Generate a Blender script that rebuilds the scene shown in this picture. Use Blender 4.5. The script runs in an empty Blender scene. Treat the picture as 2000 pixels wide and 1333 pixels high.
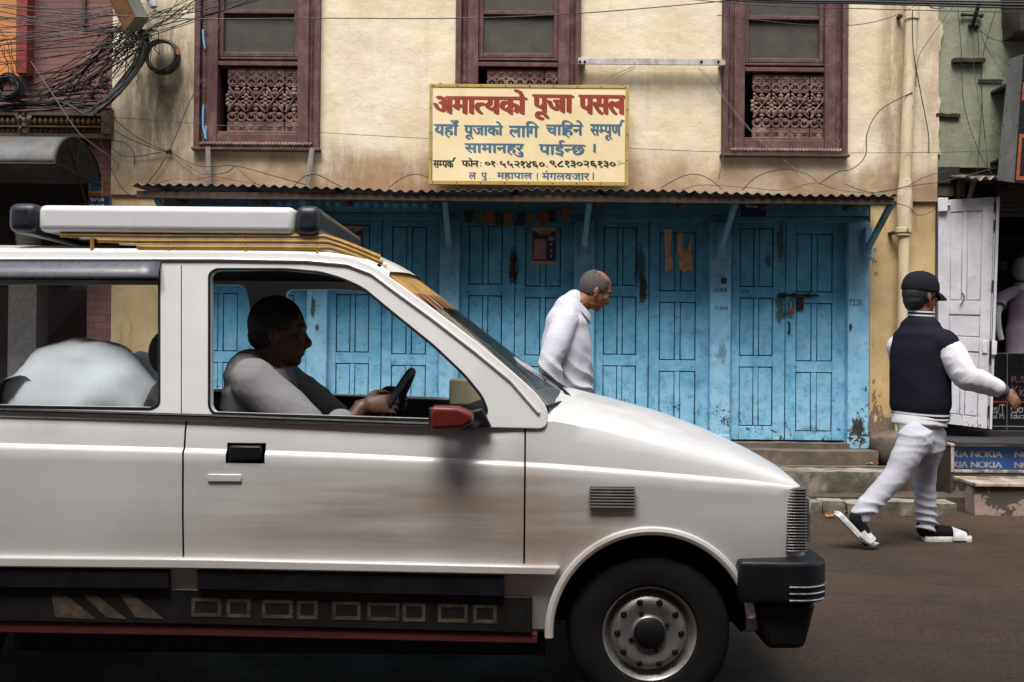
import bpy, bmesh, math, random
from mathutils import Vector, Matrix, noise as mnoise
R = math.radians
random.seed(7)
SC = bpy.context.scene
COL = SC.collection

# ---------------------------------------------------------------- camera
FPX = 1944.0                       # focal length in photo pixels (2000 px wide): a 35 mm lens
CAM = Vector((0.0, -8.0, 1.17))
PITCH, ROLL = math.atan(12.5 / FPX), R(0.5)
_f = Vector((0, math.cos(PITCH), math.sin(PITCH)))
_r0, _u0 = Vector((1, 0, 0)), Vector((0, -math.sin(PITCH), math.cos(PITCH)))
_r = _r0 * math.cos(ROLL) + _u0 * math.sin(ROLL)
_u = _u0 * math.cos(ROLL) - _r0 * math.sin(ROLL)
cam = bpy.data.cameras.new('camera')
cam.lens = FPX / 2000 * 36
cam.sensor_width = 36
cam.clip_start, cam.clip_end = 0.05, 500
cam.dof.use_dof = False
cam_o = bpy.data.objects.new('camera', cam)
COL.objects.link(cam_o)
cam_o.matrix_world = Matrix(((_r.x, _u.x, -_f.x, CAM.x), (_r.y, _u.y, -_f.y, CAM.y), (_r.z, _u.z, -_f.z, CAM.z), (0, 0, 0, 1)))
SC.camera = cam_o

# ---------------------------------------------------------------- light
SUN_EL, SUN_AZ = R(62), R(-14)     # high soft light from behind the camera, a little from the left
w = bpy.data.worlds.new('World')
SC.world = w
w.use_nodes = True
wt = w.node_tree
sky = wt.nodes.new('ShaderNodeTexSky')
sky.sky_type = 'NISHITA'
sky.sun_disc = False
sky.sun_elevation = SUN_EL
sky.sun_rotation = math.pi + SUN_AZ
hs = wt.nodes.new('ShaderNodeHueSaturation')
hs.inputs['Saturation'].default_value = 0.42      # overcast: a paler sky
wt.links.new(sky.outputs[0], hs.inputs['Color'])
bg = wt.nodes['Background']
wt.links.new(hs.outputs[0], bg.inputs[0])
bg.inputs[1].default_value = 0.062
sun = bpy.data.lights.new('sun', 'SUN')
sun.energy = 1.5
sun.angle = R(34)
sun.color = (1.0, 0.96, 0.9)
sun_o = bpy.data.objects.new('sun', sun)
COL.objects.link(sun_o)
sd = Vector((math.sin(SUN_AZ) * math.cos(SUN_EL), -math.cos(SUN_AZ) * math.cos(SUN_EL), math.sin(SUN_EL)))
sun_o.rotation_euler = sd.to_track_quat('Z', 'Y').to_euler()
sun_o.location = (0, -6, 12)
SC.view_settings.view_transform = 'Standard'
SC.view_settings.look = 'None'
SC.view_settings.exposure = 2.05
SC.view_settings.gamma = 1
SC.view_settings.use_curve_mapping = False
SC.cycles.max_bounces = 8
SC.cycles.transparent_max_bounces = 12
SC.cycles.use_denoising = True

# ---------------------------------------------------------------- pixel -> world at a real depth
def ray(x, y):
    return _f + _r * ((x - 1000) / FPX) + _u * ((666.5 - y) / FPX)
def PY(x, y, Y=0.0):
    d = ray(x, y)
    return CAM + d * ((Y - CAM.y) / d.y)
def PZ(x, y, z=0.0):
    d = ray(x, y)
    return CAM + d * ((z - CAM.z) / d.z)
def FX(x, y=500, Y=0.0): return PY(x, y, Y).x
def FZ(y, x=1000, Y=0.0): return PY(x, y, Y).z

# ---------------------------------------------------------------- scene helpers
def tag(o, label=None, cat=None, group=None, kind=None):
    for k, v in (('label', label), ('category', cat), ('group', group), ('kind', kind)):
        if v: o[k] = v
    return o
def thing(name, loc, label, cat, group=None):
    o = bpy.data.objects.new(name, None)
    o.location = loc
    o.empty_display_size = 0.1
    COL.objects.link(o)
    return tag(o, label, cat, group)
def root_loc(p):
    v = Vector((0, 0, 0))
    while p is not None:
        v = v + Vector(p.location)
        p = p.parent
    return v
def copy_tree(o, parent=None):
    c = o.copy()
    COL.objects.link(c)
    if parent: c.parent = parent
    for ch in list(o.children): copy_tree(ch, c)
    return c

class MB:
    def __init__(s):
        s.v, s.f, s.m = [], [], []
        s.cm = 0
    def add(s, vs, fs, M=None):
        n = len(s.v)
        s.v += [(M @ Vector(a)) if M else Vector(a) for a in vs]
        for q in fs:
            s.f.append([n + i for i in q])
            s.m.append(s.cm)
        return s
    def box(s, x0, x1, y0, y1, z0, z1, M=None):
        if x0 > x1: x0, x1 = x1, x0
        if y0 > y1: y0, y1 = y1, y0
        if z0 > z1: z0, z1 = z1, z0
        vs = [(x, y, z) for z in (z0, z1) for y in (y0, y1) for x in (x0, x1)]
        return s.add(vs, [(0, 2, 3, 1), (4, 5, 7, 6), (0, 1, 5, 4), (2, 6, 7, 3), (0, 4, 6, 2), (1, 3, 7, 5)], M)
    def prism(s, poly, a, b, ax='y', M=None):
        # poly of (u, v): y-axis prism uses (x, z), x-axis uses (y, z), z-axis uses (x, y)
        def P(u, v, t): return {'y': (u, t, v), 'x': (t, u, v), 'z': (u, v, t)}[ax]
        n = len(poly)
        vs = [P(u, v, a) for u, v in poly] + [P(u, v, b) for u, v in poly]
        fs = [tuple(range(n)), tuple(range(2 * n - 1, n - 1, -1))]
        fs += [(i, i + n, (i + 1) % n + n, (i + 1) % n) for i in range(n)]
        return s.add(vs, fs, M)
    def tube(s, pts, r, n=8, cap=True, closed=False):
        pts = [Vector(p) for p in pts]
        N = len(pts)
        rs = r if isinstance(r, (list, tuple)) else [r] * N
        t0 = (pts[1] - pts[0]).normalized()
        up = Vector((0, 0, 1)) if abs(t0.z) < 0.9 else Vector((0, 1, 0))
        a = t0.cross(up).normalized()
        base = len(s.v)
        for i in range(N):
            if closed: t = (pts[(i + 1) % N] - pts[i - 1])
            else: t = pts[min(i + 1, N - 1)] - pts[max(i - 1, 0)]
            t = t.normalized() if t.length > 1e-9 else t0
            a = (a - t * a.dot(t))
            a = a.normalized() if a.length > 1e-6 else t.orthogonal().normalized()
            b = t.cross(a)
            rr = rs[i]
            ra, rb = rr if isinstance(rr, (list, tuple)) else (rr, rr)
            for k in range(n):
                w_ = 2 * math.pi * k / n
                s.v.append(pts[i] + a * (math.cos(w_) * ra) + b * (math.sin(w_) * rb))
        for i in range(N if closed else N - 1):
            j = (i + 1) % N
            for k in range(n):
                l = (k + 1) % n
                s.f.append([base + i * n + k, base + i * n + l, base + j * n + l, base + j * n + k])
                s.m.append(s.cm)
        if cap and not closed:
            s.f.append([base + k for k in range(n - 1, -1, -1)]); s.m.append(s.cm)
            s.f.append([base + (N - 1) * n + k for k in range(n)]); s.m.append(s.cm)
        return s
    def lathe(s, prof, M=None, n=32, ang=2 * math.pi):
        # prof of (r, h) turned about local z
        full = abs(ang - 2 * math.pi) < 1e-6
        K = n if full else n + 1
        vs = [(r * math.cos(ang * k / n), r * math.sin(ang * k / n), h) for r, h in prof for k in range(K)]
        fs = []
        for i in range(len(prof) - 1):
            for k in range(n):
                l = (k + 1) % K
                fs.append((i * K + k, i * K + l, (i + 1) * K + l, (i + 1) * K + k))
        return s.add(vs, fs, M)
    def ell(s, c, r, M=None, n=12, m=8):
        vs, fs = [], []
        for i in range(m + 1):
            th = math.pi * i / m
            for k in range(n):
                ph = 2 * math.pi * k / n
                vs.append(Vector((r[0] * math.sin(th) * math.cos(ph), r[1] * math.sin(th) * math.sin(ph), r[2] * math.cos(th))))
        for i in range(m):
            for k in range(n):
                fs.append((i * n + k, (i + 1) * n + k, (i + 1) * n + (k + 1) % n, i * n + (k + 1) % n))
        T = Matrix.Translation(c) @ (M.to_4x4() if M else Matrix.Identity(4))
        return s.add(vs, fs, T)
    def grid(s, fn, nu, nv, flip=False):
        vs = [fn(i / nu, j / nv) for j in range(nv + 1) for i in range(nu + 1)]
        fs = []
        for j in range(nv):
            for i in range(nu):
                q = (j * (nu + 1) + i, j * (nu + 1) + i + 1, (j + 1) * (nu + 1) + i + 1, (j + 1) * (nu + 1) + i)
                fs.append(q[::-1] if flip else q)
        return s.add(vs, fs)
    def build(s, name, mats, parent=None, bev=0.0, smooth=35, loc=None, seg=2, clean=True):
        if not isinstance(mats, (list, tuple)): mats = [mats]
        if parent is not None: L = root_loc(parent)
        elif loc is not None: L = Vector(loc)
        else:
            xs = [v.x for v in s.v]; ys = [v.y for v in s.v]; zs = [v.z for v in s.v]
            L = Vector(((min(xs) + max(xs)) / 2, (min(ys) + max(ys)) / 2, min(zs)))
        me = bpy.data.meshes.new(name)
        me.from_pydata([v - L for v in s.v], [], s.f)
        for m in mats: me.materials.append(m)
        me.polygons.foreach_set('material_index', s.m)
        if clean:
            bm = bmesh.new(); bm.from_mesh(me)
            bmesh.ops.remove_doubles(bm, verts=bm.verts, dist=1e-6)
            bmesh.ops.recalc_face_normals(bm, faces=bm.faces)
            bm.to_mesh(me); bm.free()
        if smooth:
            me.polygons.foreach_set('use_smooth', [True] * len(me.polygons))
            me.set_sharp_from_angle(angle=R(smooth))
        me.update()
        o = bpy.data.objects.new(name, me)
        COL.objects.link(o)
        if parent is not None: o.parent = parent
        else: o.location = L
        if bev:
            b = o.modifiers.new('bevel', 'BEVEL')
            b.width, b.segments, b.limit_method, b.angle_limit = bev, seg, 'ANGLE', R(40)
            b.harden_normals = False
        return o

def cr(pts, n=8, closed=False):
    # Catmull-Rom through points
    P = [Vector(p) for p in pts]
    out = []
    N = len(P)
    for i in range(N if closed else N - 1):
        if closed: a, b, c, d = P[i - 1], P[i], P[(i + 1) % N], P[(i + 2) % N]
        else: a, b, c, d = P[max(i - 1, 0)], P[i], P[i + 1], P[min(i + 2, N - 1)]
        for k in range(n):
            t = k / n
            out.append(0.5 * ((2 * b) + (c - a) * t + (2 * a - 5 * b + 4 * c - d) * t * t + (3 * b - a - 3 * c + d) * t ** 3))
    if not closed: out.append(P[-1])
    return out

def baked(o, rm=True):
    # the evaluated mesh of an object with modifiers, as plain mesh data
    dg = bpy.context.evaluated_depsgraph_get()
    dg.update()
    me = bpy.data.meshes.new_from_object(o.evaluated_get(dg))
    if rm:
        o.modifiers.clear()
        o.data = me
    return me

# ---------------------------------------------------------------- node helper
class NT:
    def __init__(s, name):
        s.mat = bpy.data.materials.new(name)
        s.mat.use_nodes = True
        s.t = s.mat.node_tree
        s.b = s.t.nodes['Principled BSDF']
        s.out = s.t.nodes['Material Output']
        s._pos = None
    def node(s, typ, **kw):
        n = s.t.nodes.new(typ)
        for k, v in kw.items(): setattr(n, k, v)
        return n
    def put(s, sock, v):
        if hasattr(v, 'is_output'): s.t.links.new(v, sock)
        elif isinstance(v, (tuple, list)) and len(v) == 3 and len(getattr(sock, 'default_value', (0, 0, 0))) == 4: sock.default_value = (*v, 1)
        else: sock.default_value = v
        return s
    def set(s, **kw):
        for k, v in kw.items(): s.put(s.b.inputs[k.replace('_', ' ')], v)
        return s
    @property
    def pos(s):
        if s._pos is None: s._pos = s.node('ShaderNodeNewGeometry').outputs['Position']
        return s._pos
    def obj(s): return s.node('ShaderNodeTexCoord').outputs['Object']
    def nrm(s): return s.node('ShaderNodeNewGeometry').outputs['Normal']
    def xyz(s, v=None):
        n = s.node('ShaderNodeSeparateXYZ'); s.put(n.inputs[0], v or s.pos)
        return n.outputs
    def vscale(s, sc, v=None):
        n = s.node('ShaderNodeVectorMath', operation='MULTIPLY')
        s.put(n.inputs[0], v or s.pos); n.inputs[1].default_value = sc
        return n.outputs[0]
    def noise(s, scale, detail=5, rough=0.6, vec=None, dist=0.0):
        n = s.node('ShaderNodeTexNoise')
        n.inputs['Scale'].default_value = scale; n.inputs['Detail'].default_value = detail
        n.inputs['Roughness'].default_value = rough; n.inputs['Distortion'].default_value = dist
        s.put(n.inputs['Vector'], vec or s.pos)
        return n.outputs['Fac']
    def voro(s, scale, vec=None, feat='F1'):
        n = s.node('ShaderNodeTexVoronoi', feature=feat)
        n.inputs['Scale'].default_value = scale
        s.put(n.inputs['Vector'], vec or s.pos)
        return n.outputs['Distance']
    def sm(s, v, a, b, lo=0.0, hi=1.0):
        n = s.node('ShaderNodeMapRange', interpolation_type='SMOOTHSTEP')
        s.put(n.inputs['Value'], v)
        if a > b: a, b, lo, hi = b, a, hi, lo
        n.inputs['From Min'].default_value, n.inputs['From Max'].default_value = a, b
        n.inputs['To Min'].default_value, n.inputs['To Max'].default_value = lo, hi
        return n.outputs[0]
    def m(s, op, a, b=0.0, clamp=False):
        n = s.node('ShaderNodeMath', operation=op, use_clamp=clamp)
        s.put(n.inputs[0], a); s.put(n.inputs[1], b)
        return n.outputs[0]
    def mix(s, f, a, b):
        n = s.node('ShaderNodeMix', data_type='RGBA')
        s.put(n.inputs['Factor'], f); s.put(n.inputs[6], a); s.put(n.inputs[7], b)
        return n.outputs[2]
    def blob(s, cx, cz, rx, rz, soft=0.6, ax=(0, 2)):
        o = s.xyz()
        dx = s.m('DIVIDE', s.m('SUBTRACT', o[ax[0]], cx), rx)
        dz = s.m('DIVIDE', s.m('SUBTRACT', o[ax[1]], cz), rz)
        d = s.m('SQRT', s.m('ADD', s.m('MULTIPLY', dx, dx), s.m('MULTIPLY', dz, dz)))
        return s.sm(d, 1.0 + soft, 1.0 - soft)
    def bump(s, h, strength=0.3, dist=0.01, prev=None):
        n = s.node('ShaderNodeBump')
        n.inputs['Strength'].default_value, n.inputs['Distance'].default_value = strength, dist
        s.put(n.inputs['Height'], h)
        if prev is not None: s.put(n.inputs['Normal'], prev)
        s.t.links.new(n.outputs[0], s.b.inputs['Normal'])
        return n.outputs[0]

def plain(name, col, rough=0.6, metal=0.0, var=0.25, scale=18, bump=0.15, bscale=60, spec=0.5, coat=0.0):
    n = NT(name)
    f = n.noise(scale, 6, 0.65)
    c2 = tuple(c * (1 - var) for c in col); c1 = tuple(min(1, c * (1 + var * 0.6)) for c in col)
    n.set(Base_Color=n.mix(n.sm(f, 0.3, 0.7), c2, c1), Metallic=metal, Coat_Weight=coat)
    n.put(n.b.inputs['Roughness'], n.sm(n.noise(scale * 2.3, 4), 0.2, 0.8, max(0.02, rough - 0.1), min(1, rough + 0.12)))
    n.put(n.b.inputs['Specular IOR Level'], spec)
    if bump: n.bump(n.noise(bscale, 5, 0.6), bump, 0.004)
    return n.mat
# ================================================================ materials of the setting
def m_cream():
    n = NT('cream_plaster')
    big = n.noise(1.3, 6, 0.62)
    fine = n.noise(14, 6, 0.7)
    streak = n.noise(5, 6, 0.65, n.vscale((2.2, 2, 0.22)))
    c = n.mix(n.sm(big, 0.3, 0.72), (0.61, 0.505, 0.345), (0.75, 0.66, 0.495))
    c = n.mix(n.m('MULTIPLY', n.sm(fine, 0.5, 0.75), 0.35), c, (0.48, 0.36, 0.21))
    c = n.mix(n.m('MULTIPLY', n.sm(streak, 0.56, 0.78), 0.22), c, (0.36, 0.25, 0.135))
    z = n.xyz()[2]
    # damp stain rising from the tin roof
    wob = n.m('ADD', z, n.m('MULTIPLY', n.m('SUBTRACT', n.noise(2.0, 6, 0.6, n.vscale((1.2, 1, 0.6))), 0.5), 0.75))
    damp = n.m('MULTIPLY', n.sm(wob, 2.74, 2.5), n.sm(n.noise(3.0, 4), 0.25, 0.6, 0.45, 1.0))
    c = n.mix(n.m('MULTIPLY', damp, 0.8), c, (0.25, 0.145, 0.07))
    # soot and drip marks at the left corner and beside the drain pipe
    for cx, cz, rx, rz, a, col in ((-2.83, 2.9, 0.5, 1.0, 0.62, (0.17, 0.12, 0.075)), (-2.84, 3.3, 0.24, 0.5, 0.85, (0.10, 0.075, 0.05)), (3.06, 3.0, 0.13, 1.6, 0.75, (0.24, 0.16, 0.085)), (3.38, 3.2, 0.12, 1.6, 0.5, (0.24, 0.15, 0.10)),
                               (-1.4, 2.52, 0.22, 0.3, 0.6, (0.17, 0.11, 0.06)), (-0.85, 2.5, 0.6, 0.2, 0.7, (0.27, 0.15, 0.07)), (1.3, 2.55, 0.8, 0.22, 0.5, (0.40, 0.26, 0.17)), (1.0, 3.36, 0.55, 0.13, 0.5, (0.36, 0.28, 0.16))):
        k = n.m('MULTIPLY', n.blob(cx, cz, rx, rz), n.sm(n.noise(6, 6, 0.7, n.vscale((2.5, 1, 0.5))), 0.3, 0.62, 0.3, 1))
        c = n.mix(n.m('MULTIPLY', k, a), c, col)
    # hairline cracks
    cr_ = n.voro(1.15, n.node('ShaderNodeVectorMath').outputs[0] if False else n.pos, 'DISTANCE_TO_EDGE')
    dots = n.m('MULTIPLY', n.sm(n.noise(38, 2), 0.74, 0.78), 0.7)
    c = n.mix(dots, c, (0.16, 0.10, 0.06))
    n.set(Base_Color=c, Roughness=0.9)
    b1 = n.bump(n.noise(2.2, 8, 0.6), 0.55, 0.05)
    n.bump(n.noise(90, 4, 0.7), 0.35, 0.004, b1)
    return n.mat
def m_yellow():
    n = NT('peeling_yellow_plaster')
    z = n.xyz()[2]
    c = n.mix(n.sm(n.noise(3, 6, 0.65), 0.3, 0.7), (0.42, 0.29, 0.135), (0.56, 0.42, 0.22))
    st = n.noise(4, 7, 0.7, n.vscale((3, 2, 0.5)))
    c = n.mix(n.m('MULTIPLY', n.sm(st, 0.52, 0.72), 0.6), c, (0.20, 0.13, 0.07))
    low = n.sm(z, 1.25, 0.45)
    orange = n.m('MULTIPLY', n.sm(n.noise(5, 5), 0.4, 0.6), low)
    c = n.mix(n.m('MULTIPLY', orange, 0.7), c, (0.45, 0.24, 0.07))
    pe = n.m('ADD', n.noise(7, 7, 0.7, n.vscale((1.5, 1, 0.6))), n.m('MULTIPLY', n.sm(z, 1.3, 0.4), 0.22))
    peel = n.sm(pe, 0.66, 0.685)
    c = n.mix(peel, c, (0.15, 0.115, 0.085))
    c = n.mix(n.sm(z, 0.55, 0.42), c, (0.11, 0.085, 0.06))
    n.set(Base_Color=c, Roughness=0.92)
    b = n.bump(n.m('MULTIPLY', peel, -1.0), 0.6, 0.006)
    n.bump(n.noise(30, 6, 0.7), 0.4, 0.008, b)
    return n.mat
def m_maroon(name='maroon_wood', dust=0.35):
    n = NT(name)
    g = n.noise(9, 6, 0.7, n.vscale((3, 3, 0.5)))
    c = n.mix(n.sm(g, 0.3, 0.72), (0.050, 0.017, 0.017), (0.098, 0.036, 0.034))
    up = n.xyz(n.nrm())[2]
    d = n.m('ADD', n.m('MULTIPLY', n.sm(up, 0.25, 0.9), 0.85), n.m('MULTIPLY', n.sm(n.noise(11, 7, 0.75), 0.42, 0.75), dust))
    c = n.mix(n.m('MINIMUM', d, 0.9), c, (0.27, 0.19, 0.15))
    n.set(Base_Color=c, Roughness=0.75)
    n.bump(n.noise(40, 6, 0.7, n.vscale((3, 3, 0.4))), 0.35, 0.004)
    return n.mat
def m_blue(name='blue_door_paint', pale=0.0, peel=0.0, spots=()):
    n = NT(name)
    z = n.xyz()[2]
    dk, lt = (0.024, 0.225, 0.385), (0.090, 0.405, 0.62)
    if pale: dk, lt = (0.10, 0.29, 0.45), (0.20, 0.43, 0.60)
    v = n.noise(4.5, 7, 0.7, n.vscale((1.2, 1, 0.6)))
    c = n.mix(n.sm(v, 0.28, 0.72), dk, lt)
    # paler patches, stronger toward the foot of the doors
    ch = n.m('MULTIPLY', n.sm(n.noise(7, 9, 0.78), 0.28, 0.60), n.sm(n.m('ADD', z, n.m('MULTIPLY', n.noise(3, 5), 0.7)), 2.1, 1.0, 0.12, 0.95))
    c = n.mix(ch, c, (0.265, 0.52, 0.69))
    gr = n.m('MULTIPLY', n.sm(n.noise(15, 8, 0.8), 0.47, 0.72), 0.6)
    c = n.mix(gr, c, (0.02, 0.09, 0.15))
    # awning shade painted into the colour, darker toward the tin roof
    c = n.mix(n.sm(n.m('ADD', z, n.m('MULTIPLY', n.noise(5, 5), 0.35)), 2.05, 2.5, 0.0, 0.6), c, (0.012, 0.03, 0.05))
    # chips down to the wood
    lowm = n.sm(z, 1.0, 0.42, 0.012, 0.085 + peel)
    chip = n.m('ADD', n.m('MULTIPLY', n.noise(26, 5, 0.7), 0.75), n.m('MULTIPLY', n.noise(5, 3), 0.25))
    chipm = n.sm(n.m('ADD', chip, lowm), 0.655, 0.675)
    c = n.mix(chipm, c, (0.05, 0.032, 0.024))
    for cx, cz, rx, rz, a in spots:
        k = n.sm(n.m('ADD', n.m('SUBTRACT', n.blob(cx, cz, rx * .75, rz * .75, 0.95), .62), n.m('MULTIPLY', n.m('SUBTRACT', n.noise(26, 8, 0.8, n.vscale((1.6, 1, .7))), .5), 2.6)), .0, .16)
        c = n.mix(n.m('MULTIPLY', k, a), c, (0.022, 0.018, 0.014))
    n.set(Base_Color=c)
    n.put(n.b.inputs['Roughness'], n.sm(v, 0.2, 0.8, 0.5, 0.75))
    b = n.bump(n.m('MULTIPLY', chipm, -1.0), 0.5, 0.003)
    n.bump(n.noise(45, 6, 0.7, n.vscale((3, 2, 0.5))), 0.25, 0.004, b)
    return n.mat
def m_stone(name, c1, c2, side_dark=0.4, wet=0.0):
    n = NT(name)
    z = n.xyz()[2]
    c = n.mix(n.sm(n.noise(5, 8, 0.7), 0.3, 0.7), c1, c2)
    c = n.mix(n.m('MULTIPLY', n.sm(n.noise(13, 6, 0.7), 0.5, 0.7), 0.6), c, (0.07, 0.055, 0.042))
    up = n.xyz(n.nrm())[2]
    c = n.mix(n.m('MULTIPLY', n.m('MULTIPLY', n.sm(up, 0.6, 0.1), n.sm(n.noise(6, 5), 0.34, 0.56)), side_dark), c, (0.030, 0.026, 0.014))  # patchy darker colour on the upright faces
    n.set(Base_Color=c, Roughness=0.85 - wet)
    b = n.bump(n.noise(11, 8, 0.65), 0.5, 0.02)
    n.bump(n.noise(70, 5, 0.7), 0.5, 0.005, b)
    return n.mat
def m_asphalt():
    n = NT('damp_asphalt')
    big = n.noise(0.8, 6, 0.6)
    c = n.mix(n.sm(big, 0.3, 0.7), (0.034, 0.0215, 0.0135), (0.060, 0.038, 0.0245))
    o = n.xyz()
    edge = n.m('MULTIPLY', n.sm(o[1], -1.9, -1.1), n.sm(n.noise(3.0, 5), 0.3, 0.6, 0.3, 1.0))
    c = n.mix(n.m('MULTIPLY', edge, 0.75), c, (0.066, 0.040, 0.024))
    gr = n.noise(120, 4, 0.85)
    c = n.mix(n.sm(gr, 0.47, 0.62, 0, .8), c, (0.105, 0.078, 0.058))
    c = n.mix(n.sm(n.noise(60, 4, 0.8), 0.52, 0.64), c, (0.012, 0.009, 0.007))
    c = n.mix(n.m('MULTIPLY', n.sm(n.noise(2.6, 8, 0.75, n.vscale((.5, 1.5, 1))), 0.50, 0.62), 0.5), c, (0.026, 0.019, 0.014))
    c = n.mix(n.m('MULTIPLY', n.sm(n.noise(1.1, 3), 0.56, 0.60), 0.35), c, (0.030, 0.024, 0.021))
    sp = n.voro(9.0)
    c = n.mix(n.sm(sp, 0.075, 0.045), c, (0.018, 0.013, 0.011))
    n.set(Base_Color=c)
    n.put(n.b.inputs['Roughness'], n.sm(n.noise(1.7, 7, .7), 0.35, 0.65, 0.5, 0.85))
    n.put(n.b.inputs['Specular IOR Level'], 0.25)
    b = n.bump(n.noise(3, 6), 0.2, 0.03)
    n.bump(n.noise(80, 5, 0.8), 0.9, 0.012, b)
    return n.mat
def m_brick():
    n = NT('old_pink_brick')
    mp = n.node('ShaderNodeCombineXYZ')
    o = n.xyz()
    n.put(mp.inputs[0], o[0]); n.put(mp.inputs[1], o[2])
    br = n.node('ShaderNodeTexBrick')
    n.put(br.inputs['Vector'], mp.outputs[0])
    br.inputs['Color1'].default_value = (0.15, 0.062, 0.053, 1); br.inputs['Color2'].default_value = (0.205, 0.092, 0.077, 1)
    br.inputs['Mortar'].default_value = (0.095, 0.060, 0.052, 1)
    br.inputs['Scale'].default_value = 1.0; br.inputs['Brick Width'].default_value = 0.21; br.inputs['Row Height'].default_value = 0.056
    br.inputs['Mortar Size'].default_value = 0.004; br.inputs['Mortar Smooth'].default_value = 0.4
    c = n.mix(n.m('MULTIPLY', n.sm(n.noise(4, 6, 0.7), 0.4, 0.7), 0.65), br.outputs['Color'], (0.115, 0.070, 0.066))
    c = n.mix(n.m('MULTIPLY', n.sm(n.noise(9, 3), 0.68, 0.72), 0.7), c, (0.36, 0.125, 0.05))
    n.set(Base_Color=c, Roughness=0.9)
    b = n.bump(n.m('MULTIPLY', br.outputs['Fac'], -1), 0.5, 0.006)
    n.bump(n.noise(60, 5, 0.7), 0.4, 0.004, b)
    return n.mat
def m_tin(name='rusty_tin', base=(0.16, 0.155, 0.15), rust=0.6):
    n = NT(name)
    f = n.noise(6, 7, 0.7)
    c = n.mix(n.sm(f, 0.35, 0.7), base, tuple(b * 0.5 for b in base))
    c = n.mix(n.m('MULTIPLY', n.sm(n.noise(9, 7, 0.7), 0.42, 0.62), rust), c, (0.13, 0.06, 0.03))
    n.set(Base_Color=c, Metallic=0.35, Roughness=0.62)
    n.bump(n.noise(50, 5), 0.2, 0.003)
    return n.mat
def m_glass(name, tint=(1, 1, 1), refl=0.06, trans=1.0):
    n = NT(name)
    t = n.node('ShaderNodeBsdfTransparent'); t.inputs[0].default_value = (*tint, 1)
    g = n.node('ShaderNodeBsdfGlossy'); g.inputs['Roughness'].default_value = 0.03
    fr = n.node('ShaderNodeLayerWeight')      # the same from both sides of the pane
    fz = n.m('MULTIPLY', n.m('POWER', fr.outputs['Facing'], 4.0), 0.75)
    mx = n.node('ShaderNodeMixShader')
    n.put(mx.inputs[0], n.m('ADD', fz, refl + .04, True))
    n.t.links.new(t.outputs[0], mx.inputs[1]); n.t.links.new(g.outputs[0], mx.inputs[2])
    n.t.links.new(mx.outputs[0], n.out.inputs['Surface'])
    return n.mat

# dirty hand marks around the locks and seams of the doors (world x, z, half sizes, strength)
SPOTS = [(FX(x, y, .06), FZ(y, x, .06), rx, rz, a) for x, y, rx, rz, a in
         ((1003, 520, .06, .26, 1), (1256, 560, .055, .22, 1), (1250, 520, .075, .28, .8), (1524, 600, .07, .22, .8), (1524, 470, .05, .3, .8), (1560, 590, .07, .05, .8), (745, 560, .05, .3, .6), (1500, 510, .05, .08, .7), (1590, 840, .15, .05, .5))]
SPOTS_POST = [(FX(x, y, 0), FZ(y, x, 0), rx, rz, a) for x, y, rx, rz, a in
              ((1676, 835, .085, .16, 1.0), (1410, 690, .06, .16, .5), (1690, 760, .02, .05, .9), (612, 600, .03, .16, .9), (1660, 640, .02, .05, 1), (620, 640, .03, .05, .9))]
M = dict(
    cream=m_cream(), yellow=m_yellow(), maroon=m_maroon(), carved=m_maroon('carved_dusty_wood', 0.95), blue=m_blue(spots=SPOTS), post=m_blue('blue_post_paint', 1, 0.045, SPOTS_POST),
    stone=m_stone('worn_step_stone', (0.085, 0.065, 0.048), (0.15, 0.115, 0.085)), kerb=m_stone('pale_kerb_stone', (0.11, 0.088, 0.066), (0.30, 0.265, 0.22), .75), slab=m_stone('damp_slab', (0.045, 0.034, 0.024), (0.085, 0.064, 0.045), 0.6, 0.15),
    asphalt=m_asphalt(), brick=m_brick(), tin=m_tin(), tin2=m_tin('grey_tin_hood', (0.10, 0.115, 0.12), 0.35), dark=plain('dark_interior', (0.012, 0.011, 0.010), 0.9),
    timber=plain('old_timber', (0.062, 0.040, 0.025), 0.85, scale=10), darkwood=plain('sooty_wood', (0.030, 0.022, 0.016), 0.85), greywood=plain('grey_batten', (0.24, 0.21, 0.19), 0.85),
    groove=plain('door_backing', (0.008, 0.022, 0.034), 0.9), curtain=plain('brown_curtain', (0.13, 0.105, 0.075), 0.95, scale=5), pane=plain('dusty_window_screen', (0.043, 0.036, 0.025), 0.5, var=.35, scale=7, bump=.3, bscale=500),
    iron=plain('rusty_iron', (0.024, 0.019, 0.017), 0.75, 0.3), white=plain('white_paint', (0.56, 0.55, 0.58), 0.6, var=0.12), cable=plain('black_cable', (0.012, 0.012, 0.013), 0.55, bump=0), cable2=plain('grey_cable', (0.075, 0.072, 0.072), 0.6, bump=0), wire=plain('pale_wire', (0.20, 0.17, 0.14), 0.7, bump=0),
)

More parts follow.
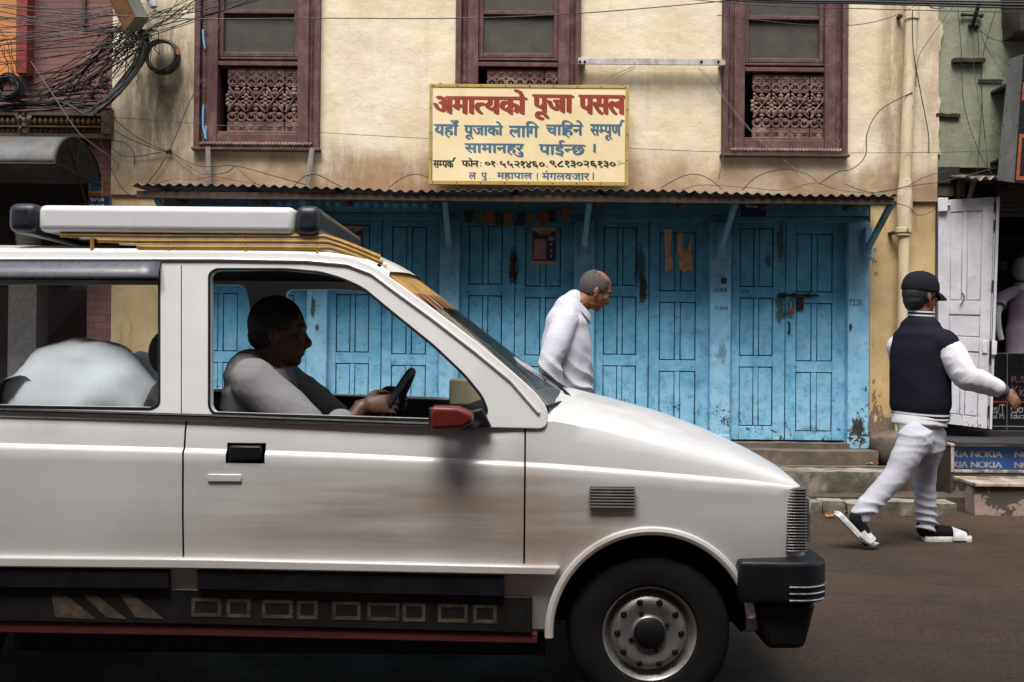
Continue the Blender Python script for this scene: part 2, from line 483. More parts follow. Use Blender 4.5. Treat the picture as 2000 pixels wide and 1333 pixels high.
def rbox(mb, x0, x1, y0, y1, z0, z1, amp=0.008, step=0.05, fr=9.0, seed=0):
    # a worn block: every face finely divided and pushed about by noise
    nx, ny, nz = (max(1, min(60, round(abs(b - a) / step))) for a, b in ((x0, x1), (y0, y1), (z0, z1)))
    def d(p):
        n3 = mnoise.noise_vector(p * fr + Vector((seed, seed * 2, 0)))
        n1 = mnoise.noise_vector(p * fr * 0.35 + Vector((seed, 0, 5)))
        return p + n3 * amp + n1 * amp
    def face(a, b, na, nb, f): mb.grid(lambda u, v: d(Vector(f(a[0] + (a[1] - a[0]) * u, b[0] + (b[1] - b[0]) * v))), na, nb)
    for z in (z0, z1): face((x0, x1), (y0, y1), nx, ny, lambda a, b: (a, b, z))
    for y in (y0, y1): face((x0, x1), (z0, z1), nx, nz, lambda a, b: (a, y, b))
    for x in (x0, x1): face((y0, y1), (z0, z1), ny, nz, lambda a, b: (x, a, b))
    return mb

# ================================================================ ground
g = MB(); g.grid(lambda u, v: Vector((-60 + 120 * u, -14 + 40 * v, 0)), 2, 2)
tag(g.build('road', M['asphalt'], loc=(0, 0, 0)), kind='structure')
k = MB()
zc = FZ(980, 1700, -.92)
xs = [-7.0, -5.9, -4.9, -3.9, -2.9, -2.0, -1.1, -.2, .65, 1.45, 2.22, FX(1655, 985, -.92), FX(1705, 985, -.92), FX(1868, 985, -.92)]
for i in range(len(xs) - 1):
    rbox(k, xs[i] + .006, xs[i + 1] - .006, -.93 + .02 * random.random(), -.74, -.05, zc - .03 * random.random() * (i != len(xs) - 2), 0.012, 0.04, 7, i)
tag(k.build('kerb', M['kerb'], loc=(0, -.9, 0)), kind='structure')
p = MB()
rbox(p, -7.0, FX(1880, 960, -.6), -.735, -.40, -.05, FZ(966, 1700, -.6), 0.008, 0.06, 4, 3)
tag(p.build('pavement', M['slab'], loc=(0, -.6, 0)), kind='structure')
p = MB()
z1 = FZ(921, 1600, -.55)
edges = [-3.3, -2.2, -1.0, .2, 1.3, FX(1754, 930, -.55)]
for i in range(5):
    rbox(p, edges[i] + .004, edges[i + 1] - .004, -.555, -.33, .0, z1 - .006 * (i % 2), 0.012, 0.04, 8, 20 + i)
tag(p.build('step_kerb', M['kerb'], loc=(0, -.5, 0)), kind='structure')
p = MB()
rbox(p, -3.3, FX(1745, 915, -.3), -.33, -.235, .0, z1 + .012, 0.006, 0.06, 6, 31)
zs = FZ(881, 1600, -.24)
for a, b, sd_ in ((-3.3, -1.2, 1), (-1.195, .9, 2), (.905, FX(1714, 890, -.24), 3)):
    rbox(p, a, b, -.24, .02, .0, zs, 0.008, 0.05, 6, 40 + sd_)
tag(p.build('step', M['stone'], loc=(0, -.2, 0)), kind='structure')

# ================================================================ cream building
def wall_holes(mb, x0, x1, z0, z1, yf, yb, holes):
    xs = sorted({x0, x1, *[h[0] for h in holes], *[h[1] for h in holes]})
    zs_ = sorted({z0, z1, *[h[2] for h in holes], *[h[3] for h in holes]})
    inside = lambda x, z: any(h[0] < x < h[1] and h[2] < z < h[3] for h in holes)
    for i in range(len(xs) - 1):
        for j in range(len(zs_) - 1):
            a, b, c, d = xs[i], xs[i + 1], zs_[j], zs_[j + 1]
            if inside((a + b) / 2, (c + d) / 2): continue
            mb.add([(a, yf, c), (b, yf, c), (b, yf, d), (a, yf, d)], [(0, 1, 2, 3)])
            mb.add([(a, yb, c), (b, yb, c), (b, yb, d), (a, yb, d)], [(3, 2, 1, 0)])
    for h in holes:
        a, b, c, d = h
        mb.add([(a, yf, c), (a, yb, c), (b, yf, c), (b, yb, c), (b, yf, d), (b, yb, d), (a, yf, d), (a, yb, d)], [(0, 1, 3, 2), (2, 3, 5, 4), (4, 5, 7, 6), (6, 7, 1, 0)])
    mb.add([(x0, yf, z0), (x1, yf, z0), (x1, yf, z1), (x0, yf, z1), (x0, yb, z0), (x1, yb, z0), (x1, yb, z1), (x0, yb, z1)], [(0, 4, 5, 1), (1, 5, 6, 2), (2, 6, 7, 3), (3, 7, 4, 0)])

BX0, BX1 = FX(218, 250, -.03), FX(1832, 200, -.03)
ZW = FZ(388, 1000, 0)
house = thing('cream_building', ((BX0 + BX1) / 2, 0, 0), 'two storey cream plastered building with maroon carved windows above a row of blue shop doors', 'building')
S0 = (8.0) / FPX
WIN = [(383, 291, 500), (890, 293, 1010), (1409, 303, 1530)]
holes = []
for x0, yb_, xm in WIN:
    a = FX(x0 + 8, 150, -.03); b = FX(x0 + 235, 150, -.03)
    holes.append((a, b, FZ(yb_ - 8, xm, -.03), FZ(yb_, xm, -.03) + 1.86))
W = MB()
wall_holes(W, BX0, BX1, ZW, 5.6, -.03, .22, holes)
W.build('wall', M['cream'], house, smooth=0)
for a_, b_ in ((BX0, FX(318, 600)), (FX(1699, 600), FX(1826, 600))):
    W = MB()
    W.box(a_, b_, 0, .25, .0, ZW - .002)
    W.build('lower_wall', M['yellow'], house, smooth=0)
W = MB()
W.box(BX0 + .003, BX0 + .2, .26, 5.0, .0, 5.55); W.box(BX1 - .2, BX1 - .003, .26, 5.0, .0, 5.55); W.box(BX0, BX1, 5.0, 5.2, 0, 5.55)
W.box(BX0 + .2, BX1 - .2, .26, 5.0, 2.45, 2.6); W.box(BX0 + .21, BX1 - .21, 1.2, 1.25, .0, 2.44); W.box(BX0 + .21, BX1 - .21, 1.2, 1.25, 2.61, 5.5)
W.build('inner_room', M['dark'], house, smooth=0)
W = MB(); W.box(BX0 - .05, BX1 + .05, -.45, 5.2, 5.61, 5.75)
W.build('roof', M['tin'], house)

# ---- one carved window, then two copies
def rope(mb, a, b, r, pitch, n=6):
    a, b = Vector(a), Vector(b)
    L = (b - a).length
    k_ = int(L / pitch)
    d = (b - a) / k_
    side = Vector((0, 0, 1)) if abs(d.x) > abs(d.z) else Vector((1, 0, 0))
    for i in range(k_):
        c = a + d * (i + .5)
        mb.tube([c - side * r - d * .55, c - Vector((0, r * .8, 0)), c + side * r + d * .55], [r * .45, r * .62, r * .45], 5)
def make_window():
    x0, yb_, xm = WIN[0]
    X0 = FX(x0, 150, -.03); ZB = FZ(yb_, xm, -.03)
    u = lambda p: X0 + p * S0
    v = lambda p: ZB + (291 - p) * S0           # p is the photo row on the first window
    top = v(-160)
    f = MB()
    for a, b in ((0, 11), (232, 243)): f.box(u(a), u(b), -.085, .1, v(291), top)
    for a, b in ((11, 23), (221, 232)): f.box(u(a), u(b), -.045, .1, v(281), top)     # backing of the carved strips
    for a, b in ((23, 44), (199, 221)): f.box(u(a), u(b), -.065, .12, v(281), top)
    f.box(u(44), u(199), -.062, .12, v(281), v(264))
    f.box(u(44), u(199), -.05, .12, v(264), v(258.5))
    f.box(u(23), u(221), -.064, .12, top, top + .12)
    wn = f.build('window', M['maroon'], house, bev=.003)
    s_ = MB()
    s_.box(u(-3), u(246), -.10, -.03, v(297), v(291.3)); s_.box(u(11.2), u(231.8), -.09, -.03, v(291), v(281.3))
    s_.build('sill', M['maroon'], wn, bev=.004)
    c = MB()
    rope(c, (u(17), -.048, v(280)), (u(17), -.048, top), .020, .019)
    rope(c, (u(226.5), -.048, v(280)), (u(226.5), -.048, top), .020, .019)
    rope(c, (u(14), -.090, v(286)), (u(229), -.090, v(286)), .018, .024)
    c.build('carved_border', M['carved'], wn)
    t = MB()
    t.box(u(44), u(199), -.055, .08, v(130), v(122.5)); t.box(u(44), u(199), -.02, .08, v(122), v(117))
    t.box(u(44), u(199), -.035, .06, v(116.5), v(112.5))
    t.build('transom', M['maroon'], wn, bev=.003)
    s_ = MB()
    for yy, a, b, z0_, z1_ in ((0, 0, 9, 111, -160), (0, 146, 155, 111, -160)): s_.box(u(44.3 + a), u(44.3 + b - .5), -.03, .03, v(z0_), v(z1_))
    for z0_, z1_ in ((111, 103), (27, 20), (-72, -80)): s_.box(u(53.2), u(190), -.034, .026, v(z0_), v(z1_))
    s_.build('sash', M['maroon'], wn, bev=.003)
    for z0_, z1_ in ((103.2, 27.2), (19.8, -71.8)):
        g_ = MB(); g_.box(u(52.5), u(190.5), .0, .004, v(z0_), v(z1_)); g_.build('pane', M['pane'], wn, smooth=0)
    # pierced shutter: four carved tiles
    L = MB()
    tw = 37.0
    for q in range(4):
        a0 = 61.5 + q * tw + (1.2 if q == 3 else 0)
        X = lambda p: u(a0 + p)
        Yl = -.018
        w_ = tw - .8 - (1.0 if q == 3 else 0)
        for zt, zb_ in ((134, 151.5), (237.5, 258)):
            L.box(X(0), X(w_), Yl - .006, Yl + .02, v(zb_), v(zt))
            for i in range(2):
                cx = w_ * (.25 + .5 * i); cz = (zt + zb_) / 2
                L.ell((X(cx), Yl - .008, v(cz)), (.011, .009, .011), n=8, m=6)
                for k_ in range(5):
                    an = k_ * 1.257 + .3
                    L.ell((X(cx) + .017 * math.cos(an), Yl - .007, v(cz) + .017 * math.sin(an)), (.0075, .006, .0075), n=6, m=4)
        for cz, sg in ((160.5, 1), (229, -1)):
            for i in range(2):
                cx = w_ * (.25 + .5 * i)
                c_ = Vector((X(cx), Yl, v(cz)))
                L.tube([c_ + Vector((.034 * math.cos(t_), 0, .033 * math.sin(t_))) for t_ in [6.283 * j / 16 for j in range(16)]], [(.0095, .010)] * 16, 6, closed=True)
                L.tube([c_ + Vector((.024 * math.cos(t_), -.004, .024 * math.sin(t_))) for t_ in [6.283 * j / 14 for j in range(14)]], .0045, 5, closed=True)
                L.ell(c_ + Vector((0, 0, -.019 * sg)), (.026, .012, .012), n=8, m=6)
                L.ell(c_ + Vector((0, -.004, -.006 * sg)), (.008, .009, .014), n=6, m=5)
        zc_ = 195
        for sx in (0, 1):
            xx = lambda p: X(p if sx == 0 else w_ - p)
            yo = 0 if sx == 0 else -.008
            L.tube(cr([(xx(1.5), Yl + yo, v(172)), (xx(8), Yl + yo, v(184)), (xx(w_ / 2), Yl + yo - .004, v(zc_)), (xx(w_ - 8), Yl + yo, v(206)), (xx(w_ - 1.5), Yl + yo, v(219))], 5), [(.0105, .009)] * 21, 6)
            L.tube(cr([(xx(3.5), Yl + yo - .008, v(173)), (xx(w_ / 2), Yl + yo - .012, v(zc_ - 1)), (xx(w_ - 3.5), Yl + yo - .008, v(218))], 6), .0035, 5)
            for (px_, py_, ang, ln) in ((5, 175, .9, .024), (8.5, 179, .8, .022), (3.5, 182, 1.2, .02), (11.5, 183.5, .6, .018), (5, 215, -.9, .024), (8.5, 211, -.8, .022), (3.5, 208, -1.2, .02), (11.5, 206.5, -.6, .018), (6.5, 191, .2, .017), (6.5, 199, -.2, .017)):
                rot = Matrix.Rotation(ang * (1 if sx == 0 else -1), 3, 'Y')
                L.ell((xx(px_), Yl - .006, v(py_)), (ln * 1.1, .010, .0105), rot, 7, 5)
        for cx, cz, rr in ((w_ / 2, 176, .019), (w_ / 2, 183, .023), (w_ / 2, 207, .023), (w_ / 2, 214.5, .019), (w_ / 2, 170, .012), (w_ / 2, 221, .012)):
            L.ell((X(cx), Yl - .004, v(cz)), (rr * 1.22, .014, rr), n=9, m=6)
        for cx in (0.4, w_ - .4):
            for cz in (187, 195.5, 203.5): L.ell((X(cx), Yl - .002, v(cz)), (.019, .012, .019), n=8, m=6)
    L.build('lattice', M['carved'], wn, smooth=60)
    return wn
win1 = make_window()
for i in (1, 2):
    c = copy_tree(win1, house)
    dx = FX(WIN[i][0], 150, -.03) - FX(WIN[0][0], 150, -.03)
    dz = FZ(WIN[i][1], WIN[i][2], -.03) - FZ(WIN[0][1], WIN[0][2], -.03)
    c.location = win1.location + Vector((dx, 0, dz))

# ---- blue shop front
YD = .055
doors = [(382, 488, 489, 597), (641, 744, 745.5, 856), (899, 1004, 1005.5, 1119), (1163, 1266, 1267.5, 1384), (1429, 1533, 1534.5, 1651)]
ZT, ZD = FZ(431, 1300, YD), FZ(861, 1500, YD)
posts = [(318, 378), (600, 639), (858, 896), (1121, 1160), (1386, 1426), (1655, 1697)]
hd = MB()
zl0, zl1 = FZ(430, 1000, 0), ZW - .004
hd.box(FX(318, 410), FX(1699, 410), .012, .2, zl0 + .055, zl1)
hd.box(FX(318, 410), FX(1699, 410), .03, .16, zl0 + .004, zl0 + .052)
hd.build('lintel', M['blue'], house, bev=.004)
for a, b in posts:
    q = MB(); q.box(FX(a, 640), FX(b, 640), -.018, .16, zs - .004, zl0 + .002)
    if a > 400: q.box(FX(a, 640) - .003, FX(b, 640) + .003, -.026, .1, zs - .003, zs + .10)
    q.build('post', M['post'], house, bev=.006)
sl = MB()
for a0, a1, b0, b1 in doors: rbox(sl, FX(a0 - 3, 866), FX(b1 + 3, 866), -.075, .2, zs - .01, ZD - .008, .005, .05, 9, a0)
sl.build('doorstep', M['stone'], house)
def make_leaf(door, x0, x1, dz):
    # x0, x1 in photo pixels; the leaf hangs dz lower than its neighbour
    a, b = FX(x0, 640, YD), FX(x1, 640, YD)
    wd = b - a
    z = lambda y: FZ(y, 1380, YD) - dz
    mb = MB()
    mb.box(a + .004, b - .004, YD + .028, YD + .036, ZD + .012, ZT - .004)      # dark board behind the gaps
    mb.cm = 1
    i0, i1 = a + wd * (.155 if x0 % 2 else .15), b - wd * (.235 if (x0 in (382, 641, 899, 1163, 1429)) else .19)
    if x0 not in (382, 641, 899, 1163, 1429): i0, i1 = a + wd * .18, b - wd * .225
    rows = [(446, 559), (582, 694), (717, 831)]
    mb.box(a, i0 - .004, YD, YD + .026, ZD + .006, ZT); mb.box(i1 + .004, b, YD, YD + .026, ZD + .006, ZT)
    rz = [(ZT, z(446) + .004)] + [(z(r0[1]) - .004, z(r1[0]) + .004) for r0, r1 in zip(rows, rows[1:])] + [(z(831) - .004, ZD + .006)]
    for t_, b_ in rz: mb.box(i0 - .0035, i1 + .0035, YD + .001, YD + .026, b_, t_)
    wi = (i1 - i0)
    m0, m1 = i0 + wi * .42, i0 + wi * .58
    for t_, b_ in rows:
        zt, zb_ = z(t_), z(b_)
        mb.box(m0 + .003, m1 - .003, YD + .002, YD + .026, zb_, zt)
        for c0, c1 in ((i0, m0), (m1, i1)):
            mb.box(c0 + .0035, c1 - .0035, YD + .006, YD + .026, zb_ + .0035, zt - .0035)
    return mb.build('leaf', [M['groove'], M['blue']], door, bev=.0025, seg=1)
door_objs = []
for a0, a1, b0, b1 in doors:
    fr = MB()
    fr.box(FX(a0 - 3, 640, .04), FX(a0, 640, .04) - .002, .035, .14, ZD - .02, zl0 + .01); fr.box(FX(b1, 640, .04) + .002, FX(b1 + 3, 640, .04), .035, .14, ZD - .02, zl0 + .01)
    dr = fr.build('door', M['blue'], house, bev=.002)
    make_leaf(dr, a0, a1, 0.0)
    make_leaf(dr, b0, b1, 0.04 if a0 in (1163, 1429) else .012)
    door_objs.append(dr)
# bolt and hasp on the right hand door
bz = FZ(577, 1540, YD)
b_ = MB()
b_.tube([(FX(1518, 577, YD), YD - .018, bz + .004), (FX(1598, 577, YD), YD - .018, bz - .002)], .0075, 8)
for x in (1528, 1548, 1575): b_.box(FX(x, 577, YD), FX(x + 6, 577, YD), YD - .03, YD, bz - .018, bz + .018)
b_.box(FX(1556, 590, YD), FX(1569, 590, YD), YD - .012, YD, bz - .12, bz - .02)
b_.tube(cr([(FX(1540, 640, YD), YD, bz - .215), (FX(1540, 640, YD), YD - .03, bz - .23), (FX(1540, 640, YD), YD - .03, bz - .29), (FX(1540, 640, YD), YD, bz - .305)], 4), .008, 6)
b_.build('bolt', M['iron'], door_objs[4])
pl = thing('padlock', (FX(1543, 600, YD), YD - .02, bz - .13), 'small rusty padlock hanging from the bolt of the blue door at the right', 'padlock')
q = MB(); x_ = FX(1543, 606, YD); q.box(x_ - .026, x_ + .026, YD - .035, YD - .012, bz - .155, bz - .10)
q.build('lock_body', plain('rusty_brown_lock', (0.16, 0.075, 0.04), 0.7, 0.3), pl, bev=.005)
q = MB(); q.tube(cr([(x_ - .017, YD - .024, bz - .11), (x_ - .017, YD - .024, bz - .06), (x_, YD - .024, bz - .035), (x_ + .017, YD - .024, bz - .06), (x_ + .017, YD - .024, bz - .11)], 5), .005, 6)
q.build('shackle', M['iron'], pl)
# rusty staple plate on the post, hand scribbled marks on the posts
q = MB(); x_ = FX(1413, 548, 0); z_ = FZ(549, 1413, 0); q.box(x_ - .022, x_ - .004, -.03, -.0185, z_ - .024, z_ + .024); q.box(x_ + .003, x_ + .02, -.028, -.0185, z_ - .022, z_ + .022)
q.build('staple_plate', M['iron'], house, bev=.003)
# ================================================================ corrugated awning
aw = thing('corrugated_awning', (0, 0, FZ(370, 1000, -.3)), 'rusty corrugated tin awning over the row of blue shop doors', 'awning')
AX0, AX1 = FX(256, 370, -.62), FX(1754, 388, -.62)
zf = lambda x: FZ(371, 1000, -.62) + .010 * math.sin(x * 2.1) - .004 * x + .006 * mnoise.noise(Vector((x * 3, 0, 0)))
zw = FZ(371, 1000, -.62) + .035
q = MB()
NXc = 900
def sheet(u_, v_):
    x = AX0 + (AX1 - AX0) * u_
    ye = -.62 + .012 * mnoise.noise(Vector((x * 1.7, 3, 0))) + .008 * mnoise.noise(Vector((x * 9, 1, 0)))
    y = ye * (1 - v_) + -.031 * v_
    z = zf(x) * (1 - v_) + (zw + .008 * math.sin(x * 1.3)) * v_
    amp = .0095 * (1 + .35 * mnoise.noise(Vector((x * 1.1, 7, 0)))) + .004 * max(0, mnoise.noise(Vector((x * 4, 9, y))))
    bend = .03 * max(0, mnoise.noise(Vector((x * .8 + 4, 0, 0))) - .25) * (1 - v_) ** 3
    return Vector((x, y, z + amp * math.sin(x * 2 * math.pi / .078) - bend))
q.grid(sheet, NXc, 8)
o = q.build('tin_sheet', M['tin'], aw, smooth=80)
sm_ = o.modifiers.new('thick', 'SOLIDIFY'); sm_.thickness = .003
q = MB()
zb0, zb1 = FZ(394, 1000, -.56), FZ(381, 1000, -.56)
for a, b in ((FX(268, 390, -.57), -.9), (-.897, 1.15), (1.153, FX(1745, 390, -.57))): rbox(q, a, b, -.585, -.535, zb0, zb1, .003, .08, 3, a)
for i in range(9):
    x = AX0 + .2 + i * (AX1 - AX0 - .4) / 8
    q.box(x - .025, x + .025, -.53, -.035, zb1 - .025, zb1 + .02)
q.build('beam', M['timber'], aw)
bp = MB()
br_mat = M['post']
for xc in (877, 1140, 1406, 1690, 618, 352):
    X_ = FX(xc, 490, 0)
    b = MB()
    z0_, z1_ = FZ(503, 1000, 0), FZ(478, 1000, 0)
    b.box(X_ - .028, X_ + .028, -.085, -.0275, z0_, FZ(440, 1000, 0))
    b.box(X_ - .024, X_ + .024, -.10, -.086, z0_ + .005, z0_ + .03)
    b.prism([(-.086, z1_ - .02), (-.086, z1_ + .03), (-.555, zb0 + .04), (-.555, zb0 - .012)], X_ - .02, X_ + .02, 'x')
    b.build('bracket', br_mat, aw, bev=.004)
# two grey battens running from the window sill down to the tin
for x0, x1, y0, y1 in ((406, 407, 287, 362), (610, 599, 289, 362)):
    t_, b__ = PY(x0, y0, -.10), PY(x1, y1, -.09)
    q = MB(); q.tube([t_, b__ + (b__ - t_) * .12], [(.021, .008)] * 2, 4); q.build('batten', M['greywood'], aw, bev=.002)

# ================================================================ lettering
_gc = {}
def glyph(ch):
    # outline of one character as a flat mesh (verts, faces); a plain vector letter, no file is read
    if ch in _gc: return _gc[ch]
    c = bpy.data.curves.new('glyph', 'FONT'); c.body = ch; c.size = 1.0; c.resolution_u = 5
    o = bpy.data.objects.new('glyph', c); COL.objects.link(o)
    dg = bpy.context.evaluated_depsgraph_get(); dg.update()
    me = bpy.data.meshes.new_from_object(o.evaluated_get(dg))
    vs = [Vector((v.co.x, v.co.y)) for v in me.vertices]; fs = [list(p.vertices) for p in me.polygons]
    bpy.data.objects.remove(o); bpy.data.curves.remove(c); bpy.data.meshes.remove(me)
    _gc[ch] = (vs, fs)
    return _gc[ch]
def clipped(vs, fs, xmax=None, xmin=None):
    bm = bmesh.new()
    bv = [bm.verts.new((v.x, v.y, 0)) for v in vs]
    for f in fs:
        try: bm.faces.new([bv[i] for i in f])
        except ValueError: pass
    for x, s_ in ((xmax, 1), (xmin, -1)):
        if x is None: continue
        bmesh.ops.bisect_plane(bm, geom=bm.verts[:] + bm.edges[:] + bm.faces[:], plane_co=(x, 0, 0), plane_no=(s_, 0, 0), clear_outer=True)
    bm.verts.index_update()
    r = [Vector((v.co.x, v.co.y)) for v in bm.verts], [[v.index for v in f.verts] for f in bm.faces]
    bm.free()
    return r
ZERO = 'ँंुूे्र'
def word(tokens, head=0.0):
    # tokens: characters in VISUAL order; '<x' = half form of x (its stem cut off), '^' = reph over the last letter
    V, F, pen, last = [], [], 0.0, (0, 0)
    for ti, t in enumerate(tokens):
        if t == ' ':
            pen += .42; continue
        if t == '^':
            vs, fs = glyph('े')
            mx = max(v.x for v in vs); mn = min(v.x for v in vs)
            vs = [Vector((last[1] - .03 + (mx - v.x) - .02, v.y)) for v in vs]
            fs = [f[::-1] for f in fs]
            w_ = 0; off = 0
        elif t[0] == '<':
            vs, fs = glyph(t[1])
            mx = max(v.x for v in vs); mn = min(v.x for v in vs)
            cut = {'त': .20, 'म': .20, 'न': .20}.get(t[1], .2)
            vs, fs = clipped(vs, fs, xmax=mx - cut)
            off = pen - mn; w_ = mx - cut - mn + .02
        else:
            vs, fs = glyph(t)
            if not vs: pen += .3; continue
            mx = max(v.x for v in vs); mn = min(v.x for v in vs)
            if t in 'ँंुूे':
                c_ = (last[0] + last[1]) / 2
                if t in 'ुू': off = last[1] - .06 - mx + (.04 if t == 'ु' else .08)
                elif t == 'े': off = last[1] - .035 - mx
                elif t == 'ं': off = c_ - (mx + mn) / 2 + .06
                else: off = last[1] - mx + .02
                w_ = 0
            elif t == 'ि':
                off = pen - mn; stem = .16; w_ = stem
            elif t == 'ो' :
                off = pen - mn - max(0, 0); 
                # keep the stem right after the consonant: the hook hangs back over it
                w_ = .0
                st = [v.x for v in vs if v.y < .3]
                off = pen - min(st) + .02 if st else off
                if st: off = pen - min(st) + .07; w_ = .07 + max(st) - min(st) + .03
            else:
                off = pen - mn; w_ = mx - mn - .012
            if w_: last = (pen, pen + w_)
        n0 = len(V)
        V += [Vector((v.x + (off if t != '^' else 0), v.y, ti)) for v in vs]
        F += [[n0 + i for i in f] for f in fs]
        pen += w_ + (.09 if t in '०१२३४५६७८९' else 0) + (.06 if t in '.:-,' else 0)
    return V, F
def paint(mb, vf, x0, x1, z0, z1, Y, nib=(0, 0), layers=1, body=None, lift=.00025):
    # fit a word into the box and lay it on the board; a broad nib is the outline swept along a short stroke
    V, F = vf
    ax0, ax1 = min(v.x for v in V), max(v.x for v in V)
    ay0, ay1 = body or (min(v.y for v in V), max(v.y for v in V))
    nx, nz = nib
    sx = (x1 - x0 - abs(nx)) / (ax1 - ax0); sz = (z1 - z0 - abs(nz)) / (ay1 - ay0)
    for k_ in range(layers):
        t_ = (k_ / (layers - 1) - .5) if layers > 1 else 0
        mb.add([(x0 + abs(nx) / 2 + (v.x - ax0) * sx + nx * t_, Y - lift * k_ - (v[2] if len(v) > 2 else 0) * .00002, z0 + abs(nz) / 2 + (v.y - ay0) * sz + nz * t_) for v in V], F)
def latin(s_, gap=.06):
    V, F, pen = [], [], 0
    for ch in s_:
        if ch == ' ': pen += .35; continue
        vs, fs = glyph(ch)
        mn = min(v.x for v in vs); mx = max(v.x for v in vs); n0 = len(V)
        V += [Vector((v.x - mn + pen, v.y)) for v in vs]; F += [[n0 + i for i in f] for f in fs]
        pen += mx - mn + gap
    return V, F

# ================================================================ painted sign board
YS = -.20
S1, S2 = PY(838, 165, YS), PY(1228, 363, YS)
sign = thing('sign_board', ((S1.x + S2.x) / 2, YS, S2.z), 'large cream sign board with red, blue and black hand painted lettering below the middle window', 'sign')
sx0, sx1 = FX(838, 265, YS), FX(1228.5, 265, YS)
sz1, sz0 = FZ(166, 1033, YS), FZ(362, 1033, YS)
def m_sign(name, c1, c2):
    n = NT(name)
    c = n.mix(n.sm(n.noise(3, 5), 0.3, 0.7), c1, c2)
    c = n.mix(n.m('MULTIPLY', n.sm(n.noise(9, 8, 0.75), 0.55, 0.75), .3), c, tuple(a * .55 for a in c1))
    n.set(Base_Color=c, Roughness=0.5)
    n.bump(n.noise(4, 3), .15, .01)
    return n.mat
q = MB(); q.box(sx0 + .03, sx1 - .03, YS, YS + .012, sz0 + .03, sz1 - .03)
q.build('board', m_sign('sign_cream', (0.70, 0.56, 0.31), (0.78, 0.64, 0.39)), sign, smooth=0)
q = MB()
q.box(sx0, sx1, YS - .004, YS + .03, sz0, sz0 + .031); q.box(sx0, sx1, YS - .004, YS + .03, sz1 - .024, sz1)
q.box(sx0, sx0 + .022, YS - .0035, YS + .029, sz0 + .031, sz1 - .024); q.box(sx1 - .031, sx1, YS - .0035, YS + .029, sz0 + .031, sz1 - .024)
q.build('frame', m_sign('sign_ochre', (0.33, 0.23, 0.055), (0.42, 0.30, 0.09)), sign, bev=.002)
q = MB()
for i in range(9):
    for z_ in (sz0 + .015, sz1 - .012): q.ell((sx0 + .03 + i * (sx1 - sx0 - .06) / 8, YS - .005, z_), (.005, .003, .005), n=6, m=4)
for z_ in (.2, .4, .6): 
    for x_ in (sx0 + .011, sx1 - .015): q.ell((x_, YS - .005, sz0 + z_), (.005, .003, .005), n=6, m=4)
q.build('nail', M['iron'], sign)
q = MB()
for x_ in (860, 1215): q.box(FX(x_ - 3, 165, YS), FX(x_ + 3, 165, YS), YS + .005, -.03, sz1 - .03, sz1 + .008)
for x_ in (900, 1160): q.box(FX(x_ - 3, 165, YS), FX(x_ + 3, 165, YS), YS + .03, -.03, sz0 + .02, sz0 + .05)
q.build('hook', M['iron'], sign)
PB = (0.0, .62)
def row(name, col, words, nib, layers):
    mb = MB()
    for tk, cx0, cx1, cy0, cy1 in words:      # crop pixels of the sign close-up (4.878 per photo pixel)
        px = lambda c: 830 + c / 4.878
        py = lambda c: 150 + c / 4.878
        paint(mb, word(tk), FX(px(cx0), 265, YS), FX(px(cx1), 265, YS), FZ(py(cy1), 1033, YS), FZ(py(cy0), 1033, YS), YS - .0008, nib, layers)
    return mb.build(name, col, sign, smooth=0, clean=False)
red = m_sign('sign_red', (0.225, 0.022, 0.010), (0.285, 0.038, 0.014)); blue_ = m_sign('sign_blue', (0.045, 0.115, 0.175), (0.07, 0.15, 0.21)); black_ = m_sign('sign_black', (0.018, 0.026, 0.014), (0.028, 0.036, 0.02))
row('red_lettering', red, [(['अ', 'म', 'ा', '<त', 'य', 'क', 'ो'], 72, 975, 122, 368), (['प', 'ू', 'ज', 'ा'], 1018, 1420, 168, 415), (['प', 'स', 'ल'], 1458, 1920, 168, 362)], (.026, -.011), 7)
row('blue_lettering', blue_, [(['य', 'ह', 'ा', 'ँ'], 84, 322, 416, 592), (['प', 'ू', 'ज', 'ा', 'क', 'ो'], 370, 746, 428, 606), (['ल', 'ा', 'ि', 'ग'], 797, 1088, 424, 582), (['च', 'ा', 'ि', 'ह', 'न', 'े'], 1148, 1510, 412, 582), (['स', '<म', 'प', 'ू', 'ण', '^'], 1572, 1902, 402, 604),
                              ], (.011, -.007), 4)
row('blue_lettering', blue_, [(['स', 'ा', 'म', 'ा', 'न', 'ह', 'र', 'ु'], 376, 948, 640, 770), (['प', 'ा', 'ई', '<न', 'छ'], 1084, 1532, 602, 762), (['।'], 1604, 1630, 634, 720)], (.011, -.007), 4)
row('black_lettering', black_, [(['स', '<म', 'प', 'क', '^'], 78, 298, 775, 880), (['फ', 'ो', 'न'], 350, 518, 778, 868), ([':'], 528, 544, 820, 864), (list('०१'), 570, 674, 806, 866), (['-'], 684, 700, 832, 842), (list('५५२१४६०'), 716, 1146, 804, 876), ([','], 1158, 1172, 846, 868), (list('९८१३०२६१३०'), 1188, 1822, 796, 868)], (.007, -.005), 3)
row('small_blue_lettering', blue_, [(['ल'], 420, 494, 918, 986), (['.'], 508, 518, 966, 976), (['प', 'ु'], 538, 598, 918, 1000), (['.'], 612, 624, 966, 978), (['.'], 652, 664, 966, 978), (['म', 'ह', 'ा', 'प', 'ा', 'ल'], 686, 1028, 916, 990), (['('], 1066, 1084, 914, 988), (['म', 'ं', 'ग', 'ल', 'व', 'ज', 'ा', 'र'], 1116, 1572, 894, 985), ([')'], 1596, 1616, 904, 980)], (.006, -.004), 3)
mb = MB()
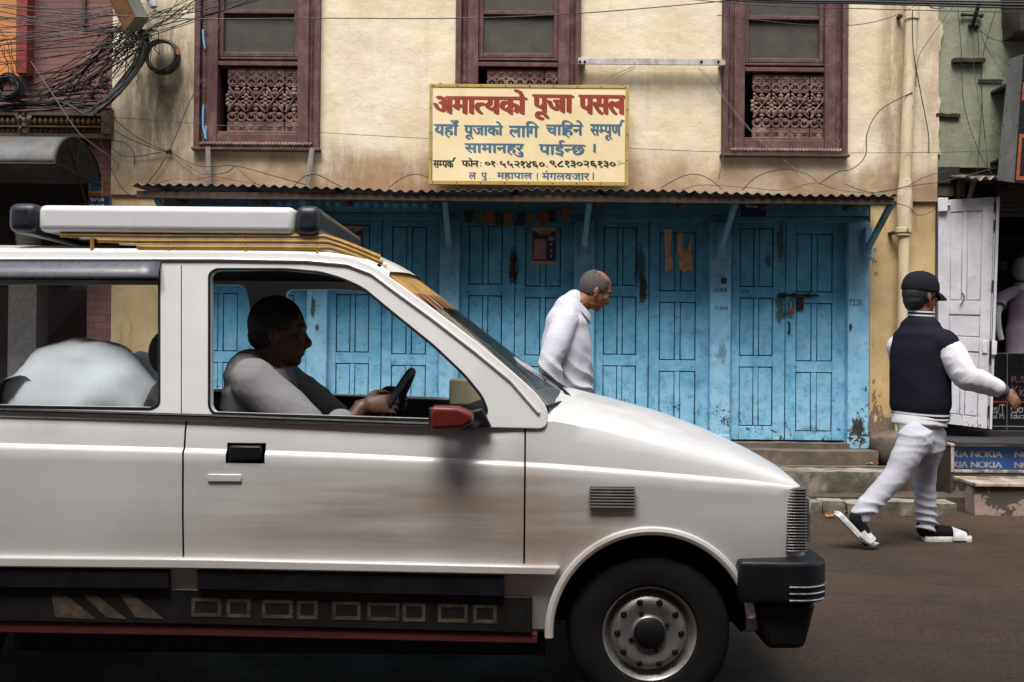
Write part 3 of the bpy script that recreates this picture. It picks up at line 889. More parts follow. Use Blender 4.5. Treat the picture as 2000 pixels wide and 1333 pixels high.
for cx, h in ((1842, 55), (1852, 45), (1862, 36), (1873, 26), (1882, 18)):
    X_ = FX(830 + cx / 4.878, 265, YS); Z_ = FZ(150 + 818 / 4.878, 1033, YS); hh = h / 4.878 * S0 / 2
    mb.box(X_ - .0012, X_ + .0012, YS - .001, YS - .0004, Z_ - hh, Z_ + hh)
mb.box(FX(830 + 1888 / 4.878, 265, YS), FX(830 + 1910 / 4.878, 265, YS), YS - .001, YS - .0004, Z_ - .002, Z_ + .0015)
mb.build('flourish', black_, sign, smooth=0)

# ================================================================ white metal strut between two windows
q = MB()
a, b = PY(1127, 120, -.13), PY(1417, 122, -.13)
st = thing('metal_strut', ((a.x + b.x) / 2, -.13, a.z), 'dirty white metal bar bolted between the middle and right windows', 'bar')
q.box(a.x + .01, b.x - .02, -.14, -.13, a.z - .026, a.z + .026); q.box(a.x + .01, b.x - .02, -.13, -.095, a.z + .018, a.z + .0259)
for x in (a.x + .03, b.x - .04): q.box(x, x + .04, -.13, -.03, a.z - .02, a.z + .018)
def m_dirtywhite():
    n = NT('dirty_white_metal')
    c = n.mix(n.sm(n.noise(7, 7, .7), .4, .65), (.46, .44, .43), (.30, .27, .24))
    c = n.mix(n.sm(n.noise(11, 7, .75), .58, .66), c, (.16, .085, .05))
    n.set(Base_Color=c, Roughness=.55, Metallic=.1)
    return n.mat
q.build('bar', m_dirtywhite(), st, bev=.003)
q = MB()
for x in (1133, 1142, 1370, 1403): q.ell(PY(x, 121, -.142), (.012, .008, .012), n=8, m=5)
q.build('bolt', M['iron'], st)

# ================================================================ drain pipe
dp = thing('drain_pipe', (FX(1765, 800, -.1), -.1, .2), 'cream painted drain pipe with collars at the right end of the cream wall', 'pipe')
pm_ = NT('cream_pipe_paint')
cc_ = pm_.mix(pm_.sm(pm_.noise(6, 6, .7, pm_.vscale((2, 2, .4))), .35, .7), (.50, .40, .25), (.62, .52, .35))
cc_ = pm_.mix(pm_.sm(pm_.noise(14, 7, .75, pm_.vscale((1, 1, .5))), .60, .66), cc_, (.20, .115, .05))
pm_.set(Base_Color=cc_, Roughness=.7); pm_.bump(pm_.noise(30, 5), .3, .004)
PX = lambda x, y: PY(x, y, -.105)
q = MB()
q.tube([PX(1785, -260), PX(1781, 30), PX(1768, 350)], .047, 20)
q.tube([PX(1768, 350), PX(1767, 384)], [.047, .06], 20)
q.tube([PX(1767, 384), PX(1766, 452)], .06, 20)
q.tube([PX(1766, 452), PX(1762, 660), PX(1758, 850)], .042, 20)
q.build('pipe', pm_.mat, dp, smooth=50)
for y0, y1, r in ((24, 40, .057), (-2, 24, .052), (446, 456, .064), (456, 462, .056)):
    q = MB(); q.tube([PX(1781.5 - (y0 - 20) * .04, y0), PX(1781.5 - (y1 - 20) * .04, y1)], r, 20); q.build('collar', pm_.mat, dp, bev=.004)
for x, y in ((1762, 455), (1776, 30)):
    q = MB(); c_ = PX(x, y); q.box(c_.x - .075, c_.x - .045, -.09, 0.001, c_.z - .01, c_.z + .012)
    q.build('clamp', M['iron'], dp)
# ribbed white stack glimpsed in the dark shop
q = MB(); c_ = PY(56, 494, .6)
q.lathe([(0, 0), (.075, 0)] + [(r_, h_) for k_ in range(7) for r_, h_ in ((.088 + .004 * k_, .004 + .034 * k_), (.094 + .004 * k_, .018 + .034 * k_), (.084 + .004 * k_, .030 + .034 * k_))] + [(0, .24)], Matrix.Translation((c_.x, .6, c_.z)), 28)
q.box(c_.x - .12, c_.x + .12, .5, .72, .2, c_.z - .001)
tag(q.build('ribbed_stack', plain('white_ceramic', (.5, .49, .45), .5, bump=0)), 'white ribbed stack on a plinth inside the dark shop behind the roof rack', 'stack')
# boulder at its foot
q = MB()
bc = PY(1742, 885, -.2)
prof = [(1722, 850), (1745, 838), (1775, 846), (1778, 860), (1770, 908), (1738, 911), (1727, 880)]
q.ell((bc.x + .02, -.14, z1 + .16), (.15, .17, .21), n=24, m=16)
for i, v_ in enumerate(q.v):
    n3 = mnoise.noise_vector(v_ * 5); v_ += n3 * .035
    v_.z = min(v_.z, FZ(848, 1745, -.2) + .25 * (v_.x - bc.x)); v_.z = max(v_.z, z1 - .01)
q.build('boulder', M['stone'], smooth=55)
tag(COL.objects['boulder'], 'rough grey boulder on the step at the foot of the drain pipe', 'rock')

# ================================================================ brick building at the left
bk = thing('brick_building', (-5.5, 0, 0), 'old pink brick house with carved cornice and dark shop at the left edge', 'building')
KX1 = BX0 - .004
q = MB()
wall_holes(q, -9.5, KX1, FZ(222, 100, .02), 5.4, .02, .3, [])
q.build('wall', M['brick'], bk, smooth=0)
q = MB(); q.box(-9.5, -9.3, .3, 4, 0, 5.4); q.box(-9.5, KX1, 4, 4.2, 0, 5.4); q.box(-9.5, KX1, .2, 4, FZ(222, 100, .02) - .02, FZ(222, 100, .02) + .1)
q.box(-9.3, KX1, 2.2, 2.25, 0, 2.8)
q.box(KX1 - .02, KX1, .3, 4.0, 0, 2.8)
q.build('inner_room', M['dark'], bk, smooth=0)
q = MB(); q.box(-9.6, KX1, -.4, 4.2, 5.41, 5.5); q.build('roof', M['tin'], bk)
q = MB(); q.box(FX(31, 70, -.1), FX(53, 70, -.1), -.10, .03, FZ(150, 40), 5.38); q.build('pilaster', plain('dark_red_paint', (0.20, 0.020, 0.014), .7), bk, bev=.004)
q = MB(); q.box(-5.2, FX(31, 70, -.1) - .002, -.03, .03, FZ(150, 10), 5.38); q.build('orange_panel', plain('orange_paint', (0.52, 0.19, 0.055), .8, var=.2, scale=3), bk)
q = MB(); q.box(FX(161, 20), FX(168, 20), -.015, .03, FZ(50, 165), 5.38); q.build('batten', M['timber'], bk)
cor = MB()
zz = lambda y: FZ(y, 110, -.08)
cx0_, cx1_ = -9.4, FX(218, 250, -.08) - .002
cor.box(cx0_, cx1_, -.09, .1, zz(226), zz(219)); cor.box(cx0_, cx1_, -.04, .1, zz(246), zz(226.2)); cor.box(cx0_, cx1_, -.085, .1, zz(248.8), zz(246.2)); cor.box(cx0_, cx1_, -.04, .1, zz(261), zz(249)); cor.box(cx0_, cx1_, -.09, .1, zz(270), zz(261.2))
cor.box(cx1_ - .07, cx1_ + .001, -.11, .1, zz(262), zz(212))
x = cx1_ - .10
while x > -4.6:
    cor.ell((x, -.052, zz(236)), (.021, .03, .036), n=10, m=6); cor.ell((x, -.05, zz(255)), (.017, .022, .02), n=8, m=5); cor.ell((x - .0215, -.048, zz(255)), (.008, .016, .022), n=6, m=4)
    x -= .043
cor.build('cornice', plain('carved_brown_cornice', (0.115, 0.072, 0.038), .8, scale=9), bk)
q = MB(); q.box(KX1 - .19, KX1, .0, .18, .2, zz(270)); q.build('brick_pier', M['brick'], bk)
q = MB(); q.box(-9.4, KX1 - .2, .9, .95, .2, FZ(360, 100, .9)); q.build('shutter', plain('brown_shutter', (.022, .014, .010), .8), bk)
# half barrel tin hood with its frame
hood = thing('tin_hood', (-4.4, -.4, zz(320)), 'grey half barrel tin hood over the dark shop at the left', 'hood')
hx1 = FX(109, 318, -.80)
zt_, zfr = FZ(268, 60, -.45), FZ(319, 60, -.80)
q = MB()
def hp(t_): # 0 front edge .. 1 wall
    an = math.pi * (1 - t_)
    return (-.40 + .40 * math.cos(an), (zfr if t_ < .5 else zfr - .02) + (zt_ - zfr) * math.sin(an))
q.grid(lambda u_, v_: Vector((-7.5 + (hx1 + 7.5) * u_, hp(v_)[0], hp(v_)[1] + .004 * mnoise.noise(Vector((u_ * 30, v_ * 4, 0))))), 60, 24)
o = q.build('sheet', M['tin2'], hood, smooth=80); o.modifiers.new('thick', 'SOLIDIFY').thickness = .003
q = MB()
q.tube([(hx1 - .006, *hp(i / 20)) for i in range(21)], .009, 6)
q.tube([(hx1 - .01, -.8, zfr), (hx1 - .01, -.0, zfr - .03)], .011, 6); q.tube([(hx1 - .012, -.42, zfr), (hx1 - .012, -.42, zt_)], .009, 6); q.tube([(hx1 - .012, -.55, zfr + .17), (hx1 - .02, -.02, zfr - .5)], .011, 6)
q.tube([(-7.5, -.8, zfr - .004), (hx1, -.8, zfr - .004)], .008, 6)
q.build('frame', M['iron'], hood)
# small blue number plate and tara poster on the pier
def plate(name, x0, y0, x1, y1, Y, mat, label, cat, th=.004):
    t_ = thing(name, (FX((x0 + x1) / 2, y1, Y), Y, FZ(y1, (x0 + x1) / 2, Y)), label, cat, 'house number plates' if cat == 'number plate' else None)
    q = MB(); q.box(FX(x0, (y0 + y1) / 2, Y), FX(x1, (y0 + y1) / 2, Y), Y, Y + th, FZ(y1, (x0 + x1) / 2, Y), FZ(y0, (x0 + x1) / 2, Y))
    q.build('plate', mat, t_, smooth=0)
    return t_
navy = plain('navy_enamel', (.008, .022, .10), .45)
white_ink = plain('white_ink', (.55, .55, .55), .6, bump=0)
YP = -.008
np1 = plate('number_plate', 174, 384, 213, 408, YP, navy, 'dark blue house number plate on the brick pier under the tin hood', 'number plate')
q = MB(); paint(q, word(list('१०५०')), FX(176, 395, YP), FX(203, 395, YP), FZ(396, 190, YP), FZ(386, 190, YP), YP - .001, (.003, -.002), 2); 
for a, b in ((175, 184), (187, 195), (197, 203)): q.box(FX(a, 400, YP), FX(b, 400, YP), YP - .0012, YP - .0004, FZ(402, 190, YP), FZ(399.5, 190, YP))
q.build('numerals', white_ink, np1, smooth=0, clean=False)
tp = plate('picture_poster', 174, 345, 201, 384, YP, plain('yellow_print', (.36, .27, .03), .6), 'small yellow and blue picture above the blue number plate', 'poster')
q = MB()
cx = FX(187.5, 365, YP); 
q.box(FX(176, 365, YP), FX(199, 365, YP), YP - .0012, YP - .0004, FZ(374, 187, YP), FZ(350, 187, YP))
q.build('blue_field', plain('blue_print', (.015, .10, .20), .6), tp, smooth=0)
q = MB()
q.box(FX(175, 378, YP), FX(200, 378, YP), YP - .0014, YP - .0006, FZ(384, 187, YP), FZ(378, 187, YP))
for s_ in (-1, 1): q.prism([(cx + s_ * .012, FZ(360, 187, YP)), (cx + s_ * .042, FZ(349, 187, YP)), (cx + s_ * .04, FZ(357, 187, YP))][::s_], YP - .0022, YP - .0015, 'y')
q.build('red_band', plain('red_print', (.30, .045, .02), .6), tp, smooth=0)
np2 = plate('number_plate', 1447, 400, 1496, 424, .008, navy, 'dark number plate in shadow above the right hand blue door', 'number plate')
q = MB(); paint(q, word(list('१०४८')), FX(1456, 410, .008), FX(1484, 410, .008), FZ(407, 1470, .008), FZ(401, 1470, .008), .007, (.002, -.002), 2)
q.build('numerals', white_ink, np2, smooth=0, clean=False)

# ================================================================ green building at the right
def m_green():
    n = NT('pale_green_plaster')
    c = n.mix(n.sm(n.noise(1.6, 6, .62), .3, .7), (.165, .178, .12), (.24, .25, .175))
    c = n.mix(n.m('MULTIPLY', n.sm(n.noise(8, 7, .7), .48, .7), .5), c, (.115, .12, .075))
    c = n.mix(n.m('MULTIPLY', n.sm(n.noise(3.5, 7, .7, n.vscale((2, 2, .3))), .5, .7), .5), c, (.11, .105, .07))
    c = n.mix(n.sm(n.noise(60, 2), .75, .78), c, (.07, .06, .04))
    n.set(Base_Color=c, Roughness=.9)
    b = n.bump(n.noise(2.5, 8, .65), .6, .04); n.bump(n.noise(60, 5, .7), .4, .005, b)
    return n.mat
gb = thing('green_building', (6.0, 0, 0), 'pale green plastered house with an open shop at the right edge', 'building')
GX0 = BX1 + .012
zg = FZ(328, 1900, 0)
q = MB()
wall_holes(q, GX0, 9.5, zg, 5.0, -.005, .25, [])
q.build('wall', m_green(), gb, smooth=0)
q = MB()
ed = [(1832, 40), (1838, 60), (1829, 80), (1826, 110), (1822, 160), (1826, 185), (1829, 210), (1824, 250), (1828, 300)]
for i in range(len(ed) - 1):
    (a, b), (c, d) = ed[i], ed[i + 1]
    P1, P2 = PY(a, b, -.06), PY(c, d, -.06)
    for k_ in range(6):
        a_, b__ = P1.lerp(P2, k_ / 6), P1.lerp(P2, (k_ + 1) / 6)
        j1, j2 = mnoise.noise(a_ * 14) * .022, mnoise.noise(b__ * 14) * .022
        xa, xb = max(BX1 + .004, a_.x + j1 + .045), max(BX1 + .004, b__.x + j2 + .045); q.prism([(BX1 + .0005, a_.z), (xa, a_.z), (xb, b__.z), (BX1 + .0005, b__.z)], -.030 + .004 * j1, -.006, 'y')
q.build('broken_plaster', M['cream'], house, smooth=0)
q = MB(); q.box(9.3, 9.5, .25, 4, 0, 5); q.box(GX0, 9.5, 4, 4.2, 0, 5); q.box(GX0, 9.5, .26, 4, 2.62, 2.75); q.box(GX0, GX0 + .05, .25, 4.0, 0, 2.6); q.box(GX0 + .06, 9.2, 1.6, 1.65, .4, 2.6); q.box(GX0, 9.5, .0, 4.0, .3, FZ(843, 1900, -.02))
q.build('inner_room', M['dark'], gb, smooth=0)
q = MB(); q.box(GX0, 9.6, -.35, 4.2, 5.01, 5.1); q.build('roof', M['tin'], gb)
q = MB()      # timber above the shop opening
yq = -.01
q.box(GX0 + .002, FX(1866, 340, yq), .0, .2, FZ(384, 1850, yq), FZ(345, 1850, yq)); q.box(FX(1868, 350), FX(1880, 350), -.05, .1, FZ(388, 1875), FZ(342, 1875))
q.box(GX0 + .01, 9.0, .03, .2, FZ(352, 1930), zg - .003)
q.build('lintel', M['timber'], gb, bev=.005)
q = MB(); q.tube([PY(1905, 345, -.04), PY(1892, 392, -.04)], [(.02, .012)] * 2, 4); q.build('brace', M['greywood'], gb)
q = MB()
for i in range(8): q.box(FX(1945, 380, .12), 9.0, .12 + .006 * (i % 2), .15, FZ(352 + i * 9 + 8.4, 1960, .12), FZ(352 + i * 9, 1960, .12))
q.build('roller_shutter', plain('brown_slats', (.035, .024, .018), .7), gb, bev=.002)
q = MB(); q.box(GX0 + .001, FX(1842, 500), -.012, .2, FZ(850, 1840), FZ(386, 1840)); q.build('jamb', plain('grey_render', (.20, .19, .19), .9), gb, bev=.01)
# pipe stubs and brackets on the green wall
q = MB(); q.tube([PY(1912, 8, -.35), PY(1899, 52, -.01)], .016, 8); q.tube([PY(1892, 51, -.02), PY(1912, 51, -.02)], .017, 8); q.tube([PY(1878, 29, -.03), PY(1918, 31, -.03)], .012, 8); q.ell(PY(1880, 29, -.04), (.016, .016, .018)); q.ell(PY(1917, 31, -.04), (.018, .016, .02))
q.build('pipe_stub', M['iron'], gb)
q = MB(); a, b = PY(1860, 119, -.03), PY(1922, 120, -.03); rbox(q, a.x, b.x, -.055, 0, a.z - .016, a.z + .016, .006, .02, 12); a, b = PY(1911, 157, -.02), PY(1958, 159, -.02); q.box(a.x, b.x, -.03, -.012, a.z - .006, a.z + .006); a, b = PY(1830, 226, -.02), PY(1876, 225, -.02); rbox(q, a.x, b.x, -.035, 0, a.z - .014, a.z + .012, .010, .015, 14)
q.build('bracket', M['darkwood'], gb)
q = MB(); a, b = PY(1827, 326, -.03), PY(1876, 358, -.03); q.prism([(a.x, b.z), (a.x, a.z), (b.x, a.z + .004), (b.x - .02, b.z)], -.02, -.003, 'y'); q.build('hole', M['dark'], gb, smooth=0)  # flat dark plate, painted black for the shade of a hollow
q = MB()
q.grid(lambda u_, v_: Vector((FX(1880, 348, -.25) + (6.5 - FX(1880, 348, -.25)) * u_, -.28 + .27 * v_, FZ(349, 1900, -.25) + .05 * v_ + .012 * math.sin(u_ * 260) + .02 * mnoise.noise(Vector((u_ * 40, 0, 0))))), 260, 4)
o = q.build('tin_flashing', M['tin'], gb); o.modifiers.new('thick', 'SOLIDIFY').thickness = .003
# white door leaves folded open
Yw = -.06
dw = MB()
TL, TR, BR, BL = (1833, 392), (1942, 385), (1928, 838), (1832, 826)
def wq(u_, v_, dy=0):
    x = (TL[0] * (1 - u_) + TR[0] * u_) * (1 - v_) + (BL[0] * (1 - u_) + BR[0] * u_) * v_
    y = (TL[1] * (1 - u_) + TR[1] * u_) * (1 - v_) + (BL[1] * (1 - u_) + BR[1] * u_) * v_
    return PY(x, y, Yw - .05 + dy + .05 * (1 - u_))
def slabq(mb, u0, u1, v0, v1, d0, d1):
    vs = [wq(u_, v_, d) for d in (d0, d1) for v_ in (v0, v1) for u_ in (u0, u1)]
    mb.add(vs, [(0, 1, 3, 2), (4, 6, 7, 5), (0, 4, 5, 1), (2, 3, 7, 6), (0, 2, 6, 4), (1, 5, 7, 3)])
slabq(dw, 0, 1, 0, 1, .012, .03)
for a in ((0, .215, 0, 1), (.80, 1, 0, 1), (.218, .797, 0, .055), (.218, .797, .45, .51), (.218, .797, .61, .67), (.218, .797, .955, 1), (.44, .53, .058, .447), (.44, .53, .673, .952)): slabq(dw, *a, 0, .0115)
for a in ((.221, .437, .058, .447), (.533, .794, .058, .447), (.222, .794, .514, .606), (.221, .437, .674, .951), (.533, .794, .674, .951)): slabq(dw, a[0] + .006, a[1] - .006, a[2] + .002, a[3] - .002, .005, .0116)
def m_wdoor():
    n = NT('white_door_paint')
    c = n.mix(n.sm(n.noise(5, 6, .7), .3, .7), (.43, .42, .46), (.55, .54, .58))
    c = n.mix(n.m('MULTIPLY', n.sm(n.noise(17, 7, .75), .52, .72), .5), c, (.27, .25, .26))
    z = n.xyz()[2]
    ch = n.sm(n.m('ADD', n.noise(32, 5, .7, n.vscale((1.6, 1, .5))), n.sm(z, 1.0, .5, 0, .12)), .69, .71)
    c = n.mix(ch, c, (.06, .045, .04))
    n.set(Base_Color=c, Roughness=.6); n.bump(n.noise(40, 6, .7, n.vscale((3, 1, .4))), .25, .003)
    return n.mat
wdm = m_wdoor()
wd = dw.build('door', wdm, gb, bev=.002, seg=1); wd['label'] = 'white panelled door leaf folded open'
q = MB(); slabq(q, 1.045, 1.10, 0, 1, -.02, .02); slabq(q, 1.008, 1.035, .004, .998, .0, .02); q.build('door_edge', wdm, wd, bev=.002)
q = MB()
for v_ in (.02, .10, .36, .62, .67, .90): slabq(q, 1.0, 1.045, v_, v_ + .045, -.012, .0)
q.build('hinge', M['iron'], wd)
q = MB(); slabq(q, -.01, .17, -.01, .05, -.035, -.001); slabq(q, .17, .21, .018, .027, -.03, -.002); slabq(q, 1.04, 1.14, .62, .68, -.045, -.021); slabq(q, .86, .96, .62, .675, -.012, -.001)
q.build('lock', M['white'], wd, bev=.004)
q = MB(); a = wq(.45, .415, -.004); q.tube(cr([a, a + Vector((.012, -.012, -.03)), a + Vector((-.002, -.014, -.07)), a + Vector((-.02, -.006, -.10))], 5), .004, 5); q.build('handle', M['iron'], wd)

# shop inside: shelves, glass counter with lettering
sh = thing('shop_counter', (4.3, .3, .45), 'black glass fronted shop counter with pale lettering behind the white door', 'counter')
Yc = .12
q = MB(); q.box(FX(1930, 800, Yc), 5.6, Yc, Yc + .35, FZ(843, 1960, Yc), FZ(690, 1960, Yc)); q.build('front', plain('black_gloss', (.008, .008, .009), .2), sh, bev=.003)
q = MB(); q.box(FX(1930, 800, Yc), 5.6, Yc - .004, Yc - .0005, FZ(786.5, 1960, Yc), FZ(784, 1960, Yc)); q.build('red_line', plain('red_tape', (.25, .02, .02), .5), sh, smooth=0)
q = MB(); q.box(FX(1930, 800, Yc), 5.6, Yc - .003, Yc - .0006, FZ(834, 1960, Yc), FZ(832, 1960, Yc)); q.box(FX(1966, 800, Yc), FX(1967, 800, Yc), Yc - .003, Yc - .0006, FZ(843, 1960, Yc), FZ(690, 1960, Yc)); q.build('trim', plain('grey_trim', (.16, .15, .15), .5), sh, smooth=0)
q = MB()
for s_, x0, x1, y0, y1 in (('es/T', 1937, 1962, 790, 808), ('Clot', 1974, 2005, 790, 807), ('nal M.', 1936, 1962, 808, 818), ('Educa', 1974, 2002, 807, 818)):
    paint(q, latin(s_), FX(x0, 800, Yc), FX(x1, 800, Yc), FZ(y1, 1970, Yc), FZ(y0, 1970, Yc), Yc - .001, (.001, 0), 2)
q.build('grey_lettering', plain('grey_letters', (.20, .20, .20), .6, bump=0), sh, smooth=0, clean=False)
q = MB()
for s_, x0, x1, y0, y1 in (('R.S', 1975, 2002, 735, 747), ('Kid', 1976, 2004, 754, 774)):
    paint(q, latin(s_), FX(x0, 800, Yc), FX(x1, 800, Yc), FZ(y1, 1970, Yc), FZ(y0, 1970, Yc), Yc - .001, (.001, 0), 2)
q.build('dark_lettering', plain('maroon_letters', (.10, .045, .045), .6, bump=0), sh, smooth=0, clean=False)
sv = thing('display_shelf', (4.5, 1.2, .5), 'dark display shelf with folded garments inside the right hand shop', 'shelf')
q = MB()
for z_ in (1.0, 1.3, 1.6, 1.9, 2.2): q.box(GX0 + .3, 6.2, 1.1, 1.5, z_, z_ + .02)
q.build('board', M['darkwood'], sv)
random.seed(3)
gm_ = plain('garments', (.075, .06, .055), .9, var=.8, scale=4)
for z_ in (1.02, 1.32, 1.62, 1.92):
    for x in (4.05, 4.33, 4.62):
        q = MB(); q.box(x, x + .16 + .08 * random.random(), 1.12, 1.4, z_, z_ + .08 + .12 * random.random())
        tag(q.build('folded_garment', gm_, bev=.02), 'folded garment on a dark shelf inside the right hand shop', 'garment', 'folded garments on the shop shelves')
mn = thing('mannequin', (FX(2010, 840, .05), .08, FZ(690, 1990, .1)), 'white child mannequin in a pale pink blouse standing on the shop counter', 'mannequin')
q = MB()
mx_, my = FX(2030, 650, .06), .35
zq = lambda y: FZ(y, 1990, .06)
q.tube(cr([(mx_, my, zq(690)), (mx_, my, zq(640)), (mx_, my, zq(585)), (mx_, my, zq(560)), (mx_, my, zq(548))], 4), [(.10, .08)] * 5 + [(.09, .07)] * 4 + [(.11, .075)] * 4 + [(.06, .05)] * 3 + [(.035, .035)], 14)
q.ell((mx_, my, zq(520)), (.075, .085, .10), n=16, m=12)
q.tube(cr([(FX(1986, 575, .06), my - .05, zq(574)), (FX(1971, 610, .06), my - .10, zq(605)), (FX(1968, 635, .06), my - .12, zq(630)), (FX(1974, 665, .06), my - .13, zq(664))], 6), [.035] * 7 + [.031] * 6 + [.026] * 6, 12)
q.build('body', plain('mannequin_white', (.34, .34, .36), .35, bump=0, var=.05), mn, smooth=60)
q = MB()
q.tube(cr([(mx_, my, zq(692)), (mx_, my, zq(640)), (mx_, my, zq(590)), (mx_, my, zq(562))], 6), [(.125, .10)] * 7 + [(.112, .09)] * 6 + [(.115, .085)] * 5 + [(.07, .06)], 20)
q.tube(cr([(mx_ - .07, my - .02, zq(566)), (FX(1984, 575, .06), my - .06, zq(580)), (FX(1974, 595, .06), my - .09, zq(596))], 5), [.05] * 5 + [.055] * 5 + [.064], 14)
q.build('blouse', plain('pale_pink_cotton', (.24, .18, .23), .9, scale=8), mn, smooth=60)

# lettered step block (tiled riser) and ledge
nk = thing('shop_step', (FX(1990, 900, -.5), -.55, 0), 'raised shop step with pale marble edge and blue lettered riser at the right', 'step')
Yn_ = -.52
nx0 = FX(1857, 895, Yn_)
zt1 = FZ(867, 1930, Yn_); zb1_ = FZ(923, 1930, Yn_)
q = MB(); q.box(nx0, 9.0, Yn_, .0, 0, zt1 - .022); q.build('core', M['slab'], nk)
q = MB(); q.box(nx0 - .008, 9.0, Yn_ - .018, .02, zt1 - .02, zt1); q.box(nx0 - .002, nx0 + .02, Yn_ - .012, Yn_ - .0005, zb1_, zt1 - .021); q.box(nx0 + .022, 9.0, Yn_ - .010, Yn_ - .0005, zb1_ - .002, zb1_ + .02)
def m_marble():
    n = NT('stained_marble')
    c = n.mix(n.sm(n.noise(6, 8, .7), .35, .65), (.42, .37, .31), (.27, .21, .16))
    c = n.mix(n.sm(n.noise(2.5, 6, .7), .52, .62), c, (.115, .10, .085))
    n.set(Base_Color=c, Roughness=.45); n.bump(n.noise(20, 5), .2, .004)
    return n.mat
marb = m_marble()
q.build('marble_edge', marb, nk, bev=.003)
q = MB(); q.box(nx0 + .02, 9.0, Yn_ - .07, -.02, zt1 + .001, zt1 + .012); q.build('black_mat', plain('black_rubber_mat', (.018, .018, .02), .7), nk)
q = MB(); q.box(nx0 + .021, 9.0, Yn_ - .006, Yn_ - .0006, zb1_ + .021, zt1 - .021)
def m_worn(name, c1, c2, th):
    n = NT(name)
    f = n.noise(28, 7, .75)
    c = n.mix(n.sm(n.noise(4, 5), .3, .7), c1, tuple(a * .6 for a in c1))
    c = n.mix(n.sm(f, th, th + .04), c, c2)
    n.set(Base_Color=c, Roughness=.55)
    return n.mat
q.build('blue_riser', m_worn('worn_blue_print', (.010, .055, .19), (.075, .07, .07), .60), nk, smooth=0)
q = MB()
wdt = FX(1968, 880, Yn_) - FX(1895, 880, Yn_)
for r_, (y0, y1) in enumerate(((881, 894), (902, 914))):
    za, zb2 = FZ(y1, 1930, Yn_), FZ(y0, 1930, Yn_)
    x = FX(1895, 888, Yn_)
    for i in range(6): paint(q, latin('NOKIA', .05), x + i * wdt * 1.17 - 0 * wdt, x + i * wdt * 1.17 + wdt * .85, za, zb2, Yn_ - .0068, (.006, .001), 3)
    paint(q, latin('KIA', .05), FX(1861, 888, Yn_), FX(1890, 888, Yn_), za, zb2, Yn_ - .0068, (.006, .001), 3)
q.build('lettering', m_worn('worn_grey_print', (.30, .27, .25), (.02, .05, .14), .56), nk, smooth=0, clean=False)
lg = MB()
lx0 = FX(1870, 960, -.60)
zl = FZ(946, 1960, -.93)
pts = [(lx0, Yn_), (FX(1905, 945, -.93), -.93), (9.0, -.93), (9.0, Yn_)]
lg.prism(pts, zl - .02, zl + .004, 'z')
lg.build('marble_ledge', marb, nk, bev=.004)
lg = MB()
rbox(lg, FX(1905, 945, -.9), 9.0, -.9, Yn_ - .002, 0, zl - .021, .006, .1, 5, 9)
rbox(lg, lx0 + .02, FX(1905, 945, -.9) + .05, -.74, Yn_ - .002, 0, zl - .03, .014, .04, 6, 10)
def m_ledge():
    n = NT('pinkish_render')
    c = n.mix(n.sm(n.noise(5, 7, .7), .3, .7), (.22, .155, .125), (.30, .225, .19))
    k_ = n.m('ADD', n.noise(4, 6, .7), n.sm(n.xyz()[2], .05, .22, 0, .18))
    c = n.mix(n.sm(k_, .57, .60), c, (.055, .042, .032))
    n.set(Base_Color=c, Roughness=.85); b = n.bump(n.noise(10, 7), .5, .02); n.bump(n.noise(70, 5), .4, .004, b)
    return n.mat
lg.build('ledge_base', m_ledge(), nk, smooth=50)

# box sign leaning at the right edge, seen from its side
bs = thing('box_sign', (FX(1985, 350, -.5), -.5, FZ(355, 1985, -.5)), 'grey metal light box sign with an orange framed dark face hanging at the right edge', 'sign')
ya, yb2 = -.26, -.56
q = MB()
LTL, LTR, LBR, LBL = PY(1970, 116, ya), PY(1999, 106, yb2), PY(1981, 357, yb2), PY(1947, 352, ya)
out = Vector((.62, .05, .0))
q.add([LTL, LTR, LBR, LBL, LTL + out, LTR + out, LBR + out, LBL + out], [(0, 1, 2, 3), (4, 7, 6, 5), (0, 4, 5, 1), (3, 2, 6, 7), (0, 3, 7, 4)])
q.build('housing', plain('grey_sheet_metal', (.21, .21, .225), .45, .3, scale=5), bs, smooth=0)
lerp = lambda a, b, t_: a + (b - a) * t_
def face_q(u0, u1, v0, v1, d): 
    A = lambda u_, v_: lerp(lerp(LTR, LTR + out, u_), lerp(LBR, LBR + out, u_), v_) + Vector((0, d, 0))
    return [A(u0, v0), A(u1, v0), A(u1, v1), A(u0, v1)]
q = MB(); q.add(face_q(0, 1, 0, 1, .004), [(0, 1, 2, 3)]); q.build('face', plain('dark_sign_face', (.012, .013, .016), .3), bs, smooth=0)
q = MB()
for a in ((.02, .06, .62, .98), (.061, .98, .62, .65), (.061, .98, .95, .98), (.02, .06, .22, .36), (.061, .98, .22, .25)): q.add(face_q(*a, .001), [(0, 1, 2, 3)])
q.build('orange_frame', plain('orange_print', (.30, .065, .02), .5), bs, smooth=0)
q = MB()
for t_ in (.05, .3, .55, .8, .95):
    for s_ in (.08, .92): q.ell(lerp(lerp(LTL, LBL, t_), lerp(LTR, LBR, t_), s_), (.006, .006, .006), n=6, m=4)
q.build('screw', M['iron'], bs)
q = MB(); q.box(lerp(LTL, LBL, .2).x, lerp(LTL, LBL, .2).x + .3, ya, .0, lerp(LTL, LBL, .2).z - .02, lerp(LTL, LBL, .2).z); q.box(lerp(LTL, LBL, .8).x + .05, lerp(LTL, LBL, .8).x + .3, ya, .0, lerp(LTL, LBL, .8).z - .02, lerp(LTL, LBL, .8).z)
q.build('bracket', M['iron'], bs)
# dark carved timber end high on the right
q = MB(); a = PY(1985, 60, -.2); rbox(q, a.x - .02, a.x + .5, -.3, -.006, a.z - .03, a.z + .35, .02, .04, 8, 2)
q.build('eaves_timber', M['darkwood'], gb)
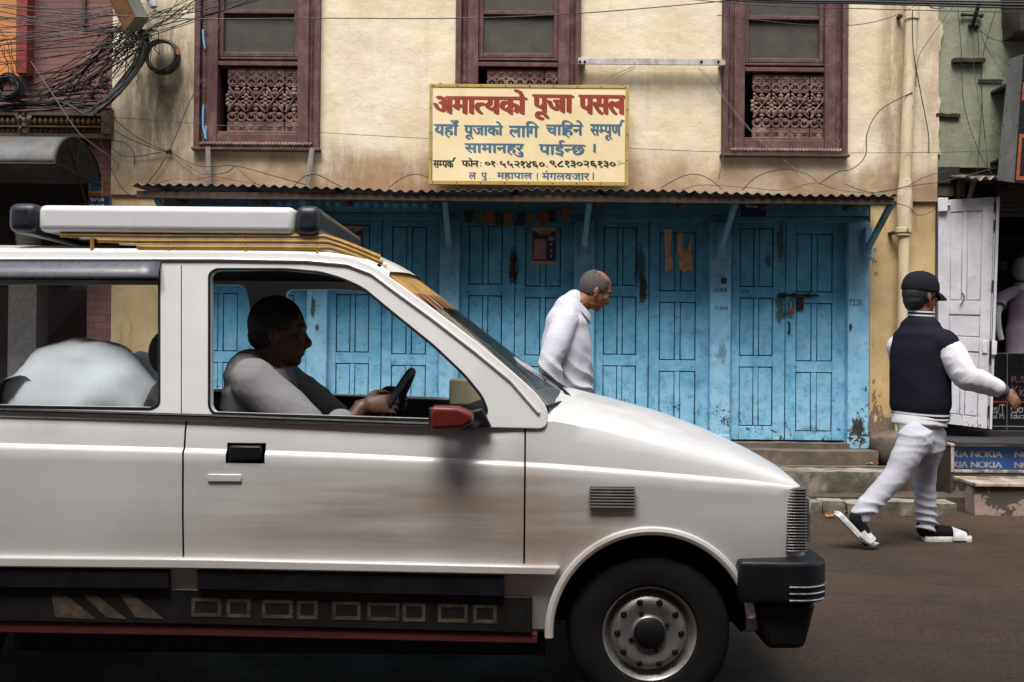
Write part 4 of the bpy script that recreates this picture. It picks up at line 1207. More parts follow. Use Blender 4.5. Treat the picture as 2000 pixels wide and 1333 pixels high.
# ================================================================ building across the street (behind the camera): shades the street as the real one does
ob = thing('facing_building', (0, -10, 0), 'plain brick house row on the opposite side of the street', 'building')
q = MB(); wall_holes(q, -16, 16, 0, 9.0, -10.0, -10.3, [(-13 + i * 3.4, -11.8 + i * 3.4, 3.4, 5.0) for i in range(8)] + [(-12.6 + i * 4.2, -10.4 + i * 4.2, .05, 2.3) for i in range(6)])
q.build('wall', M['brick'], ob, smooth=0)
q = MB(); q.box(-16, 16, -10.32, -10.30, 0, 8.9); q.build('shutter', M['darkwood'], ob, smooth=0)
q = MB(); q.box(-16.2, 16.2, -13, -9.6, 9.01, 9.2); q.build('roof', M['tin'], ob)

# ================================================================ posters, flags, torn paper, graffiti
paper = plain('peach_paper', (.36, .25, .19), .8, var=.15)
navyp = plain('navy_print', (.020, .028, .075), .6)
pinkp = plain('pink_print', (.33, .15, .16), .7)
def poster(x0, y0, x1, y1, label):
    Y = YD - .004
    t_ = plate('poster', x0, y0, x1, y1, Y, paper, label, 'poster', .0012); t_['group'] = 'posters on the blue doors'
    U = lambda a: FX(x0 + (x1 - x0) * a, (y0 + y1) / 2, Y); V = lambda b: FZ(y0 + (y1 - y0) * b, (x0 + x1) / 2, Y)
    q = MB(); q.prism([(U(.03), V(.07)), (U(.25), V(.15)), (U(.72), V(.15)), (U(.97), V(.07)), (U(.97), V(.905)), (U(.03), V(.905))], Y - .0008, Y - .0003, 'y'); q.build('dark_field', navyp, t_, smooth=0)
    q = MB(); q.box(U(.1), U(.58), Y - .0014, Y - .0009, V(.82), V(.31)); q.box(U(.06), U(.6), Y - .0012, Y - .0009, V(.86), V(.76)); q.build('pink_field', pinkp, t_, smooth=0)
    q = MB()
    for b_ in (.46, .62, .77): q.lathe([(0, 0), (.011, 0)], Matrix.Translation((U(.79), Y - .0012, V(b_))) @ Matrix.Rotation(R(90), 4, 'X'), 14)
    q.box(U(.68), U(.90), Y - .0012, Y - .0009, V(.35), V(.25)); q.box(U(.28), U(.7), Y - .0012, Y - .0009, V(.145), V(.085)); q.box(U(.25), U(.75), Y - .0012, Y - .0009, V(.20), V(.18))
    for i in range(7): q.box(U(.14 + .06 * (i % 2)), U(.52), Y - .0018, Y - .0015, V(.36 + i * .06 + .018), V(.36 + i * .06))
    q.build('pale_print', paper, t_, smooth=0)
    q = MB(); paint(q, latin('zaanpa'), U(.29), U(.69), V(.142), V(.092), Y - .0016, (.001, 0), 2); q.build('headline', navyp, t_, smooth=0, clean=False)
poster(1038, 445, 1087, 517, 'small navy and pink poster stuck on the blue door under the string of flags')
poster(660, 442, 710, 514, 'navy poster half hidden behind the luggage rack of the white car')
def torn(pts, label):
    Y = YD - .0045
    P_ = [(FX(x, 490, Y), FZ(y, 1325, Y)) for x, y in pts]
    q = MB(); q.prism(P_, Y, Y + .0012, 'y')
    c = q.build('torn_paper', plain('buff_paper', (.50, .34, .20), .85, var=.3, scale=30), smooth=0)
    tag(c, label, 'paper', 'torn paper remains on a blue door')
cx = lambda c: 1290 + c / 12.12
cy = lambda c: 430 + c / 12.12
torn([(cx(a), cy(b)) for a, b in ((90, 225), (265, 225), (262, 420), (270, 465), (240, 500), (235, 640), (240, 740), (262, 880), (275, 960), (300, 1010), (285, 1160), (270, 1180), (225, 1185), (210, 1222), (120, 1225), (115, 1050), (112, 700), (95, 500))], 'narrow upright strip of torn buff paper on a blue door')
torn([(cx(a), cy(b)) for a, b in ((395, 370), (430, 300), (500, 330), (505, 255), (520, 280), (525, 800), (545, 780), (550, 560), (605, 790), (640, 680), (690, 510), (720, 490), (730, 320), (742, 360), (725, 700), (750, 800), (762, 1195), (690, 1195), (640, 1170), (600, 1235), (520, 1225), (450, 1150), (440, 880), (405, 880), (370, 790), (400, 820), (400, 420))], 'ragged forked piece of torn buff paper on a blue door')
fl = thing('prayer_flags', (FX(1010, 420, -.03), -.03, FZ(440, 1010, -.03)), 'string of small faded flags hanging across the dark lintel of a blue door', 'bunting')
Yf = -.02
fp = cr([PY(898, 410, Yf), PY(940, 413, Yf), PY(1000, 417, Yf), PY(1060, 413, Yf), PY(1112, 404, Yf)], 10)
q = MB(); q.tube(fp, .0022, 5); q.build('string', M['cable'], fl)
fcol = [(.03, .03, .035), (.10, .09, .06), (.26, .055, .02), (.03, .03, .02), (.22, .10, .02), (.03, .03, .04), (.11, .10, .06), (.24, .045, .02), (.03, .025, .03), (.20, .10, .02)]
fx = [917, 935, 955, 974, 994, 1017, 1036, 1060, 1079, 1103]
for i, (x, c) in enumerate(zip(fx, fcol)):
    a = min(fp, key=lambda p: abs(p.x - FX(x, 412, Yf)))
    q = MB(); wv = .034
    q.grid(lambda u_, v_: Vector((a.x + (u_ - .5) * 2 * wv * (1 - .1 * v_) + .006 * v_ * math.sin(i), Yf - .003 - .007 * math.sin(u_ * 5 + i) * v_, a.z - .10 * v_ - (.012 * math.sin(u_ * 3.1) * v_ if i % 3 == 1 else 0))), 8, 8)
    q.build('flag', plain('flag_cloth', c, .9, var=.4, scale=60, bump=0), fl)
inkm = plain('graffiti_ink', (.02, .035, .05), .8, bump=0)
q = MB()
def scrib(s_, x0, x1, y0, y1, Y):
    paint(q, latin(s_, .03), FX(x0, y0, Y), FX(x1, y0, Y), FZ(y1, x0, Y), FZ(y0, x0, Y), Y - .0006, (0, 0), 1)
scrib('TU1988', 1396, 1422, 599, 606, -.0185); scrib('KAUR', 1403, 1416, 536, 541, -.0185); scrib('2/11/11', 1397, 1419, 563, 571, -.0185); scrib('T22K', 1657, 1686, 585, 597, -.0185)
scrib('Pr', 1704, 1714, 505, 518, 0); scrib('q', 1705, 1711, 486, 493, 0); scrib('q', 1707, 1713, 532, 539, 0); scrib('20.28', 1447, 1464, 567, 571, YD)
q.build('scribble', inkm, house, smooth=0, clean=False)

# ================================================================ overhead wires and the cable tangle
def wire(pts, r, mat, label, name='overhead_wire', cat='wire', n=8, group=None, seg=6):
    q = MB(); q.tube(cr([PY(*p) if len(p) == 3 else p for p in pts], n), r, seg)
    return tag(q.build(name, mat), label, cat, group or ('black cables along the top edge' if name == 'overhead_cable' else 'loose wires across the house fronts'))
C1, C2, C3 = M['cable'], M['cable2'], M['wire']
YW = -.16
wire([(-1200, -90, -.9), (-20, 7, -.9), (300, 35, -.9), (640, 36, -.9), (900, 36, -.9), (1140, 26, -.9), (1420, 2, -.9), (1500, -8, -.9), (2300, -160, -.9)], .0035, C1, 'thin black wire crossing all three upper windows high up')
wire([(218, 229, YW), (400, 243, YW), (640, 260, YW), (838, 271, YW), (1100, 284, YW), (1400, 297, YW), (1640, 299, YW), (1830, 298, YW), (1960, 294, YW)], .0022, C1, 'thin dark wire running low along the wall and behind the sign board')
wire([(438, 8, -.12), (425, 60, -.12), (402, 140, -.12), (370, 200, -.12), (350, 250, -.10), (330, 297, -.06)], .0038, C2, 'grey wire slanting across the left window frame to the knot of wires')
for pts, lab in (([(150, 160, -.3), (215, 225, -.2), (270, 270, -.1), (330, 297, -.06)], 'wire reaching the wall knot from the bundle above left'),
                 ([(175, 215, -.3), (230, 260, -.2), (300, 290, -.1), (330, 297, -.06), (380, 322, -.12), (420, 326, -.14), (458, 324, -.14), (520, 340, -.12), (600, 362, -.2)], 'long wire passing through the wall knot and falling onto the tin awning'),
                 ([(218, 290, -.06), (240, 305, -.06), (275, 305, -.06), (330, 297, -.06), (360, 318, -.06), (395, 340, -.06), (440, 338, -.06), (458, 325, -.06)], 'drooping wire on both sides of the wall knot'),
                 ([(330, 297, -.06), (310, 330, -.06), (285, 362, -.06)], 'short dark wire from the wall knot down to the left end of the awning'),
                 ([(150, 175, -.3), (185, 240, -.25), (200, 290, -.2), (240, 370, -.2), (280, 388, -.4)], 'wire hanging from the bundle past the tin hood'),
                 ([(60, 120, -.5), (110, 195, -.45), (150, 255, -.4), (185, 285, -.3), (230, 320, -.12), (218, 345, -.1)], 'pale wire slanting down across the carved cornice'),
                 ([(218, 275, -.05), (245, 280, -.05), (262, 300, -.05), (262, 322, -.05)], 'short curved wire end on the wall near the brick corner')):
    wire(pts, .0032, C1 if 'pale' not in lab else C3, lab)
wire([(458, 324, -.14), (490, 352, -.2), (520, 372, -.4)], .003, C1, 'wire dropping from a sagging wire onto the awning under the left window')
wire([(570, 368, -.3), (595, 345, -.12), (620, 342, -.10), (650, 357, -.2), (668, 366, -.4)], .0035, C1, 'wire arching over the awning near the right batten')
wire([(760, 366, -.3), (790, 346, -.12), (815, 341, -.10), (838, 348, -.10)], .0032, C1, 'wire arching up to the left edge of the sign board')
wire([(1290, 368, -.3), (1330, 346, -.14), (1360, 341, -.12), (1385, 350, -.14), (1410, 370, -.4)], .0035, C1, 'wire arching above the awning right of the sign board')
wire([(1450, 372, -.3), (1480, 345, -.12), (1530, 331, -.1), (1575, 340, -.12), (1600, 360, -.2)], .0035, C1, 'wire arching below the right window')
wire([(1600, 360, -.2), (1635, 337, -.1), (1665, 330, -.09), (1690, 305, -.09), (1694, 260, -.09), (1720, 215, -.09), (1783, 180, -.16)], .0038, C1, 'black wire curling from the drain pipe down past the right window')
wire([(1364, 132, -.1), (1400, 175, -.1), (1460, 250, -.1), (1540, 320, -.1), (1660, 400, -.4)], .0022, C3, 'long pale string slanting over the lower right window')
wire([(1372, 135, -.1), (1480, 270, -.09), (1560, 345, -.09), (1650, 390, -.3)], .0018, C3, 'thinner pale string beside the long slanting string')
wire([(1240, 130, -.09), (1200, 146, -.1), (1165, 165, -.12)], .0022, C3, 'upper short wire between the white bar and the sign board')
wire([(1242, 132, -.09), (1210, 150, -.1), (1185, 166, -.12)], .0022, C3, 'lower short wire between the white bar and the sign board')
wire([(1428, 0, -.12), (1424, 80, -.12), (1421, 180, -.12), (1414, 290, -.1), (1404, 350, -.1)], .0028, C2, 'grey wire hanging beside the left edge of the right window')
for k_, (y0, y1, y2, r_, lab) in enumerate(((-4, 4, 12, .009, 'thickest of the black cables along the top right edge'), (0, 8, 18, .006, 'second black cable along the top right edge'), (-8, 0, 6, .007, 'uppermost black cable along the top right edge'), (6, 18, 26, .003, 'lowest thin cable along the top right edge'))):
    wire([(200, y0 - 520, -1.0), (800, y0 - 190, -1.0), (1180, y0 - 40, -1.0), (1420, y0, -1.0), (1700, y1, -1.0), (2060, y2, -1.0), (2300, y2 + 4, -1.0), (3400, y2 - 60, -1.0)], r_, C1, lab, 'overhead_cable', 'cable')
wire([(1400, 30, -.5), (1560, 48, -.5), (1660, 50, -.5), (1740, 34, -.5), (1810, 0, -.5)], .003, C1, 'sagging wire looping below the top right cables')
wire([(1810, 8, -.4), (1822, 16, -.4), (1842, 15, -.4), (1856, 4, -.4)], .004, C1, 'small loop of cable under the top right cables')
wire([(1782, 20, -.18), (1784, 100, -.18), (1798, 180, -.1), (1813, 260, -.06), (1814, 300, -.06)], .004, C1, 'black wire running down across the drain pipe')
wire([(1862, 12, -.06), (1835, 50, -.08), (1800, 100, -.1), (1791, 130, -.16), (1789, 170, -.16)], .003, C1, 'wire leading from the green wall over to the drain pipe')
for i, (pts, lab) in enumerate((([(1870, 0, -.06), (1878, 110, -.06), (1882, 200, -.06), (1905, 280, -.06), (1930, 330, -.1), (1945, 345, -.2)], 'leftmost long wire hanging down the green wall'),
                 ([(1900, 40, -.06), (1902, 130, -.06), (1912, 200, -.06), (1922, 250, -.06), (1928, 320, -.1)], 'grey wire hanging from the pipe stub on the green wall'),
                 ([(1910, 0, -.05), (1912, 110, -.05), (1918, 180, -.05), (1912, 290, -.05), (1908, 350, -.08)], 'straight wire hanging down the middle of the green wall'),
                 ([(1945, 20, -.06), (1920, 110, -.07), (1918, 200, -.06), (1930, 330, -.08)], 'crossing wire on the green wall'),
                 ([(1912, 50, -.06), (1925, 90, -.06), (1950, 130, -.12), (1968, 157, -.26)], 'wire going from the green wall to the box sign'),
                 ([(1915, 60, -.05), (1935, 75, -.06), (1970, 85, -.1), (2000, 95, -.2)], 'wire bending off the green wall to the right edge'),
                 ([(1962, 222, -.06), (1944, 240, -.06), (1940, 255, -.06), (1958, 264, -.15)], 'small loop of wire beside the box sign'),
                 ([(1650, 360, -.4), (1700, 376, -.3), (1760, 368, -.2), (1810, 345, -.1), (1850, 335, -.1), (1870, 345, -.1)], 'wire sagging from the awning end across the drain pipe'),
                 ([(1700, 378, -.4), (1790, 362, -.25), (1840, 355, -.15), (1945, 328, -.2)], 'straight wire from the awning end to the box sign'),
                 ([(1740, 395, -.4), (1775, 405, -.2), (1790, 420, -.1), (1810, 418, -.1), (1832, 405, -.13)], 'wire from the awning end to the white door lock'))):
    wire(pts, .0026 if i != 1 else .0022, C2 if i in (1,) else C1, lab)
wire([(300, 362, -.3), (340, 350, -.1), (380, 352, -.1), (418, 345, -.14), (470, 355, -.2), (540, 366, -.3)], .002, C1, 'thin wire lying along the awning top at the left')
wire([(1330, 372, -.3), (1370, 362, -.1), (1450, 366, -.1), (1530, 372, -.1), (1590, 358, -.1), (1640, 372, -.1), (1720, 380, -.3)], .0025, C1, 'thin wire lying along the awning top at the right')
# knot of wires on the wall
q = MB(); random.seed(11)
for i in range(9):
    c = PY(330 + random.uniform(-4, 4), 297 + random.uniform(-3, 3), -.06)
    q.tube(cr([c + Vector((.016 * math.cos(t_ + i), .01 * math.sin(2 * t_ + i), .010 * math.sin(t_ * 1.3 + i))) for t_ in (0, 1.2, 2.4, 3.6, 4.8)], 4), .003, 5)
q.build('wire_knot', C1); tag(COL.objects['wire_knot'], 'dark knot where several wires meet on the cream wall', 'wire knot')

# the uncountable tangle in the top left corner
random.seed(21)
q = MB()
def rnd(a, b): return random.uniform(a, b)
def strand(A, B, sag, Ya, Yb, r, j=6, mid=1):
    pts = []
    K = 5
    for k_ in range(K + 1):
        t_ = k_ / K
        x = A[0] + (B[0] - A[0]) * t_ + (rnd(-j, j) if 0 < k_ < K else 0)
        y = A[1] + (B[1] - A[1]) * t_ + sag * 4 * t_ * (1 - t_) + (rnd(-j, j) * .6 if 0 < k_ < K else 0)
        pts.append(PY(x, y, Ya + (Yb - Ya) * t_ + rnd(-.02, .02)))
    q.tube(cr(pts, 6), r, 5)
for i in range(34):      # fan from the left edge to the box
    strand((-300, rnd(-60, 190)), (rnd(215, 285), rnd(5, 90)), rnd(-4, 22), rnd(-.9, -.3), -.35, rnd(.0018, .0042), 3)
for i in range(34):      # from the hub down to the lower bundle
    strand((rnd(225, 290), rnd(30, 100)), (rnd(30, 190), rnd(150, 215)), rnd(-8, 26), -.35, -.3, rnd(.0025, .005), 7)
for i in range(30):      # lower bundle into the coil at the left
    strand((-300, rnd(150, 225)), (rnd(150, 225), rnd(170, 215)), rnd(2, 18), -.35, -.28, rnd(.003, .006), 5)
for i in range(16):      # thick swept bundle
    o_ = rnd(-9, 9)
    pts = [PY(x + o_ + rnd(-2, 2), y + o_ * .5 + rnd(-2, 2), -.30 + rnd(-.03, .03)) for x, y in ((282, 60), (279, 95), (268, 125), (240, 162), (212, 192), (185, 215), (165, 217))]
    q.tube(cr(pts, 6), rnd(.004, .0065), 6)
for i in range(26):      # short loose tails round the hub
    a = (rnd(225, 300), rnd(30, 110)); strand(a, (a[0] + rnd(-60, 35), a[1] + rnd(10, 90)), rnd(-10, 20), -.33, -.25, rnd(.002, .004), 10)
for i in range(16):      # to the right past the window head
    strand((rnd(270, 300), rnd(20, 80)), (rnd(360, 560), rnd(-40, 12)), rnd(0, 10), -.35, -.35, rnd(.002, .0045), 3)
for i in range(60):      # crumpled ends under the box
    a = (rnd(235, 300), rnd(58, 84)); strand(a, (a[0] + rnd(-22, 22), a[1] + rnd(-12, 14)), rnd(-8, 8), -.33, -.3, rnd(.002, .0035), 6)
for i in range(45):
    a = (rnd(170, 225), rnd(150, 190)); strand(a, (a[0] + rnd(-30, 24), a[1] + rnd(-16, 16)), rnd(-8, 8), -.3, -.27, rnd(.002, .0035), 6)
for i in range(7):       # arching loops in front of the orange panel
    strand((rnd(-20, 10), rnd(20, 150)), (rnd(20, 60), rnd(120, 180)), rnd(-30, -10), -.5, -.4, .0025, 6)
tag(q.build('cable_tangle', C1), 'dense tangle of black cables strung across the top left corner', 'cables', kind='stuff')
q = MB(); random.seed(5)
for i in range(10):
    o_ = rnd(-7, 7)
    pts = [PY(x + o_ + rnd(-2, 2), y + o_ * .5 + rnd(-2, 2), -.34 + rnd(-.02, .02)) for x, y in ((281, 80), (272, 118), (246, 158), (216, 190), (188, 213), (175, 222), (150, 216), (130, 203))]
    q.tube(cr(pts, 6), rnd(.0025, .0045), 6)
tag(q.build('cable_bundle', C2), 'thick swept bundle of grey cables curving down beside the cable coil', 'cables', kind='stuff')
# cable coils
def coil(cx_, cy_, rad, turns, Y, label, mat, thick, jit):
    q = MB(); random.seed(int(cx_))
    c = PY(cx_, cy_, Y)
    for i in range(turns):
        rr = rad * (1 + rnd(-jit, jit)); ph = rnd(0, 6.28); dy = rnd(-.04, .04)
        q.tube([c + Vector((rr * math.cos(ph + 6.283 * k_ / 36) * (1 + .02 * math.sin(3 * k_ * .17 + i)) + rnd(0, .0), dy + .01 * math.sin(k_ * .35 + i), rr * 1.02 * math.sin(ph + 6.283 * k_ / 36))) for k_ in range(36)], thick, 6, closed=True)
    return tag(q.build('cable_coil', mat), label, 'cable coil', 'coils of spare cable')
coil(316, 110, .125, 12, -.13, 'round coil of dark cable hanging on the cream wall', plain('dusty_cable', (.035, .032, .03), .7, bump=0), .007, .085)
q = MB(); c = PY(347, 103, -.14); q.tube([c + Vector((0, 0, -.018)), c + Vector((0, 0, .018))], .016, 8); q.build('tape', plain('tan_tape', (.34, .17, .06), .7), COL.objects['cable_coil'])
coil(18, 172, .085, 26, -.36, 'fat coil of black cable at the left edge', C1, .006, .28)
# rusty junction box
jb = thing('junction_box', PY(270, 55, -.55), 'tilted grey metal junction box with a rusty side above the cables', 'box')
A_, B_, Cc, D_ = PY(243, 62, -.66), PY(266, 33, -.80), PY(292, 37, -.60), PY(272, 62, -.46)
upv = PY(205, -16, -.66) - A_
q = MB(); q.add([A_, B_, Cc, D_, A_ + upv, B_ + upv, Cc + upv, D_ + upv], [(0, 3, 2, 1), (4, 5, 6, 7), (1, 2, 6, 5), (2, 3, 7, 6)])
q.cm = 1; q.add([A_, B_, A_ + upv, B_ + upv], [(0, 1, 3, 2)])
q.build('case', [plain('grey_zinc', (.15, .15, .125), .6, .2, scale=6), plain('rusted_panel', (.26, .125, .04), .7, .1, var=.4, scale=7)], jb, bev=.003)
q = MB(); q.tube([D_ + upv * .6, PY(290, -20, .0)], .012, 8); q.tube([D_ + upv * .3, PY(290, 30, .0)], .008, 8); q.build('bracket', M['iron'], jb)
bl = thing('insulator', PY(299, 14, -.4), 'small white and purple capped plastic fitting above the cable coil', 'fitting')
q = MB(); t1, t2 = PY(294, -6, -.4), PY(301, 15, -.4); q.tube([t1, t1.lerp(t2, .5), t2], [.034, .034, .026], 16); q.build('cap', plain('white_plastic', (.48, .47, .52), .4, bump=0), bl, bev=.003)
q = MB(); q.tube([t1 + (t1 - t2) * .25, t1.lerp(t2, .45)], .0345, 16); q.build('sleeve', plain('purple_film', (.10, .075, .17), .4), bl)
q = MB(); q.tube([t2, t2 + (t2 - t1) * .3], .012, 10); q.build('tip', plain('grey_tip', (.25, .25, .26), .5, bump=0), bl)
# torn plastic caught on the cornice, blue paint strips on the window edge
q = MB()
c = PY(48, 240, -.14)
q.grid(lambda u_, v_: c + Vector(((u_ - .5) * .13 * (1 - .5 * v_), -.02 + .03 * mnoise.noise(Vector((u_ * 4, v_ * 5, 2))), .07 - v_ * .17 + .03 * mnoise.noise(Vector((u_ * 5, v_ * 3, 9))))), 16, 18)
tag(q.build('plastic_scrap', plain('dirty_plastic', (.16, .12, .10), .5, var=.3)), 'scrap of dirty torn plastic caught on the carved cornice', 'plastic scrap')
q = MB()
for pts in (((396, 58), (397, 75), (400, 95)), ((397, 205), (396, 225), (396, 245), (401, 270)), ((402, 245), (401, 260), (402, 272))): q.tube([PY(x, y, -.088) for x, y in pts], [(.007, .0015)] * len(pts), 5)
q.build('blue_tape', plain('blue_plastic', (.10, .36, .60), .5), win1)

# ================================================================ litter
def wrapper(x, y, z, sx, col, label, seed):
    c = PZ(x, y, z)
    q = MB()
    q.grid(lambda u_, v_: c + Vector(((u_ - .5) * sx, (v_ - .5) * sx * .7, .008 + .022 * (mnoise.noise(Vector((u_ * 3 + seed, v_ * 3, seed))) + .45)) ), 8, 8)
    o = q.build('litter', plain('wrapper_' + str(seed), col, .45, bump=0))
    tag(o, label, 'litter', 'litter on the step and road')
wrapper(1696, 909, z1 + .012, .05, (.5, .48, .46), 'white twist of litter on the step beside the red wrapper', 1)
wrapper(1708, 909, z1 + .012, .055, (.42, .03, .03), 'crumpled red wrapper on the step below the blue doors', 2)
wrapper(1657, 1004, .002, .05, (.45, .25, .22), 'pink scrap of litter at the foot of the kerb', 3)
wrapper(1668, 1003, .002, .045, (.5, .5, .5), 'white scrap of litter at the foot of the kerb', 4)
wrapper(1635, 1006, .002, .04, (.5, .28, .03), 'yellow scrap of litter on the road near the kerb', 5)
wrapper(1676, 1001, .002, .045, (.45, .22, .03), 'orange scrap of litter against the kerb', 6)
wrapper(1622, 1012, .002, .07, (.40, .12, .03), 'orange rag of litter on the road beside the car', 7)
q = MB(); random.seed(9)
for i in range(60):
    c = PZ(rnd(1560, 1760), rnd(1000, 1030), .0); s_ = rnd(.004, .012)
    q.ell(c + Vector((0, 0, s_ * .3)), (s_, s_ * .8, s_ * .5), n=6, m=4)
for i in range(70):
    c = PZ(rnd(1450, 2100), rnd(1040, 1330), .0); s_ = rnd(.002, .006)
    q.ell(c + Vector((0, 0, s_ * .3)), (s_, s_ * .8, s_ * .6), n=6, m=4)
tag(q.build('gravel', plain('dark_grit', (.05, .042, .035), .9, bump=0)), 'loose grit scattered along the kerb and road', 'grit', kind='stuff')
# ================================================================ the white hatchback
YN = -4.86                      # near flank of the car
YC = YN + .70
PN = lambda x, y: PY(x, y, YN)
def interp(pts):
    P = sorted((PN(x, y).x, PN(x, y).z) for x, y in pts)
    def f(X):
        if X <= P[0][0]: return P[0][1]
        for i in range(len(P) - 1):
            if X <= P[i + 1][0]:
                (x0, y0), (x1, y1) = P[i], P[i + 1]
                t_ = (X - x0) / (x1 - x0)
                m0 = ((y1 - P[i - 1][1]) / (x1 - P[i - 1][0])) if i else (y1 - y0) / (x1 - x0)
                m1 = ((P[i + 2][1] - y0) / (P[i + 2][0] - x0)) if i + 2 < len(P) else (y1 - y0) / (x1 - x0)
                h = x1 - x0
                return (2 * t_**3 - 3 * t_**2 + 1) * y0 + (t_**3 - 2 * t_**2 + t_) * h * m0 + (-2 * t_**3 + 3 * t_**2) * y1 + (t_**3 - t_**2) * h * m1
        return P[-1][1]
    return f
S_ = interp([(-900, 778), (-400, 787), (0, 797), (400, 809), (830, 825), (950, 827), (1005, 815), (1058, 804), (1120, 813), (1200, 833), (1300, 859), (1400, 887), (1500, 918), (1560, 941), (1600, 965)])
CR_ = interp([(-900, 852), (0, 876), (600, 893), (1000, 912), (1100, 918), (1300, 934), (1556, 958), (1600, 962)])
def T_(X):      # height of the centre line of the bonnet above the shoulder
    x0 = PN(1000, 800).x
    if X < x0: return S_(X) + .004
    t_ = min(1, (X - x0) / .22)
    fr = max(0, (X - .55) / .42)
    return S_(X) + .004 + (.062 * t_) * (1 - .75 * min(1, fr) ** 1.5)
XR, XF = -2.42, PN(1592, 1000).x
def sect(X, shrink=0.0, drop=0.0):
    hw = .70 - .05 * max(0, (X - .45) / .5) ** 2 - .05 * max(0, (-1.9 - X) / .5) ** 2 - shrink
    S, C, T = S_(X) - drop, CR_(X) - drop * .6, T_(X) - drop
    h_ = S - C
    L = [(0, .24), (hw - .12, .24), (hw - .05, .27), (hw - .022, .40), (hw - .014, .455), (hw - .010, .49), (hw - .006, .53), (hw + .001, min(.62, C - .13)), (hw + .004, min(.72, C - .08)), (hw + .005, C - .035), (hw + .007, C - .004), (hw + .003, C + min(.006, h_ * .10)), (hw - .008, C + min(.016, h_ * .24)),
         (hw - .013, C + (S - C) * .5), (hw - .022, S - min(.030, h_ * .26)), (hw - .036, S - min(.012, h_ * .12)), (hw - .058, S), (hw - .10, S + (T - S) * .22), (hw * .62, S + (T - S) * .70), (hw * .32, S + (T - S) * .95), (0, T)]
    return L
def m_car(name, dirt=1.0):
    n = NT(name)
    o = n.xyz()
    c = n.mix(n.sm(n.noise(2.5, 4), .3, .7), (.68, .68, .67), (.78, .775, .765))
    hor = n.noise(3, 7, .62, n.vscale((.35, 1, 4.0)))
    band = n.m('MULTIPLY', n.sm(o[2], .43, .60), n.sm(o[2], .86, .66))
    xr = n.m('MULTIPLY', n.sm(o[0], -1.35, -.4), n.sm(o[0], .55, .1))
    d = n.m('MULTIPLY', n.m('MULTIPLY', band, n.sm(hor, .25, .68)), n.m('ADD', n.m('MULTIPLY', xr, .85), .14))
    c = n.mix(n.m('MULTIPLY', d, .8 * dirt), c, (.34, .24, .16))
    # rusty wash below the wing mirror, round the door seam and under the wing vent
    for cx, cz, rx, rz, a in ((PN(1025, 1000).x, PN(1025, 1010).z, .06, .16, .55), (PN(1200, 1010).x, PN(1200, 1005).z, .07, .04, .45), (PN(1080, 1080).x, PN(1080, 1080).z, .16, .07, .5), (PN(60, 830).x, PN(60, 832).z, .09, .035, .35)):
        c = n.mix(n.m('MULTIPLY', n.m('MULTIPLY', n.blob(cx, cz, rx, rz, .9), n.sm(n.noise(6, 6, .7, n.vscale((1, 1, .5))), .25, .7)), a * dirt), c, (.40, .27, .19))
    c = n.mix(n.m('MULTIPLY', n.sm(o[2], .62, .40), .35 * dirt), c, (.30, .24, .19))
    n.set(Base_Color=c, Coat_Weight=.5, Coat_Roughness=.08)
    n.put(n.b.inputs['Roughness'], n.sm(n.noise(9, 6, .7), .3, .7, .28, .5))
    n.bump(n.noise(1.6, 3), .06, .02)
    return n.mat
car_p = m_car('white_car_paint')
blk = plain('black_plastic_trim', (.010, .010, .013), .40, var=.3, scale=12, spec=.3)
darkcar = plain('dark_car_cavity', (.006, .006, .006), .85, bump=0)
visor_m = plain('grey_visor_plastic', (.105, .11, .13), .3, bump=0, var=.1)
car = thing('hatchback_car', (-.75, YC, 0), 'white hatchback taxi with yellow railed roof rack driving along the street in the foreground', 'car')
seamsX = [PN(358, 950).x, PN(1025, 950).x]
st_ = sorted(set([round(XR + (XF - .05 - XR) * i / 56, 4) for i in range(57)] + [round(x, 4) for x in seamsX]))
rings = [sect(XR - .02, .10, .06)] + [sect(XR, .03, .01)] + [sect(x) for x in st_[1:]] + [sect(XF - .028, .006, .004), sect(XF - .012, .02, .014), sect(XF, .045, .03)]
Xs = [XR - .02, XR] + st_[1:] + [XF - .028, XF - .012, XF]
q = MB()
for X, L in zip(Xs, rings):
    full = [(-y, z) for y, z in L] + [(y, z) for y, z in L[-2:0:-1]]
    q.v += [Vector((X, YC + y, z)) for y, z in full]
K = len(rings[0]) * 2 - 2
for i in range(len(Xs) - 1):
    for k_ in range(K):
        l = (k_ + 1) % K
        q.f.append([i * K + k_, (i + 1) * K + k_, (i + 1) * K + l, i * K + l]); q.m.append(0)
q.f.append(list(range(K))); q.m.append(0)
q.f.append([(len(Xs) - 1) * K + k_ for k_ in range(K)][::-1]); q.m.append(0)
body = q.build('body', [car_p, darkcar], car, smooth=28)
WC = PN(1272, 1241); WR = .262; WC.z = WR
WB = Vector((PN(-190, 1241).x, YN, WR))
q = MB(); q.cm = 0
Ry = Matrix.Rotation(R(90), 4, 'X')
for c in (WC, WB):
    q.lathe([(0, -.4), (.315, -.4), (.315, .24), (0, .24)], Matrix.Translation((c.x, YN + .02, c.z + .012)) @ Matrix.Rotation(R(-90), 4, 'X'), 48)
    q.lathe([(0, -.24), (.315, -.24), (.315, .4), (0, .4)], Matrix.Translation((c.x, YC * 2 - YN - .02, c.z + .012)) @ Matrix.Rotation(R(-90), 4, 'X'), 48)
q.box(-2.28, PN(985, 800).x, YC - .635, YC + .635, .34, 1.4)
for s_ in seamsX: q.box(s_ - .003, s_ + .003, YN - .05, YN + .03, .475, 1.2)
q.box(PN(442, 880).x, PN(518, 880).x, YN - .05, YN + .03, PN(480, 905).z, PN(480, 866).z)
cut = q.build('wheel_cut', darkcar, smooth=0)
bm_ = body.modifiers.new('cut', 'BOOLEAN'); bm_.object = cut; bm_.solver = 'EXACT'; bm_.material_mode = 'TRANSFER'
